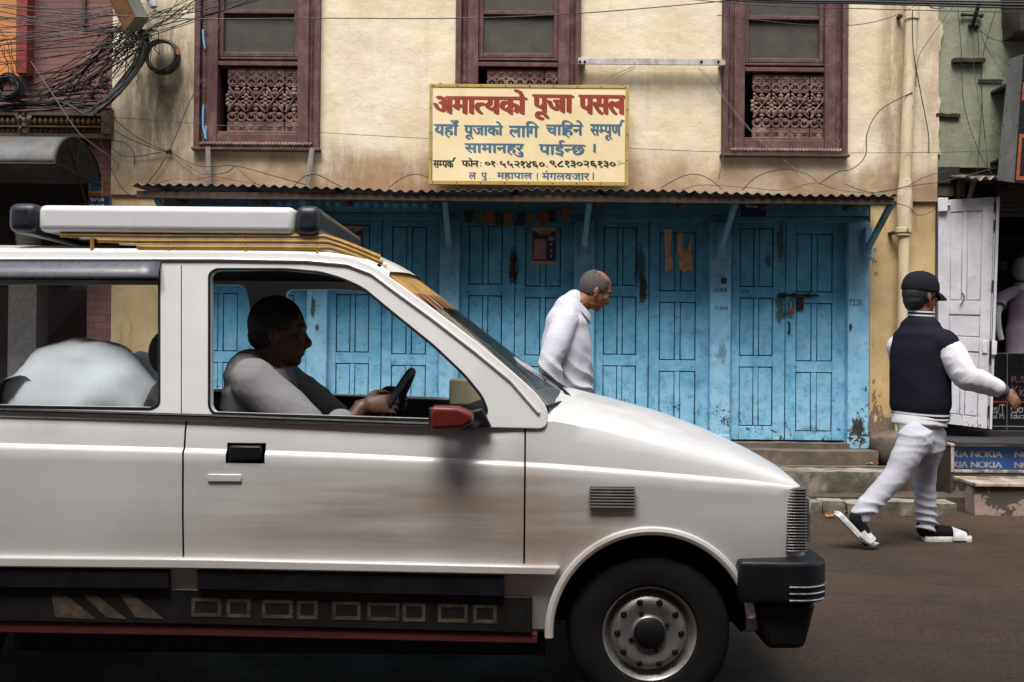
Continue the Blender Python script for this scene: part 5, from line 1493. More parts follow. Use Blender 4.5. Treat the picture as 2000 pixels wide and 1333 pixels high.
cut.location = cut.location
baked(body)
bpy.data.objects.remove(cut)
body.data.set_sharp_from_angle(angle=R(28))
def split_part(src, name, test, parent):
    me = src.data
    b1 = bmesh.new(); b1.from_mesh(me)
    off = root_loc(src.parent)
    kill = [f for f in b1.faces if test(f.calc_center_median() + off)]
    b2 = bmesh.new(); b2.from_mesh(me)
    b2.faces.ensure_lookup_table()
    ks = {f.index for f in kill}
    bmesh.ops.delete(b2, geom=[f for f in b2.faces if f.index not in ks], context='FACES')
    m2 = bpy.data.meshes.new(name)
    for m in me.materials: m2.materials.append(m)
    b2.to_mesh(m2); b2.free()
    bmesh.ops.delete(b1, geom=kill, context='FACES'); b1.to_mesh(me); b1.free()
    o = bpy.data.objects.new(name, m2); COL.objects.link(o); o.parent = parent
    return o
xh = PN(1000, 800).x
fdoor = split_part(body, 'door', lambda c: c.y < YN + .045 and seamsX[0] < c.x < seamsX[1] and c.z > .49, car)
rdoor = split_part(body, 'door', lambda c: c.y < YN + .045 and WB.x + .34 < c.x < seamsX[0] and c.z > .49, car)
bonnet = split_part(body, 'bonnet', lambda c: c.x > xh + .02 and c.z > S_(c.x) + .0005 and abs(c.y - YC) < .62, car)
bonnet.location.z += .0

# flared lip over the wheel arch
q = MB()
for c in (WC,):
    q.tube([(c.x + .322 * math.cos(a), YN - .002 + (.03 * max(0, (c.x + .32 * math.cos(a) - .45) / .5) ** 1.0 * .6), c.z + .012 + .322 * math.sin(a)) for a in [R(9 + 3.95 * i) for i in range(45)]], [(.014, .011)] * 45, 8)
q.build('arch_lip', car_p, car)
# white ledge, black cladding and sill along the flank
def strip(name, pts_top, pts_bot, y0, y1, mat, bev=.004):
    q = MB()
    n_ = len(pts_top)
    A = [PN(*p) for p in pts_top]; B = [PN(*p) for p in pts_bot]
    vs = []
    for a, b in zip(A, B): vs += [(a.x, y0, a.z), (a.x, y1, a.z), (b.x, y1, b.z), (b.x, y0, b.z)]
    fs = [(0, 1, 2, 3), tuple((n_ - 1) * 4 + i for i in (3, 2, 1, 0))]
    for i in range(n_ - 1):
        for k_ in range(4): fs.append((i * 4 + k_, i * 4 + (k_ + 1) % 4, (i + 1) * 4 + (k_ + 1) % 4, (i + 1) * 4 + k_))
    q.add(vs, fs)
    return q.build(name, mat, car, bev=bev)
strip('rocker_ledge', [(-20, 1086), (400, 1090), (980, 1103), (1095, 1106)], [(-20, 1107), (400, 1111), (980, 1122), (1085, 1124)], YN - .014, YN + .06, car_p, .006)
strip('cladding', [(-20, 1108), (330, 1111)], [(-20, 1148), (330, 1151)], YN - .006, YN + .06, blk)
strip('cladding', [(385, 1112.5), (985, 1123.5)], [(385, 1152), (985, 1166)], YN - .006, YN + .06, blk)
strip('sill', [(-20, 1149), (385, 1153), (1040, 1168)], [(-20, 1216), (385, 1223), (1040, 1240)], YN + .012, YN + .06, plain('sill_black', (.010, .009, .008), .5, scale=8))
strip('sill_stripe', [(-20, 1217), (385, 1224), (1050, 1241)], [(-20, 1240), (385, 1247), (1050, 1262)], YN + .02, YN + .06, plain('dull_red_stripe', (.085, .016, .012), .6, scale=6))
# faded stencil marks on the sill
ink = plain('faded_stencil', (.075, .055, .036), .7, var=.6, scale=30, bump=0)
q = MB()
ys_ = YN + .0105
for i in range(9):
    x = 372 + i * 69
    a, b = PN(x, 1170 + i * 1.6), PN(x + (58, 46, 60, 40, 55, 62, 44)[i % 7], 1207 + i * 1.6)
    w_ = .011
    q.box(a.x, b.x, ys_, ys_ + .001, a.z - w_, a.z); q.box(a.x, b.x, ys_, ys_ + .001, b.z, b.z + w_)
    q.box(a.x, a.x + w_, ys_, ys_ + .001, b.z + w_ + .001, a.z - w_ - .001)
    q.box(b.x - w_, b.x, ys_, ys_ + .001, b.z + w_ + .001, a.z - w_ - .001)
q.build('stencil_mark', ink, car, smooth=0)
q = MB()
for x0, x1 in ((105, 185), (205, 245), (262, 318)):
    a, b, c, d = PN(x0, 1208), PN(x1, 1212), PN(x1 - 62, 1162), PN(x1 - 88, 1162)
    q.prism([(a.x, a.z), (b.x, b.z), (c.x, c.z), (d.x, d.z)], ys_, ys_ + .001, 'y')
q.build('stripe_mark', ink, car, smooth=0)

# greenhouse: flat side frames with window openings, leaning inwards
KT = .25
def YT(z): return YN + .040 + KT * (z - .96)
def PT(x, y):
    d = ray(x, y)
    t_ = (YN + .040 + KT * (CAM.z - .96) - CAM.y) / (d.y - KT * d.z)
    return CAM + d * t_
outer = [(-960, 800), (-880, 520), (-820, 492), (-400, 489), (0, 493), (400, 494), (600, 497), (690, 505), (735, 525), (783, 560), (851, 610), (938, 676), (1005, 733), (1044, 768), (1068, 800), (1066, 835), (0, 812), (-900, 800)]
fwin = [(412, 536), (425, 527), (560, 527), (628, 533), (672, 546), (711, 564), (765, 609), (848, 676), (908, 733), (942, 775), (954, 806), (930, 823), (420, 807), (412, 795)]
rwin = [(-455, 530), (-440, 514), (300, 515), (315, 527), (315, 790), (300, 798), (-450, 786)]
def frame_mesh(name, loops, th, side, mat, parent, extra=0.0, bevd=.004):
    c = bpy.data.curves.new(name, 'CURVE'); c.dimensions = '2D'; c.fill_mode = 'BOTH'; c.extrude = th / 2; c.bevel_depth = bevd; c.bevel_resolution = 2
    for L in loops:
        P = [PT(x, y) for x, y in L]
        # round corners lightly
        sp = c.splines.new('POLY'); sp.points.add(len(P) - 1); sp.use_cyclic_u = True
        for pt, p_ in zip(sp.points, P): pt.co = (p_.x, p_.z, 0, 1)
    o = bpy.data.objects.new(name, c); COL.objects.link(o)
    dg = bpy.context.evaluated_depsgraph_get(); dg.update()
    me = bpy.data.meshes.new_from_object(o.evaluated_get(dg))
    bpy.data.objects.remove(o)
    base = root_loc(parent)
    for v_ in me.vertices:
        X, Z, t_ = v_.co
        y = YT(Z) - t_ + extra
        if side < 0: y = 2 * YC - y
        v_.co = Vector((X, y, Z)) - base
    if side < 0: me.flip_normals()
    me.materials.clear(); me.materials.append(mat)
    for p_ in me.polygons: p_.use_smooth = True; p_.material_index = 0
    me.set_sharp_from_angle(angle=R(35))
    r = bpy.data.objects.new(name, me); COL.objects.link(r); r.parent = parent
    return r
def rnd_loop(L, r=14, n=4):
    out = []
    N = len(L)
    for i in range(N):
        a, b, c = Vector(L[i - 1]), Vector(L[i]), Vector(L[(i + 1) % N])
        d1, d2 = (a - b), (c - b)
        r1 = min(r, d1.length * .4, d2.length * .4)
        p0, p1 = b + d1.normalized() * r1, b + d2.normalized() * r1
        for k_ in range(n + 1):
            t_ = k_ / n
            out.append(tuple((p0 * (1 - t_) ** 2 + b * 2 * t_ * (1 - t_) + p1 * t_ * t_)))
    return out
for sd in (1, -1):
    frame_mesh('side_frame', [rnd_loop(outer, 18), rnd_loop(fwin), rnd_loop(rwin)], .030, sd, car_p, car)
glass_r = m_glass('tinted_car_glass', (.90, .94, .96), .05)
glass_f = m_glass('clear_car_glass', (.80, .86, .86), .03)
for sd in (1, -1):
    frame_mesh('rear_side_window', [rnd_loop([(x + (5 if x > 0 else -5), y + (4 if y > 600 else -4)) for x, y in rwin])], 0.0, sd, glass_r, car, .004, 0.0)
# rubber seals
q = MB()
for L in (fwin, rwin): q.tube([PT(x, y) + Vector((0, -.019, 0)) for x, y in rnd_loop(L)], .0045, 6, closed=True)
q.build('window_seal', blk, car)
q = MB(); q.tube([PT(x, y) + Vector((0, -.028, .0)) for x, y in ((-20, 799), (400, 811), (830, 827), (955, 829))], .006, 6); q.build('belt_trim', blk, car)
# B pillar shut line
q = MB(); a, b = PT(358, 520), PT(358, 812); q.tube([a + Vector((0, -.0175, 0)), b + Vector((0, -.0175, 0))], [(.003, .003)] * 2, 4); q.build('shut_line', darkcar, car)
# grey rain visor over the rear window
q = MB()
A_ = [PT(x, y) + Vector((0, -.02, 0)) for x, y in ((-450, 509), (320, 509))]; B_ = [PT(x, y) + Vector((0, -.052, 0)) for x, y in ((-450, 546), (320, 546))]
q.grid(lambda u_, v_: A_[0].lerp(A_[1], u_).lerp(B_[0].lerp(B_[1], u_), v_) + Vector((0, -.010 * math.sin(math.pi * v_), 0)), 20, 6)
o = q.build('rain_visor', visor_m, car); o.modifiers.new('t', 'SOLIDIFY').thickness = .003
# roof
roof_edge = [PT(x, y) for x, y in ((-880, 505), (-820, 488), (-400, 484), (0, 487), (400, 488), (600, 492), (690, 501), (735, 516), (760, 532))]
re_ = cr([p + Vector((0, .0, 0)) for p in roof_edge], 6)
q = MB()
def roofp(i, v_, dz=0.0, ins=0.0):
    p = re_[i]
    y0, y1 = p.y - .012 + ins, 2 * YC - p.y + .012 - ins
    w_ = 1 - abs(2 * v_ - 1) ** 2.6
    fx_ = max(0, i / (len(re_) - 1) - .8) / .2
    return Vector((p.x + .055 * w_ * fx_, y0 + (y1 - y0) * v_, p.z + .045 * w_ * (1 - .6 * fx_) + dz))
NR = len(re_) - 1
vv = [0, .01, .025, .05, .1, .2, .35, .5, .65, .8, .9, .95, .975, .99, 1]
def addroof(mb, dz, ins):
    b0 = len(mb.v)
    for i in range(NR + 1):
        for v_ in vv: mb.v.append(roofp(i, v_, dz - (.016 if v_ in (0, 1) and dz == 0 else 0), ins))
    W_ = len(vv)
    for i in range(NR):
        for k_ in range(W_ - 1): mb.f.append([b0 + i * W_ + k_, b0 + (i + 1) * W_ + k_, b0 + (i + 1) * W_ + k_ + 1, b0 + i * W_ + k_ + 1]); mb.m.append(mb.cm)
addroof(q, 0, 0)
q.build('roof', car_p, car)
q = MB(); addroof(q, -.035, .02); q.build('headliner', darkcar, car)
q = MB(); q.tube([PT(x, y) + Vector((0, -.024, 0)) for x, y in ((-860, 506), (0, 508), (420, 508), (600, 511), (680, 518), (728, 536), (776, 572), (842, 620), (930, 688), (998, 744), (1052, 806))], .0058, 6); q.build('gutter', car_p, car)
# windscreen
def wsp(u_, v_, off=0.0):
    lowp, hip = PT(1062, 797), PT(738, 522)
    p = lowp.lerp(hip, v_)
    y0, y1 = p.y - .004, 2 * YC - p.y + .004
    w_ = 1 - (2 * u_ - 1) ** 2
    d = Vector((.62, 0, .78)) * off
    return Vector((p.x + (.115 * (1 - v_) + .055 * v_) * w_, y0 + (y1 - y0) * u_, p.z + .012 * w_)) + d
q = MB(); q.grid(lambda u_, v_: wsp(u_, v_), 24, 16); q.build('windscreen', m_glass('windscreen_glass', (.62, .66, .66), .10), car)
q = MB()
q.grid(lambda u_, v_: wsp(u_, .80 + .19 * v_, .004), 24, 3)
q.cm = 1
def tri(u_, v_): return wsp(u_, .66 + .14 * v_, .004)
for i in range(16):
    u0, u1 = i / 16, (i + 1) / 16
    q.add([tri(u0 + .004, 1), tri(u1 - .004, 1), tri((u0 + u1) / 2 + .012, .25), tri((u0 + u1) / 2 - .012, .25)], [(0, 1, 2, 3)])
q.build('windscreen_banner', [plain('orange_banner', (.42, .22, .05), .5, var=.5, scale=9), plain('brown_banner', (.30, .14, .06), .6, var=.5, scale=9)], car)
q = MB(); q.tube([wsp(i / 16, -.01, .004) for i in range(17)], .010, 6); q.tube([wsp(i / 16, 1.0, .004) for i in range(17)], .008, 6); q.build('windscreen_seal', blk, car)
q = MB(); q.grid(lambda u_, v_: wsp(.02 + .96 * u_, -.03 + .0 * v_, 0) + Vector((-.34 * v_, 0, .0 + .004 * v_)), 20, 4); q.build('cowl', darkcar, car)
q = MB()
for u_ in (.24, .62): q.tube([wsp(u_, -.02, .02), wsp(u_ + .1, .12, .02), wsp(u_ + .30, .16, .014)], .006, 5)
q.build('wiper', blk, car)
# tail: hatch, lamps, bumper
q = MB(); q.box(XR - .035, XR + .12, YC - .69, YC + .69, .36, .50); q.build('bumper', blk, car, bev=.03, seg=3)
q = MB(); a = PT(-880, 520); b = PT(-958, 800)
q.grid(lambda u_, v_: Vector((a.x + (b.x - a.x) * v_ + .0, (YT(a.z) + (YT(b.z) - YT(a.z)) * v_) + u_ * (2 * YC - 2 * (YT(a.z) + (YT(b.z) - YT(a.z)) * v_)), a.z + (b.z - a.z) * v_)), 8, 6); q.build('rear_window', glass_r, car)
# nose: bumper with bright inlays, apron, wrap-round lamp, grille
def bump_poly(g_):
    x1 = PN(1622, 1130).x + g_
    y0, y1 = YN - .03 - g_, 2 * YC - YN + .03 + g_
    xs_ = PN(1440, 1130).x
    P = [(xs_, y0 + .004), (x1 - .14, y0)]
    for k_ in range(7):
        a = -math.pi / 2 + k_ / 6 * math.pi / 2
        P.append((x1 - .10 + .10 * math.cos(a), y0 + .10 + .10 * math.sin(a)))
    for k_ in range(7):
        a = k_ / 6 * math.pi / 2
        P.append((x1 - .10 + .10 * math.cos(a), y1 - .10 + .10 * math.sin(a)))
    P += [(xs_, y1 - .004), (xs_, y1 - .06), (x1 - .12, y1 - .09), (x1 - .12, y0 + .09), (xs_, y0 + .06)]
    return P
zb_t, zb_b = PN(1500, 1094).z, PN(1500, 1176).z
q = MB(); q.prism(bump_poly(0), zb_b, zb_t, 'z'); q.build('bumper', blk, car, bev=.014, seg=3)
q = MB()
for y in (1143, 1156, 1169):
    z_ = PN(1560, y).z
    pp = [p_ for p_ in bump_poly(.002)[1:16]]
    q.tube([(x + 0, yy, z_ + .0) for x, yy in pp], [(.0035, .003)] * len(pp), 6)
q.build('bright_inlay', plain('dull_chrome', (.45, .45, .47), .25, .9, bump=0), car)
q = MB(); q.prism([(PN(1475, 1170).x, zb_b - .001), (PN(1600, 1170).x, zb_b - .001), (PN(1575, 1270).x, PN(1575, 1272).z), (PN(1500, 1270).x, PN(1500, 1272).z)], YN + .01, 2 * YC - YN - .01, 'y'); q.build('apron', blk, car, bev=.02)
lamp_m = NT('grey_lamp_lens'); lamp_m.set(Base_Color=(.13, .125, .12), Roughness=.15, Coat_Weight=.6)
q = MB()
lx0, lx1 = PN(1543, 1000).x, XF + .004
q.box(lx0 + .003, lx1 - .022, YN + .036, YN + .07, PN(1570, 1084).z, PN(1570, 956).z)
for i in range(22):
    z_ = PN(1570, 957 + i * 5.8).z
    q.box(lx0, lx1 - .018, YN + .0315, YN + .06, z_ - .0062, z_ - .0018)
q.build('side_lamp', lamp_m.mat, car, bev=.002)
q = MB(); q.box(XF - .01, XF + .012, YC - .38, YC + .38, .55, .69)
for i in range(9): q.box(XF + .0125, XF + .018, YC - .37, YC + .37, .556 + i * .015, .561 + i * .015)
q.build('grille', blk, car)
for sy in (-1, 1):
    q = MB(); q.box(XF - .012, XF + .014, YC + sy * .51 - .11, YC + sy * .51 + .11, .545, .695); q.build('headlight', m_glass('lamp_glass', (.85, .85, .85), .25), car, bev=.01)
    q = MB(); q.box(XF - .011, XF + .004, YC + sy * .51 - .10, YC + sy * .51 + .10, .555, .685); q.build('headlight_reflector', plain('silvered', (.55, .55, .55), .15, .9, bump=0), car)
# wing vent
q = MB()
va, vb = PN(1152, 950), PN(1238, 992)
q.box(va.x, vb.x, YN - .012, YN + .012, vb.z, va.z); vent = q.build('wing_vent', darkcar, car, bev=.002)
q = MB()
for i in range(7):
    z_ = va.z - (i + .5) * (va.z - vb.z) / 7
    q.box(va.x - .004, vb.x + .004, YN - .018, YN - .0125, z_ - .0022, z_ + .0022)
q.build('slat', plain('grey_slat', (.28, .28, .28), .4, bump=0), vent)
# door handle in its recess and lock plate
q = MB(); q.box(PN(448, 885).x, PN(512, 885).x, YN - .012, YN + .018, PN(480, 899).z, PN(480, 871).z); q.build('handle', blk, fdoor, bev=.006)
q = MB(); q.box(PN(407, 933).x, PN(473, 933).x, YN - .010, YN + .002, PN(440, 941).z, PN(440, 926).z); q.build('lock_plate', car_p, fdoor, bev=.003)
# wing mirror with a red back
mp = PN(880, 815)
mir = MB()
mir.prism([(mp.x - .055, mp.z - .034), (mp.x + .045, mp.z - .026), (mp.x + .078, mp.z - .008), (mp.x + .074, mp.z + .018), (mp.x + .03, mp.z + .038), (mp.x - .055, mp.z + .040)], YN - .115, YN - .022, 'y')
wm_ = mir.build('wing_mirror', plain('dull_red_plastic', (.17, .016, .016), .38, bump=0, var=.3, scale=25), car, bev=.017, seg=4)
q = MB(); q.box(mp.x - .060, mp.x - .0555, YN - .105, YN - .032, mp.z - .026, mp.z + .032); q.build('mirror_glass', plain('mirror_silver', (.6, .6, .6), .03, 1.0, bump=0), wm_)
q = MB(); q.prism([(mp.x + .02, mp.z - .035), (mp.x + .13, mp.z - .03), (mp.x + .10, mp.z + .03), (mp.x + .06, mp.z + .02)], YN - .02, YN + .045, 'y'); q.build('mirror_foot', blk, car, bev=.006)
q = MB(); q.tube(cr([(mp.x + .05, YN - .045, mp.z - .015), (mp.x + .07, YN - .02, mp.z - .02), (mp.x + .09, YN + .05, mp.z - .005)], 4), [(.026, .014)] * 9, 8); q.build('mirror_stalk', blk, car)
# wheels
tyre_m = plain('tyre_rubber', (.011, .010, .009), .85, scale=14, spec=.2)
rim_m = plain('dull_steel_rim', (.34, .33, .32), .38, .7, var=.35, scale=9)
def wheel(c, near=True):
    T = Matrix.Translation((c.x, (YN + .10) if near else (2 * YC - YN - .10), c.z)) @ Matrix.Rotation(R(90 if near else -90), 4, 'X')
    q = MB(); q.lathe([(.150, .060), (.158, .070), (.205, .078), (.240, .070), (.256, .055), (WR, .030), (WR, -.03), (.256, -.055), (.24, -.07), (.16, -.07), (.15, -.06), (.150, .060)], T, 64)
    w_ = q.build('wheel', tyre_m, car, smooth=40)
    q = MB(); q.lathe([(.152, .062), (.149, .066), (.143, .062), (.138, .040), (.128, .030), (.122, .040), (.108, .056), (.092, .058), (.070, .046), (.056, .044), (.050, .058), (.030, .066), (0, .066)], T, 64)
    q.build('rim', rim_m, w_, smooth=50)
    q = MB()
    for k_ in range(10): 
        a = k_ * .6283; q.ell(T @ Vector((.102 * math.cos(a), .102 * math.sin(a), .0585)), (.011, .0035, .011), n=10, m=6)
    for k_ in range(4):
        a = k_ * 1.5708 + .4; q.ell(T @ Vector((.062 * math.cos(a), .062 * math.sin(a), .047)), (.008, .006, .008), n=6, m=4)
    q.lathe([(.051, .058), (.046, .062), (.031, .0675), (.02, .071), (0, .072)], T, 24)
    q.build('hub_cap', blk, w_)
for c in (WC, WB):
    wheel(c, True); wheel(c, False)
q = MB(); q.box(WB.x + .3, WC.x - .33, YN + .10, 2 * YC - YN - .10, .17, .24); q.tube([(WB.x, YN + .15, WR), (WB.x, 2 * YC - YN - .15, WR)], .03, 8); q.tube([(WC.x, YN + .15, WR), (WC.x, 2 * YC - YN - .15, WR)], .03, 8); q.build('underbody', darkcar, car)

# interior
seat_m = plain('grey_seat_cloth', (.055, .055, .058), .9, scale=30)
pale_m = plain('pale_seat_cover', (.46, .47, .47), .85, scale=5, var=.35)
def seatback(x, y, z0, h, w_, mat, lean=.16, th=.07, name='seat'):
    q = MB()
    q.grid(lambda u_, v_: Vector((x - lean * v_ * h / .5 - th * math.sin(math.pi * v_) ** .5, y - w_ / 2 + w_ * u_, z0 + h * v_ - .05 * (2 * u_ - 1) ** 4)), 10, 12)
    q.grid(lambda u_, v_: Vector((x - lean * v_ * h / .5 + th * math.sin(math.pi * v_) ** .5, y - w_ / 2 + w_ * u_, z0 + h * v_ - .05 * (2 * u_ - 1) ** 4)), 10, 12)
    for s_ in (0, 1): q.grid(lambda u_, v_: Vector((x - lean * v_ * h / .5 + (2 * u_ - 1) * th * math.sin(math.pi * v_) ** .5, y - w_ / 2 + w_ * s_, z0 + h * v_ - .05)), 4, 12)
    q.box(x - .02, x + .46, y - w_ / 2 + .01, y + w_ / 2 - .01, z0 - .10, z0 + .06)
    return q.build(name, mat, car, bev=.02)
DY = YN + .38
seatback(-1.02, DY, .50, .56, .46, seat_m); seatback(-1.02, 2 * YC - DY, .50, .48, .46, seat_m)
q = MB()
for y in (DY,): q.ell((-1.22, y, 1.14), (.05, .12, .08), n=16, m=10); q.tube([(-1.21, y, 1.0), (-1.22, y, 1.1)], .012, 6)
q.build('headrest', seat_m, car)
# rear bench under a pale cover
q = MB()
q.grid(lambda u_, v_: Vector((-1.86 + .46 * (u_) , YN + .12 + 1.16 * v_, .60 + .50 * (math.sin(math.pi * min(1, max(0, (u_ * .92 + .04)))) ** .55) - .04 * math.cos(v_ * 9) + .02 * mnoise.noise(Vector((u_ * 6, v_ * 6, 0))))), 26, 30)
q.build('covered_bench', pale_m, car)
dash_m = plain('dash_plastic', (.025, .025, .027), .6)
q = MB(); q.prism([(-.30, .70), (-.26, .86), (-.16, .945), (PN(985, 800).x - .002, .965), (PN(985, 800).x - .002, .60), (-.25, .60)], YC - .63, YC + .63, 'y'); q.build('dashboard', dash_m, car, bev=.02)
q = MB(); a = Vector((-.12, YC - .10, .965)); q.box(a.x - .11, a.x + .08, a.y - .07, a.y + .07, a.z - .01, a.z + .085); q.build('tissue_box', plain('cream_card', (.52, .45, .30), .7, scale=6), car, bev=.006)
q = MB(); q.box(-.06, -.01, YC + .15, YC + .30, .965, 1.06); q.build('dash_picture', plain('red_frame', (.25, .05, .03), .6), car, bev=.004)
q = MB()
swc = Vector((-.44, DY, .92)); Msw = Matrix.Translation(swc) @ Matrix.Rotation(R(-62), 4, 'Y')
q.tube([Msw @ Vector((.185 * math.cos(a), .185 * math.sin(a), 0)) for a in [6.2832 * i / 32 for i in range(32)]], .013, 8, closed=True)
q.tube([Msw @ Vector((-.18, 0, 0)), Msw @ Vector((0, 0, -.03)), Msw @ Vector((.18, 0, 0))], .011, 6); q.tube([Msw @ Vector((0, -.18, 0)), Msw @ Vector((0, 0, -.03)), Msw @ Vector((0, .18, 0))], .011, 6)
q.tube([Msw @ Vector((0, 0, -.01)), Msw @ Vector((0, 0, -.35))], .025, 8)
q.build('steering_wheel', blk, car)
# door inner panels on the far side
q = MB(); q.box(-2.2, PN(985, 800).x - .01, 2 * YC - YN - .08, 2 * YC - YN - .066, .4, S_(-1) - .02); q.build('inner_panel', dash_m, car)

# roof rack with a long pale load box
PRk = lambda x, y: PY(x, y, YN + .17)
yel = plain('yellow_rack_paint', (.44, .245, .025), .5, var=.3)
wht = plain('white_rack_paint', (.62, .62, .63), .45, bump=0)
def rails(name, ys_l, r, mat):
    for y in ys_l:
        dy_ = (y - 461)
        for far in (0, 1):
            q = MB()
            P = [PRk(118 + dy_ * 7, y - 2), PRk(300, y), PRk(596, y + 1), PRk(650 + dy_ * .6, y + 6), PRk(742 + dy_ * .5, y + 42)]
            if far: P = [Vector((p.x, 2 * YC - p.y, p.z)) for p in P]
            q.tube(cr(P, 5), r, 8)
            q.build(name, mat, car)
rails('rack_rail', (461, 471.5, 483), .0085, yel)
rails('rack_rail', (466.5, 477.5), .0055, wht)
q = MB()
for x in (180, 330, 480, 620):
    a = PRk(x, 458); b = PRk(x, 490)
    for far in (0, 1):
        yy = lambda p: 2 * YC - p.y if far else p.y
        q.tube([(a.x, yy(a), a.z), (b.x, yy(b), b.z - .01)], .007, 6)
    q.tube([(a.x, a.y, a.z), (a.x, 2 * YC - a.y, a.z)], .008, 6)
q.build('rack_bar', yel, car)
tb0, tb1 = PRk(20, 456), PRk(628, 406)
q = MB(); L1, L2 = PRk(78, 430).x, PRk(578, 430).x
q.box(L1 + .001, L2 - .001, PRk(0, 0).y - .02, YC + .36, tb0.z + .004, tb1.z)
q.build('load_box', plain('white_load_box', (.80, .80, .82), .35, bump=0, var=.04, coat=.3), car, bev=.022, seg=4)
bem = plain('navy_box_end', (.020, .022, .034), .4, bump=0)
for a, b in ((tb0.x, L1), (L2, tb1.x)):
    q = MB(); q.box(a, b, PRk(0, 0).y - .026, YC + .366, tb0.z, tb1.z + .005)
    q.build('box_end', bem, car, bev=.028, seg=4)
# white bundle on the rear seat, close to the near window
q = MB()
bx = PY(150, 760, YN + .2)
q.ell((bx.x, YN + .25, .94), (.26, .145, .26), None, 40, 26)
for v_ in q.v:
    v_ += mnoise.noise_vector(v_ * 7) * .03 + mnoise.noise_vector(v_ * 18) * .010
tag(q.build('cloth_bundle', plain('white_bundle_cloth', (.78, .80, .82), .85, scale=5, var=.1), smooth=80), 'large white cloth bundle on the rear seat of the white car', 'bundle')
# ================================================================ people
def limb(mb, pts, n=14, k=6, ref=(0, 1, 0), F=None):
    # pts: (point, r) or (point, (r_sagittal, r_lateral)); smooth spline with tapering radius
    P = [Vector(p[0]) for p in pts]; Rr = [(p[1] if isinstance(p[1], tuple) else (p[1], p[1])) for p in pts]
    C = cr(P, k)
    rr = []
    for i in range(len(C)):
        s_ = min(i / k, len(P) - 1); a = min(int(s_), len(P) - 2); t_ = s_ - a; t_ = t_ * t_ * (3 - 2 * t_)
        rr.append((Rr[a][0] * (1 - t_) + Rr[a + 1][0] * t_, Rr[a][1] * (1 - t_) + Rr[a + 1][1] * t_))
    ref = Vector(ref); base = len(mb.v); N = len(C)
    for i in range(N):
        t_ = (C[min(i + 1, N - 1)] - C[max(i - 1, 0)]).normalized()
        a = t_.cross(ref)
        a = a.normalized() if a.length > 1e-4 else t_.orthogonal().normalized()
        b = t_.cross(a)
        for j in range(n):
            w_ = 2 * math.pi * j / n
            mb.v.append(C[i] + a * (math.cos(w_) * rr[i][0]) + b * (math.sin(w_) * rr[i][1]))
    for i in range(N - 1):
        for j in range(n):
            l = (j + 1) % n
            mb.f.append([base + i * n + j, base + i * n + l, base + (i + 1) * n + l, base + (i + 1) * n + j]); mb.m.append(0)
    # rounded ends so that joints blend
    for idx, sg in ((0, -1), (N - 1, 1)):
        r0 = min(rr[idx]); mb.ell(C[idx], (r0 * .98,) * 3, n=12, m=8)
    mb.f.append([base + j for j in range(n - 1, -1, -1)]); mb.m.append(0)
    mb.f.append([base + (N - 1) * n + j for j in range(n)]); mb.m.append(0)
    return mb
def blend(mb, name, mat, parent, voxel=.006, it=6, disp=None):
    o = mb.build(name, mat, parent, smooth=0, clean=False)
    r_ = o.modifiers.new('r', 'REMESH'); r_.mode = 'VOXEL'; r_.voxel_size = voxel; r_.use_smooth_shade = True
    if it:
        s_ = o.modifiers.new('s', 'SMOOTH'); s_.factor = .5; s_.iterations = it
    baked(o)
    me = o.data
    if disp:
        off = root_loc(parent)
        me.update()
        nr = [Vector(n_.vector) for n_ in me.vertex_normals]
        new = []
        for v_, n_ in zip(me.vertices, nr):
            new += (v_.co + n_ * disp(v_.co + off))[:]
        me.vertices.foreach_set('co', new)
        me.update()
    for p_ in me.polygons: p_.use_smooth = True
    return o
def Ryaw(c, a): return Matrix.Translation(c) @ Matrix.Rotation(a, 4, 'Z') @ Matrix.Translation(-Vector(c))
def rot_mb(mb, M_, i0=0):
    for i in range(i0, len(mb.v)): mb.v[i] = M_ @ mb.v[i]
def hand(mb, wrist, d, nrm, s=1.0, curl=.5, side=1):
    d = Vector(d).normalized(); nrm = Vector(nrm); nrm = (nrm - d * nrm.dot(d)).normalized(); lat = d.cross(nrm) * side
    w_ = Vector(wrist)
    def P(a, b, c): return w_ + (d * a + lat * b + nrm * c) * s
    def flat(pts):
        C = [p for p, _, _ in pts]; base = len(mb.v); n = 12
        for p, hw, ht in pts:
            for j in range(n):
                a = 2 * math.pi * j / n; mb.v.append(p + lat * (math.cos(a) * hw * s) + nrm * (math.sin(a) * ht * s))
        for i in range(len(C) - 1):
            for j in range(n):
                l = (j + 1) % n; mb.f.append([base + i * n + j, base + i * n + l, base + (i + 1) * n + l, base + (i + 1) * n + j]); mb.m.append(0)
        mb.f.append([base + j for j in range(n)]); mb.m.append(0); mb.f.append([base + (len(C) - 1) * n + j for j in range(n)][::-1]); mb.m.append(0)
    flat([(P(-.03, 0, 0), .026, .020), (P(0, 0, 0), .027, .019), (P(.03, .002, 0), .036, .017), (P(.065, .002, 0), .041, .015), (P(.09, .0, 0), .040, .012)])
    for k_, (b, L, r0) in enumerate(((-.031, .062, .0085), (-.010, .076, .0092), (.012, .080, .0094), (.032, .071, .0088))):
        b = -b if False else b
        p = P(.084, b, 0); ang = 0.12; pts = [(p, r0 * s)]
        cu = curl * (1 + .15 * (3 - k_))
        for f_, q_ in zip((.45, .32, .23), (.4, .75, .6)):
            ang += cu * q_
            p = p + (d * math.cos(ang) + nrm * math.sin(ang) + lat * (b * .9)) .normalized() * (L * f_ * s)
            pts.append((p, r0 * s * (.93 if f_ > .3 else .82)))
        limb(mb, pts, 8, 4, ref=lat)
    p = P(.018, .026, .004); q1 = P(.045, .052, .016); q2 = P(.078, .056, .024); q3 = P(.098, .052, .034)
    limb(mb, [(p, .013 * s), (q1, .0125 * s), (q2, .0105 * s), (q3, .0085 * s)], 8, 4, ref=lat)
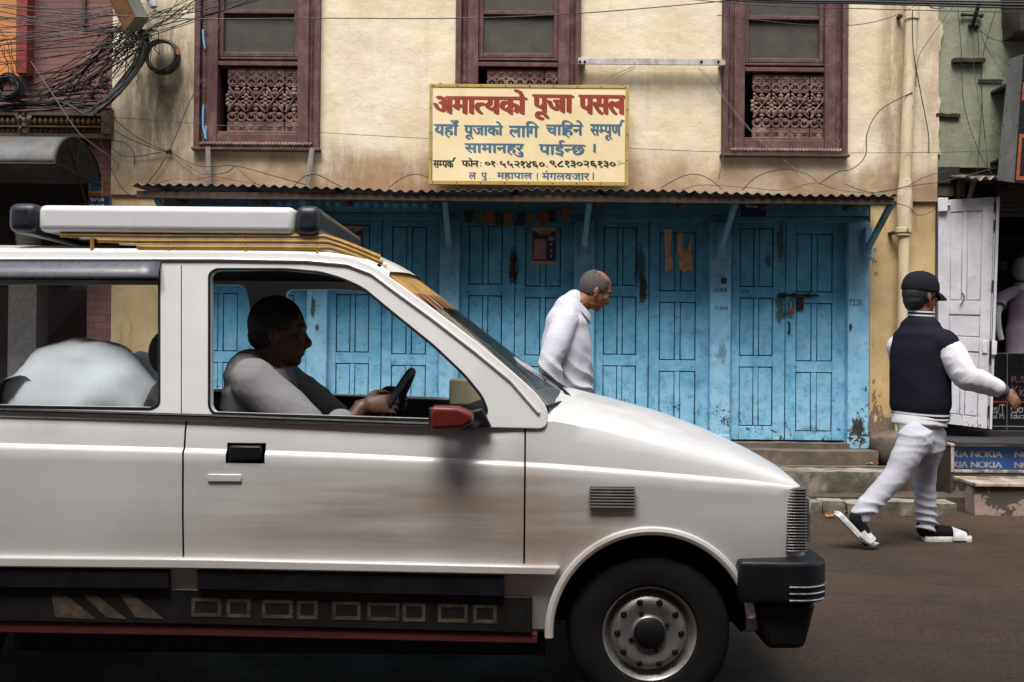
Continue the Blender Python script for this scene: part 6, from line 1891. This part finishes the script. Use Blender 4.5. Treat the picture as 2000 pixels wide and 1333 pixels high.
def head_mb(mb, c, M3, s=1.0):
    # head facing local +x, centre of the skull at c
    T = Matrix.Translation(c) @ M3.to_4x4() @ Matrix.Scale(s, 4)
    def E(p, r, rot=None):
        i0 = len(mb.v); mb.ell(p, r, rot, 16, 12); rot_mb(mb, T, i0)
    E((-.008, 0, .018), (.098, .076, .098)); E((.012, 0, -.03), (.082, .068, .082)); E((.040, 0, -.065), (.048, .050, .052)); E((.060, 0, -.098), (.026, .028, .022)); E((.015, 0, -.088), (.060, .052, .030))
    E((.080, 0, .020), (.014, .050, .016))                                    # brow
    for sy in (-1, 1):
        E((.066, sy * .034, -.025), (.022, .024, .020))                       # cheek
        E((.079, sy * .030, -.002), (.010, .014, .010))                       # eye lids
        E((-.002, sy * .076, -.018), (.017, .007, .031), Matrix.Rotation(R(-12), 3, 'Y')); E((-.008, sy * .082, -.014), (.013, .005, .024)); E((.002, sy * .079, -.044), (.008, .006, .009))
    i0 = len(mb.v); limb(mb, [((.083, 0, .010), .007), ((.098, 0, -.018), .010), ((.107, 0, -.034), .0135), ((.092, 0, -.042), .014)], 10, 4); rot_mb(mb, T, i0)
    for sy in (-1, 1): E((.095, sy * .011, -.040), (.011, .009, .008))
    E((.085, 0, -.062), (.012, .024, .0065)); E((.083, 0, -.074), (.012, .021, .0075)); E((.078, 0, -.054), (.012, .018, .012))
    return T
def face_parts(T, parent, eye=True):
    q = MB()
    for sy in (-1, 1): q.ell(T @ Vector((.0845, sy * .031, -.002)), (.0065, .0065, .0065), n=10, m=8)
    q.build('eye', plain('dark_eye', (.02, .015, .012), .2, bump=0), parent)
    q = MB()
    for sy in (-1, 1): q.tube([T @ Vector(p) for p in ((.090, sy * .014, .020), (.090, sy * .032, .025), (.078, sy * .052, .021))], [.0022, .0028, .0014], 6)
    return q
def skin(name, col):
    n = NT(name)
    c = n.mix(n.sm(n.noise(18, 5), .3, .7), tuple(a * .85 for a in col), col)
    n.set(Base_Color=c, Roughness=.5, Subsurface_Weight=.08, Subsurface_Radius=(.02, .008, .004)); n.bump(n.noise(160, 4), .15, .002)
    return n.mat
def cloth(name, col, var=.15, bump=.3, stripes=0, rough=.9):
    n = NT(name)
    c = n.mix(n.sm(n.noise(6, 6), .3, .7), tuple(a * (1 - var) for a in col), col)
    if stripes:
        o = n.xyz()
        for ax, k_ in ((2, 62), (0, 55)):
            fr = n.m('FRACT', n.m('MULTIPLY', n.m('ADD', o[ax], n.m('MULTIPLY', o[1], .35)), k_))
            c = n.mix(n.m('MULTIPLY', n.sm(n.m('ABSOLUTE', n.m('SUBTRACT', fr, .5)), .14, .04), stripes if ax == 2 else stripes * .5), c, (.22, .22, .27))
    n.set(Base_Color=c, Roughness=rough)
    n.put(n.b.inputs['Specular IOR Level'], .4 if col[0] > .2 else .12)
    n.put(n.b.inputs['Sheen Weight'], .08 if col[0] > .2 else 0.0)
    b = n.bump(n.noise(16, 3, .5, n.vscale((1, 1, 1.6))), bump * .5, .012); n.bump(n.noise(300, 2), .15, .001, b)
    return n.mat
def folds(amp, freq=9.0, stretch=(1, 1, 2.4), seed=0.0):
    st = Vector(stretch)
    def f(p):
        q = Vector((p.x * st.x, p.y * st.y, p.z * st.z)) * freq + Vector((seed, seed, 0))
        a = mnoise.noise(q); b = mnoise.noise(q * 2.1 + Vector((7, 1, 3)))
        return amp * .8 * ((.5 - abs(a) * 1.3) * .8 + a * .25)
    return f

# ---------------------------------------------------------------- young man walking at the right
YT0 = -2.0
J = lambda x, y, dy=0.0: PY(x, y, YT0 + dy)
yaw = R(36)
pc = J(1797, 740)
p1 = thing('person', (pc.x, YT0, 0), 'person in a black cap and navy jacket with white sleeves walking in pale grey jeans', 'person', 'people in the street')
sk1 = skin('tan_skin', (.235, .115, .068))
hc = J(1799, 574); Hm = Matrix.Rotation(R(16), 3, 'Z') @ Matrix.Rotation(R(4), 3, 'Y')
shR, shL = pc + Vector((.152 * math.sin(yaw) + .0, -.152 * math.cos(yaw), 0)), pc + Vector((-.152 * math.sin(yaw), .152 * math.cos(yaw), 0))
shR.z = J(1838, 670).z; shL.z = shR.z
elR, wrR = J(1884, 728, -.20), J(1958, 765, -.16)
elL, wrL = J(1772, 730, .20), J(1790, 795, .26)
hipR, hipL = J(1792, 850, -.10), J(1812, 850, .08)
knR, anR = J(1752, 932, -.14), J(1680, 1012, -.16)
knL, anL = J(1824, 935, .02), J(1832, 1040, -.02)
gl = PZ(1850, 1057, 0); anL.y = gl.y + .0; knL.y = gl.y + .01
gr = PZ(1697, 1073, 0); anR.y = gr.y; knR.y = gr.y + .02
b = MB()
T1 = head_mb(b, hc, Hm, 1.0)
nk = J(1799, 618)
limb(b, [(hc + Vector((-.01, 0, -.07)), .055), (nk, (.055, .055)), (nk + Vector((0, 0, -.08)), (.07, .11))])
i0 = len(b.v)
limb(b, [(nk + Vector((0, 0, -.06)), (.06, .11)), (pc + Vector((0, 0, .15)), (.085, .125)), (pc, (.08, .115)), (J(1800, 820), (.08, .108)), (J(1800, 850), (.075, .105))])
rot_mb(b, Ryaw(pc, yaw), i0)
limb(b, [(shR, .055), (elR, .040), (wrR, .026)]); limb(b, [(shL + Vector((.03, -.03, -.03)), .042), (elL, .038), (wrL, .026)])
dR = (J(1986, 780, -.15) - wrR)
hand(b, wrR + dR.normalized() * .012, dR + Vector((0, 0, -.03)), Vector((-.25, 1, -.2)), 1.0, .5, 1)
hand(b, wrL, Vector((.25, 0, -1)), Vector((1, -.2, 0)), .92, .6, -1)
limb(b, [(hipR + Vector((0, .03, -.03)), .055), (knR, .048), (anR, .038)]); limb(b, [(hipL + Vector((0, -.02, -.03)), .055), (knL, .048), (anL, .038)])
toeR = gr + Vector((-.01, 0, .035)); toeL = PZ(1886, 1056, 0) + Vector((0, 0, .045))
limb(b, [(anR, .036), (anR.lerp(toeR, .55) + Vector((0, 0, .0)), (.034, .042)), (toeR, (.018, .036))])
limb(b, [(anL + Vector((-.02, 0, -.02)), .036), (anL.lerp(toeL, .5) + Vector((0, 0, -.01)), (.030, .040)), (toeL, (.018, .036))])
blend(b, 'body', sk1, p1, .0052, 4)
q = face_parts(T1, p1)
# hair below the cap
hair_m = plain('black_hair', (.010, .009, .009), .55, scale=60, bump=.5, bscale=180)
i0 = 0
for p_, r_ in (((-.022, 0, -.008), (.094, .082, .088)), ((-.045, 0, -.05), (.062, .068, .050)), ((-.052, 0, -.075), (.045, .055, .035))): q.ell(p_, r_, None, 18, 12) if False else None
h2 = MB()
for p_, r_ in (((-.022, 0, .0), (.096, .084, .092)), ((-.042, 0, -.045), (.066, .072, .055)), ((-.050, 0, -.075), (.046, .056, .036)), ((.022, -.068, -.005), (.022, .013, .034)), ((.022, .068, -.005), (.022, .013, .034))):
    j0 = len(h2.v); h2.ell(p_, r_, None, 20, 14); rot_mb(h2, T1, j0)
h2.v += q.v; h2.f += [[i + len(h2.v) - len(q.v) for i in f] for f in q.f]; h2.m += q.m
blend(h2, 'hair', hair_m, p1, .005, 2, folds(.002, 60, (1, 1, .4)))
# cap
cap_m = cloth('black_cap_cloth', (.013, .012, .016), .2, .1)
q = MB()
capM = T1 @ Matrix.Translation((-.008, 0, .030)) @ Matrix.Rotation(R(4), 4, 'Y')
prof = [(1.0, -.16), (1.03, -.02), (1.02, .18), (.97, .42), (.85, .66), (.64, .86), (.36, .97), (.12, 1.0), (0, 1.0)]
vs, fs = [], []
for r_, h in prof:
    for k_ in range(32):
        a = 2 * math.pi * k_ / 32; vs.append((.113 * r_ * math.cos(a), .093 * r_ * math.sin(a), .105 * h))
for i in range(len(prof) - 1):
    for k_ in range(32): fs.append((i * 32 + k_, i * 32 + (k_ + 1) % 32, (i + 1) * 32 + (k_ + 1) % 32, (i + 1) * 32 + k_))
q.add(vs, fs, capM); q.ell(capM @ Vector((0, 0, .106)), (.008, .008, .005), n=8, m=5)
q.build('cap', cap_m, p1, smooth=60)
q = MB()
def vis(u_, v_, z_):
    a = (u_ - .5) * 2.1
    r0x, r0y = .110, .090
    ext = .075 * math.cos(a * 1.15) ** .7 if abs(a) < 1.3 else 0
    return capM @ Vector((r0x * math.cos(a) + ext * v_, r0y * math.sin(a) * (1 + .04 * v_), -.012 - .030 * v_ * v_ - .018 * (abs(a) ** 2) * v_ * .6 + z_))
q.grid(lambda u_, v_: vis(u_, v_, .002), 20, 6); q.grid(lambda u_, v_: vis(u_, v_, -.003), 20, 6)
for v_ in (1,): q.grid(lambda u_, w_: vis(u_, v_, .002 - .005 * w_), 20, 1)
q.build('cap_visor', cap_m, COL.objects['cap'], smooth=60)
# jacket
navy_c = cloth('navy_jacket_cloth', (.009, .010, .018), .2, .25)
white_c = cloth('white_sleeve_cloth', (.56, .555, .60), .06, .35)
q = MB()
hemc = J(1798, 806)
limb(q, [(hemc + Vector((0, 0, -.005)), (.124, .170)), (J(1797, 788), (.136, .188)), (J(1797, 740), (.138, .186)), (J(1797, 690), (.134, .188)), (J(1797, 657), (.116, .172)), (J(1797, 635), (.086, .122)), (J(1798, 620), (.066, .082))], 28)
rot_mb(q, Ryaw(pc, yaw), 0)
limb(q, [(shR + Vector((-.02, .03, .01)), .076), (shR, .079), (shR.lerp(elR, .16), .078)], 18)
limb(q, [(shL + Vector((.025, -.02, -.01)), .070), (shL.lerp(elL, .2), .072)], 18)
blend(q, 'jacket', navy_c, p1, .008, 6, folds(.006, 6, (1, 1, .9), 3))
def sleeve(sh, el, wr, nm):
    q = MB()
    limb(q, [(sh.lerp(el, .12), .073), (sh.lerp(el, .5), .080), (el + (el - sh).normalized() * .012 + Vector((0, 0, -.012)), .075), (el.lerp(wr, .35) + Vector((0, 0, -.01)), .068), (el.lerp(wr, .75), .058), (el.lerp(wr, .95), .044)], 20)
    return blend(q, nm, white_c, COL.objects['jacket'], .0065, 4, folds(.009, 11, (1.3, 1, 1.3), 5))
sleeve(shR, elR, wrR, 'sleeve'); sleeve(shL, elL, wrL, 'sleeve')
q = MB(); dd = (wrR - elR).normalized(); q.tube([wrR - dd * .022, wrR - dd * .006, wrR + dd * .012, wrR + dd * .018], [.049, .047, .042, .037], 18); q.build('cuff', cloth('grey_rib', (.075, .075, .10), .2, .4), COL.objects['jacket'])
def ring(c, rx, ry, h, mat, nm, tilt=0.0, n=40, a0=0.0, a1=2 * math.pi, th=.006):
    q = MB()
    M_ = Matrix.Translation(c) @ Matrix.Rotation(yaw, 4, 'Z') @ Matrix.Rotation(tilt, 4, 'X')
    for k_, (z_, e) in enumerate(((-h / 2, 0), (-h / 2, th), (h / 2, th), (h / 2, 0))): pass
    vs = []; K = n + 1
    for z_, e in ((-h / 2, 0), (-h / 2, th), (h / 2, th), (h / 2, 0)):
        for i in range(K):
            a = a0 + (a1 - a0) * i / n; vs.append(((rx + e) * math.cos(a), (ry + e) * math.sin(a), z_))
    fs = [(r_ * K + i, r_ * K + i + 1, (r_ + 1) % 4 * K + i + 1, (r_ + 1) % 4 * K + i) for r_ in range(4) for i in range(n)]
    q.add(vs, fs, M_)
    return q.build(nm, mat, COL.objects['jacket'], smooth=50)
ring(hemc + Vector((0, 0, -.012)), .122, .168, .055, navy_c, 'hem_band', R(3))
for dz in (.006, -.018): ring(hemc + Vector((0, 0, dz - .008)), .1295, .1755, .010, white_c, 'hem_stripe', R(3), th=.003)
colc = J(1799, 613)
ring(colc, .060, .072, .040, navy_c, 'collar', R(4))
for dz in (.012, -.010): ring(colc + Vector((0, 0, dz)), .0675, .0795, .010, white_c, 'collar_stripe', R(4), th=.002)
q = MB()
limb(q, [(J(1796, 800), (.118, .160)), (J(1794, 822), (.126, .168)), (J(1793, 831), (.127, .169))], 28)
rot_mb(q, Ryaw(pc, yaw), 0)
blend(q, 'shirt_hem', cloth('white_tee', (.62, .62, .64), .05, .2), p1, .007, 2, folds(.002, 12, (1, 1, .5)))
# jeans
jean = cloth('pale_grey_denim', (.40, .40, .455), .12, .45)
q = MB()
i0 = 0
limb(q, [(J(1798, 818), (.104, .138)), (J(1800, 846), (.110, .142)), (J(1808, 880), (.108, .130))], 26)
rot_mb(q, Ryaw(pc, yaw * .7), 0)
limb(q, [(hipR + Vector((0, .015, -.02)), .104), (hipR.lerp(knR, .5), .085), (knR, .070), (knR.lerp(anR, .5), .064), (anR.lerp(knR, .12), .064)], 20)
limb(q, [(hipL + Vector((.01, -.01, -.02)), .100), (hipL.lerp(knL, .5), .084), (knL, .068), (knL.lerp(anL, .5), .062), (anL.lerp(knL, .06), .064)], 20)
def jf(p):
    low = max(0, min(1, (.36 - p.z) / .26)); top = max(0, min(1, (p.z - .58) / .15))
    base = folds(.010, 7, (1.1, 1.1, 2.6), 2)(p)
    bunch = (.010 * low + .004 * top) * (1 - 2 * abs(math.sin(p.z * 55 + 3.5 * mnoise.noise(p * 5))))
    return base * .7 + bunch * 1.15
blend(q, 'trousers', jean, p1, .0065, 4, jf)
# socks and slides
sock = cloth('black_sock', (.010, .010, .011), .2, .2)
q = MB()
limb(q, [(anL.lerp(knL, .12), .045), (anL + Vector((-.012, 0, -.02)), .044), (anL.lerp(toeL, .5) + Vector((0, 0, -.008)), (.038, .046)), (toeL + Vector((-.005, 0, -.003)), (.026, .040))], 16); blend(q, 'sock', sock, p1, .006, 4)
q = MB()
limb(q, [(anR.lerp(knR, .12), .045), (anR + Vector((-.01, 0, -.01)), .044), (anR.lerp(toeR, .55), (.038, .046)), (toeR + Vector((-.006, 0, .004)), (.024, .038))], 16); blend(q, 'sock', sock, p1, .006, 4)
slide_m = plain('white_rubber_slide', (.52, .52, .51), .6, scale=25, var=.3, bump=.1)
def slide(M_, bend):
    root = MB()
    n = 24
    prof = [(-.145, .030), (-.13, .040), (-.08, .043), (0, .040), (.06, .046), (.11, .046), (.14, .032), (.150, .012)]
    C = cr([Vector((x, w_, 0)) for x, w_ in prof], 4)
    def B(x, y, z_): 
        k_ = max(0, x - .03); 
        return M_ @ Vector((x, y, z_ + (bend * k_ * k_ * 6)))
    vs, fs = [], []
    for p in C:
        for (yy, zz_) in ((-1, .0), (-1.03, .012), (-1, .026), (-.9, .031), (.9, .031), (1, .026), (1.03, .012), (1, 0)): vs.append(B(p.x, yy * p.y, zz_))
    for i in range(len(C) - 1):
        for k_ in range(8): fs.append((i * 8 + k_, i * 8 + (k_ + 1) % 8, (i + 1) * 8 + (k_ + 1) % 8, (i + 1) * 8 + k_))
    fs += [tuple(range(8)), tuple((len(C) - 1) * 8 + k_ for k_ in range(8))]
    root.add(vs, fs)
    o = root.build('slide', slide_m, p1, smooth=45)
    q = MB()
    def st(u_, v_, off):
        a = math.pi * u_; x = .015 + .085 * v_ + .012 * math.sin(a)
        return B(x, math.cos(a) * (.050 + off), .012 + math.sin(a) * (.072 - .030 * v_ + off))
    q.grid(lambda u_, v_: st(u_, v_, .0), 20, 6); q.grid(lambda u_, v_: st(u_, v_, .006), 20, 6)
    q.grid(lambda u_, w_: st(u_, 0, .006 * w_), 20, 1); q.grid(lambda u_, w_: st(u_, 1, .006 * w_), 20, 1)
    q.build('strap', slide_m, o, smooth=50)
slide(Matrix.Translation(PZ(1849, 1057, 0) + Vector((0, 0, .001))), 0)
hR = PY(1634, 1006, gr.y)
v1 = (gr + Vector((0, 0, .004)) - hR)
ang = math.atan2(-v1.z, v1.x)
mid = hR + v1 * .5
slide(Matrix.Translation(hR + v1.normalized() * .135 + Vector((0, 0, -.008))) @ Matrix.Rotation(ang, 4, 'Y'), .45)

# ---------------------------------------------------------------- older man walking behind the car
YO = -2.0
J = lambda x, y, dy=0.0: PY(x, y, YO + dy)
oc = J(1105, 700)
p2 = thing('person', (oc.x, YO, 0), 'grey haired person in a pale checked shirt walking head bowed past the blue doors', 'person', 'people in the street')
sk2 = skin('dark_tan_skin', (.225, .088, .042))
b = MB()
hc = J(1163, 566); Hm = Matrix.Rotation(R(8), 3, 'Z') @ Matrix.Rotation(R(27), 3, 'Y')
T2 = head_mb(b, hc, Hm, .98)
nkb = J(1118, 600)
limb(b, [(hc + Vector((-.045, 0, -.045)), (.062, .058)), (J(1133, 594), (.062, .060)), (nkb, (.062, .070)), (J(1107, 635), (.07, .12))])
limb(b, [(J(1105, 635), (.07, .12)), (J(1108, 690), (.09, .13)), (J(1108, 760), (.09, .13)), (J(1104, 800), (.09, .13)), (J(1102, 840), (.085, .12))])
shN, shF = J(1102, 625, -.17), J(1106, 625, .17)
elN, wrN = J(1074, 712, -.25), J(1094, 790, -.22)
elF, wrF = J(1110, 715, .20), J(1128, 785, .20)
limb(b, [(shN + Vector((.012, .02, -.02)), .045), (elN, .038), (wrN, .027)]); limb(b, [(shF + Vector((0, -.02, -.02)), .045), (elF, .038), (wrF, .027)])
hand(b, wrN, Vector((.3, .1, -1)), Vector((1, .3, .2)), .95, .55, -1); hand(b, wrF, Vector((.3, 0, -1)), Vector((1, -.2, .2)), .95, .55, 1)
gz = 0.0
anN, anF = Vector((J(1075, 1030).x, YO - .09, .09)), Vector((J(1135, 1030).x, YO + .09, .09))
knN, knF = Vector((J(1088, 930).x, YO - .10, .47)), Vector((J(1125, 930).x, YO + .10, .48))
hpN, hpF = J(1100, 850, -.09), J(1104, 850, .09)
limb(b, [(hpN, .08), (knN, .055), (anN, .04)]); limb(b, [(hpF, .08), (knF, .055), (anF, .04)])
for a in (anN, anF): limb(b, [(a + Vector((-.03, 0, -.03)), .035), (a + Vector((.08, 0, -.045)), (.030, .042)), (a + Vector((.17, 0, -.062)), (.02, .038))])
blend(b, 'body', sk2, p2, .0052, 4)
brow = face_parts(T2, p2)
grey_h = plain('grey_hair', (.052, .045, .041), .8, var=.4, scale=140, bump=.6, bscale=220)
q = MB()
def hairpt(th, ph, k_=1.0):
    return Vector((-.008 + .102 * k_ * math.sin(th) * math.cos(ph), .080 * k_ * math.sin(th) * math.sin(ph), .018 + .101 * k_ * math.cos(th)))
NH, MH = 48, 30
ids = {}
vs, fs = [], []
for i in range(MH + 1):
    for k_ in range(NH):
        vs.append(hairpt(math.pi * i / MH, 2 * math.pi * k_ / NH))
for i in range(MH):
    for k_ in range(NH):
        th = math.pi * (i + .5) / MH; ph = 2 * math.pi * (k_ + .5) / NH
        if ph > math.pi: ph -= 2 * math.pi
        p = hairpt(th, ph)
        w_ = .012 * mnoise.noise(p * 40) + .009 * mnoise.noise(p * 150)
        side = abs(ph) > .95 + w_ * 3
        top_bald = p.z > .088 + w_ and p.x > -.055
        if p.z < -.058 + w_ or (p.x > .045 + w_) or top_bald: continue
        if p.z < -.005 and p.x > -.012: continue
        if p.x > -.02 and p.z > .075: continue
        fs.append((i * NH + k_, (i + 1) * NH + k_, (i + 1) * NH + (k_ + 1) % NH, i * NH + (k_ + 1) % NH))
q.add(vs, fs, T2)
j0 = len(q.v); q.v += brow.v; q.f += [[i + j0 for i in f] for f in brow.f]; q.m += brow.m
o = q.build('hair', grey_h, p2, smooth=80)
bmx = bmesh.new(); bmx.from_mesh(o.data); bmesh.ops.delete(bmx, geom=[v_ for v_ in bmx.verts if not v_.link_faces], context='VERTS'); bmx.to_mesh(o.data); bmx.free()
so = o.modifiers.new('t', 'SOLIDIFY'); so.thickness = .0035; so.offset = 1
shirt_m = cloth('checked_shirt_cloth', (.47, .47, .53), .06, .3, stripes=.3)
q = MB()
limb(q, [(J(1122, 588), (.068, .075)), (J(1112, 604), (.092, .13)), (J(1106, 632), (.128, .185)), (J(1106, 680), (.150, .195)), (J(1107, 730), (.155, .190)), (J(1106, 775), (.158, .188)), (J(1104, 815), (.162, .19)), (J(1103, 845), (.165, .19))], 28)
limb(q, [(shN + Vector((.01, .03, .0)), .080), (shN.lerp(elN, .5), .076), (elN, .066), (elN.lerp(wrN, .5), .056), (elN.lerp(wrN, .9), .048)], 20)
limb(q, [(shF, .078), (shF.lerp(elF, .5), .074), (elF, .064), (elF.lerp(wrF, .5), .054), (elF.lerp(wrF, .9), .046)], 20)
def sf(p):
    low = max(0, min(1, (1.16 - p.z) / .25))
    dg_ = (abs(math.sin((p.z * 1.0 + p.x * .9) * 36 + 3 * mnoise.noise(p * 4))) - .6) * -.022 * low
    return folds(.008, 6.5, (1.2, 1, 1.5), 8)(p) + dg_
blend(q, 'shirt', shirt_m, p2, .0065, 4, sf)
q = MB()
colp = cr([J(1117, 574, -.0), J(1126, 583, -.068), J(1147, 606, -.055), J(1155, 618, -.02)], 5); colq = [p + Vector((-.006, -.012, -.045)) for p in colp]
q.grid(lambda u_, v_: colp[int(u_ * (len(colp) - 1))].lerp(colq[int(u_ * (len(colp) - 1))], v_), len(colp) - 1, 4)
cp2 = [Vector((p.x, 2 * YO - p.y, p.z)) for p in colp]; cq2 = [Vector((p.x, 2 * YO - p.y, p.z)) for p in colq]
q.grid(lambda u_, v_: cp2[int(u_ * (len(colp) - 1))].lerp(cq2[int(u_ * (len(colp) - 1))], v_), len(colp) - 1, 4)
o = q.build('collar', shirt_m, COL.objects['shirt'], smooth=80); o.modifiers.new('t', 'SOLIDIFY').thickness = .004
q = MB()
limb(q, [(J(1103, 815), (.125, .16)), (J(1102, 860), (.13, .165))], 24)
limb(q, [(hpN, .11), (hpN.lerp(knN, .5), .10), (knN, .085), (knN.lerp(anN, .5), .08), (anN, .085)], 18); limb(q, [(hpF, .11), (hpF.lerp(knF, .5), .10), (knF, .085), (knF.lerp(anF, .5), .08), (anF, .085)], 18)
blend(q, 'trousers', cloth('dark_trouser_cloth', (.05, .05, .055), .2, .3), p2, .008, 4, folds(.006, 8))
for a in (anN, anF):
    q = MB(); limb(q, [(a + Vector((-.05, 0, -.055)), (.03, .04)), (a + Vector((.06, 0, -.055)), (.036, .046)), (a + Vector((.19, 0, -.065)), (.022, .04))], 16)
    o = blend(q, 'shoe', plain('dark_shoe', (.03, .02, .015), .5), p2, .006, 3)
    for v_ in o.data.vertices: v_.co.z = max(v_.co.z, .002)

# ---------------------------------------------------------------- driver
J = lambda x, y, dy=0.0: PY(x, y, DY + dy)
p3 = thing('person', (-.95, DY, .5), 'person in a pale grey shirt at the wheel of the white car', 'person')
b = MB()
hc = J(546, 648); Hm = Matrix.Rotation(R(4), 3, 'Y')
T3 = head_mb(b, hc, Hm, 1.0)
hipc = Vector((-.90, DY, .58)); chest = J(508, 765); nk = J(530, 722)
limb(b, [(hc + Vector((-.02, 0, -.06)), .058), (nk, .058), (chest + Vector((0, 0, .03)), (.09, .15))])
limb(b, [(chest, (.10, .16)), (chest.lerp(hipc, .5), (.10, .15)), (hipc, (.10, .16))])
grips = [Msw @ Vector((.06, -.175, 0)), Msw @ Vector((.06, .175, 0))]
for sy, gp in zip((-1, 1), grips):
    sh_ = chest + Vector((.02, sy * .18, .045)); el = Vector((-.62, DY + sy * .24, .86)); wr = gp + Vector((-.085, sy * .015, -.005))
    limb(b, [(sh_, .052), (el, .040), (wr, .027)])
    hand(b, wr, Vector((1, -sy * .15, .10)), Vector((.1, -sy * .9, -.3)), .92, .75, 1 if sy < 0 else -1)
    hp = hipc + Vector((.02, sy * .09, 0)); kn = Vector((-.42, DY + sy * .13, .70)); an = Vector((-.16, DY + sy * .10, .42))
    limb(b, [(hp, .085), (kn, .055), (an, .04)]); limb(b, [(an, .036), (an + Vector((.12, 0, -.03)), (.025, .038))])
blend(b, 'body', skin('driver_skin', (.11, .05, .03)), p3, .0055, 4)
q = face_parts(T3, p3)
for p_, r_ in (((-.016, 0, .028), (.100, .081, .100)), ((-.038, 0, -.02), (.072, .078, .060))):
    j0 = len(q.v); q.ell(p_, r_, None, 20, 14); rot_mb(q, T3, j0)
for i, v_ in enumerate(q.v): pass
blend(q, 'hair', hair_m, p3, .005, 2)
q = MB()
limb(q, [(nk + Vector((-.01, 0, -.015)), (.07, .085)), (chest + Vector((-.01, 0, .05)), (.11, .185)), (chest, (.125, .20)), (chest.lerp(hipc, .5), (.13, .195)), (hipc + Vector((0, 0, .02)), (.14, .20))], 24)
for sy, gp in zip((-1, 1), grips):
    sh_ = chest + Vector((.02, sy * .18, .045)); el = Vector((-.62, DY + sy * .24, .86)); wr = gp + Vector((-.085, sy * .015, -.005))
    limb(q, [(sh_, .078), (sh_.lerp(el, .5), .074), (el, .062), (el.lerp(wr, .45), .054)], 18)
blend(q, 'shirt', cloth('pale_grey_shirt', (.25, .245, .25), .15, .4), p3, .007, 4, folds(.008, 7))
q = MB()
for sy in (-1, 1):
    hp = hipc + Vector((.02, sy * .09, 0)); kn = Vector((-.42, DY + sy * .13, .70)); an = Vector((-.16, DY + sy * .10, .42))
    limb(q, [(hp, .105), (kn, .08), (an.lerp(kn, .05), .07)], 16)
blend(q, 'trousers', cloth('driver_trousers', (.03, .03, .035)), p3, .009, 3)
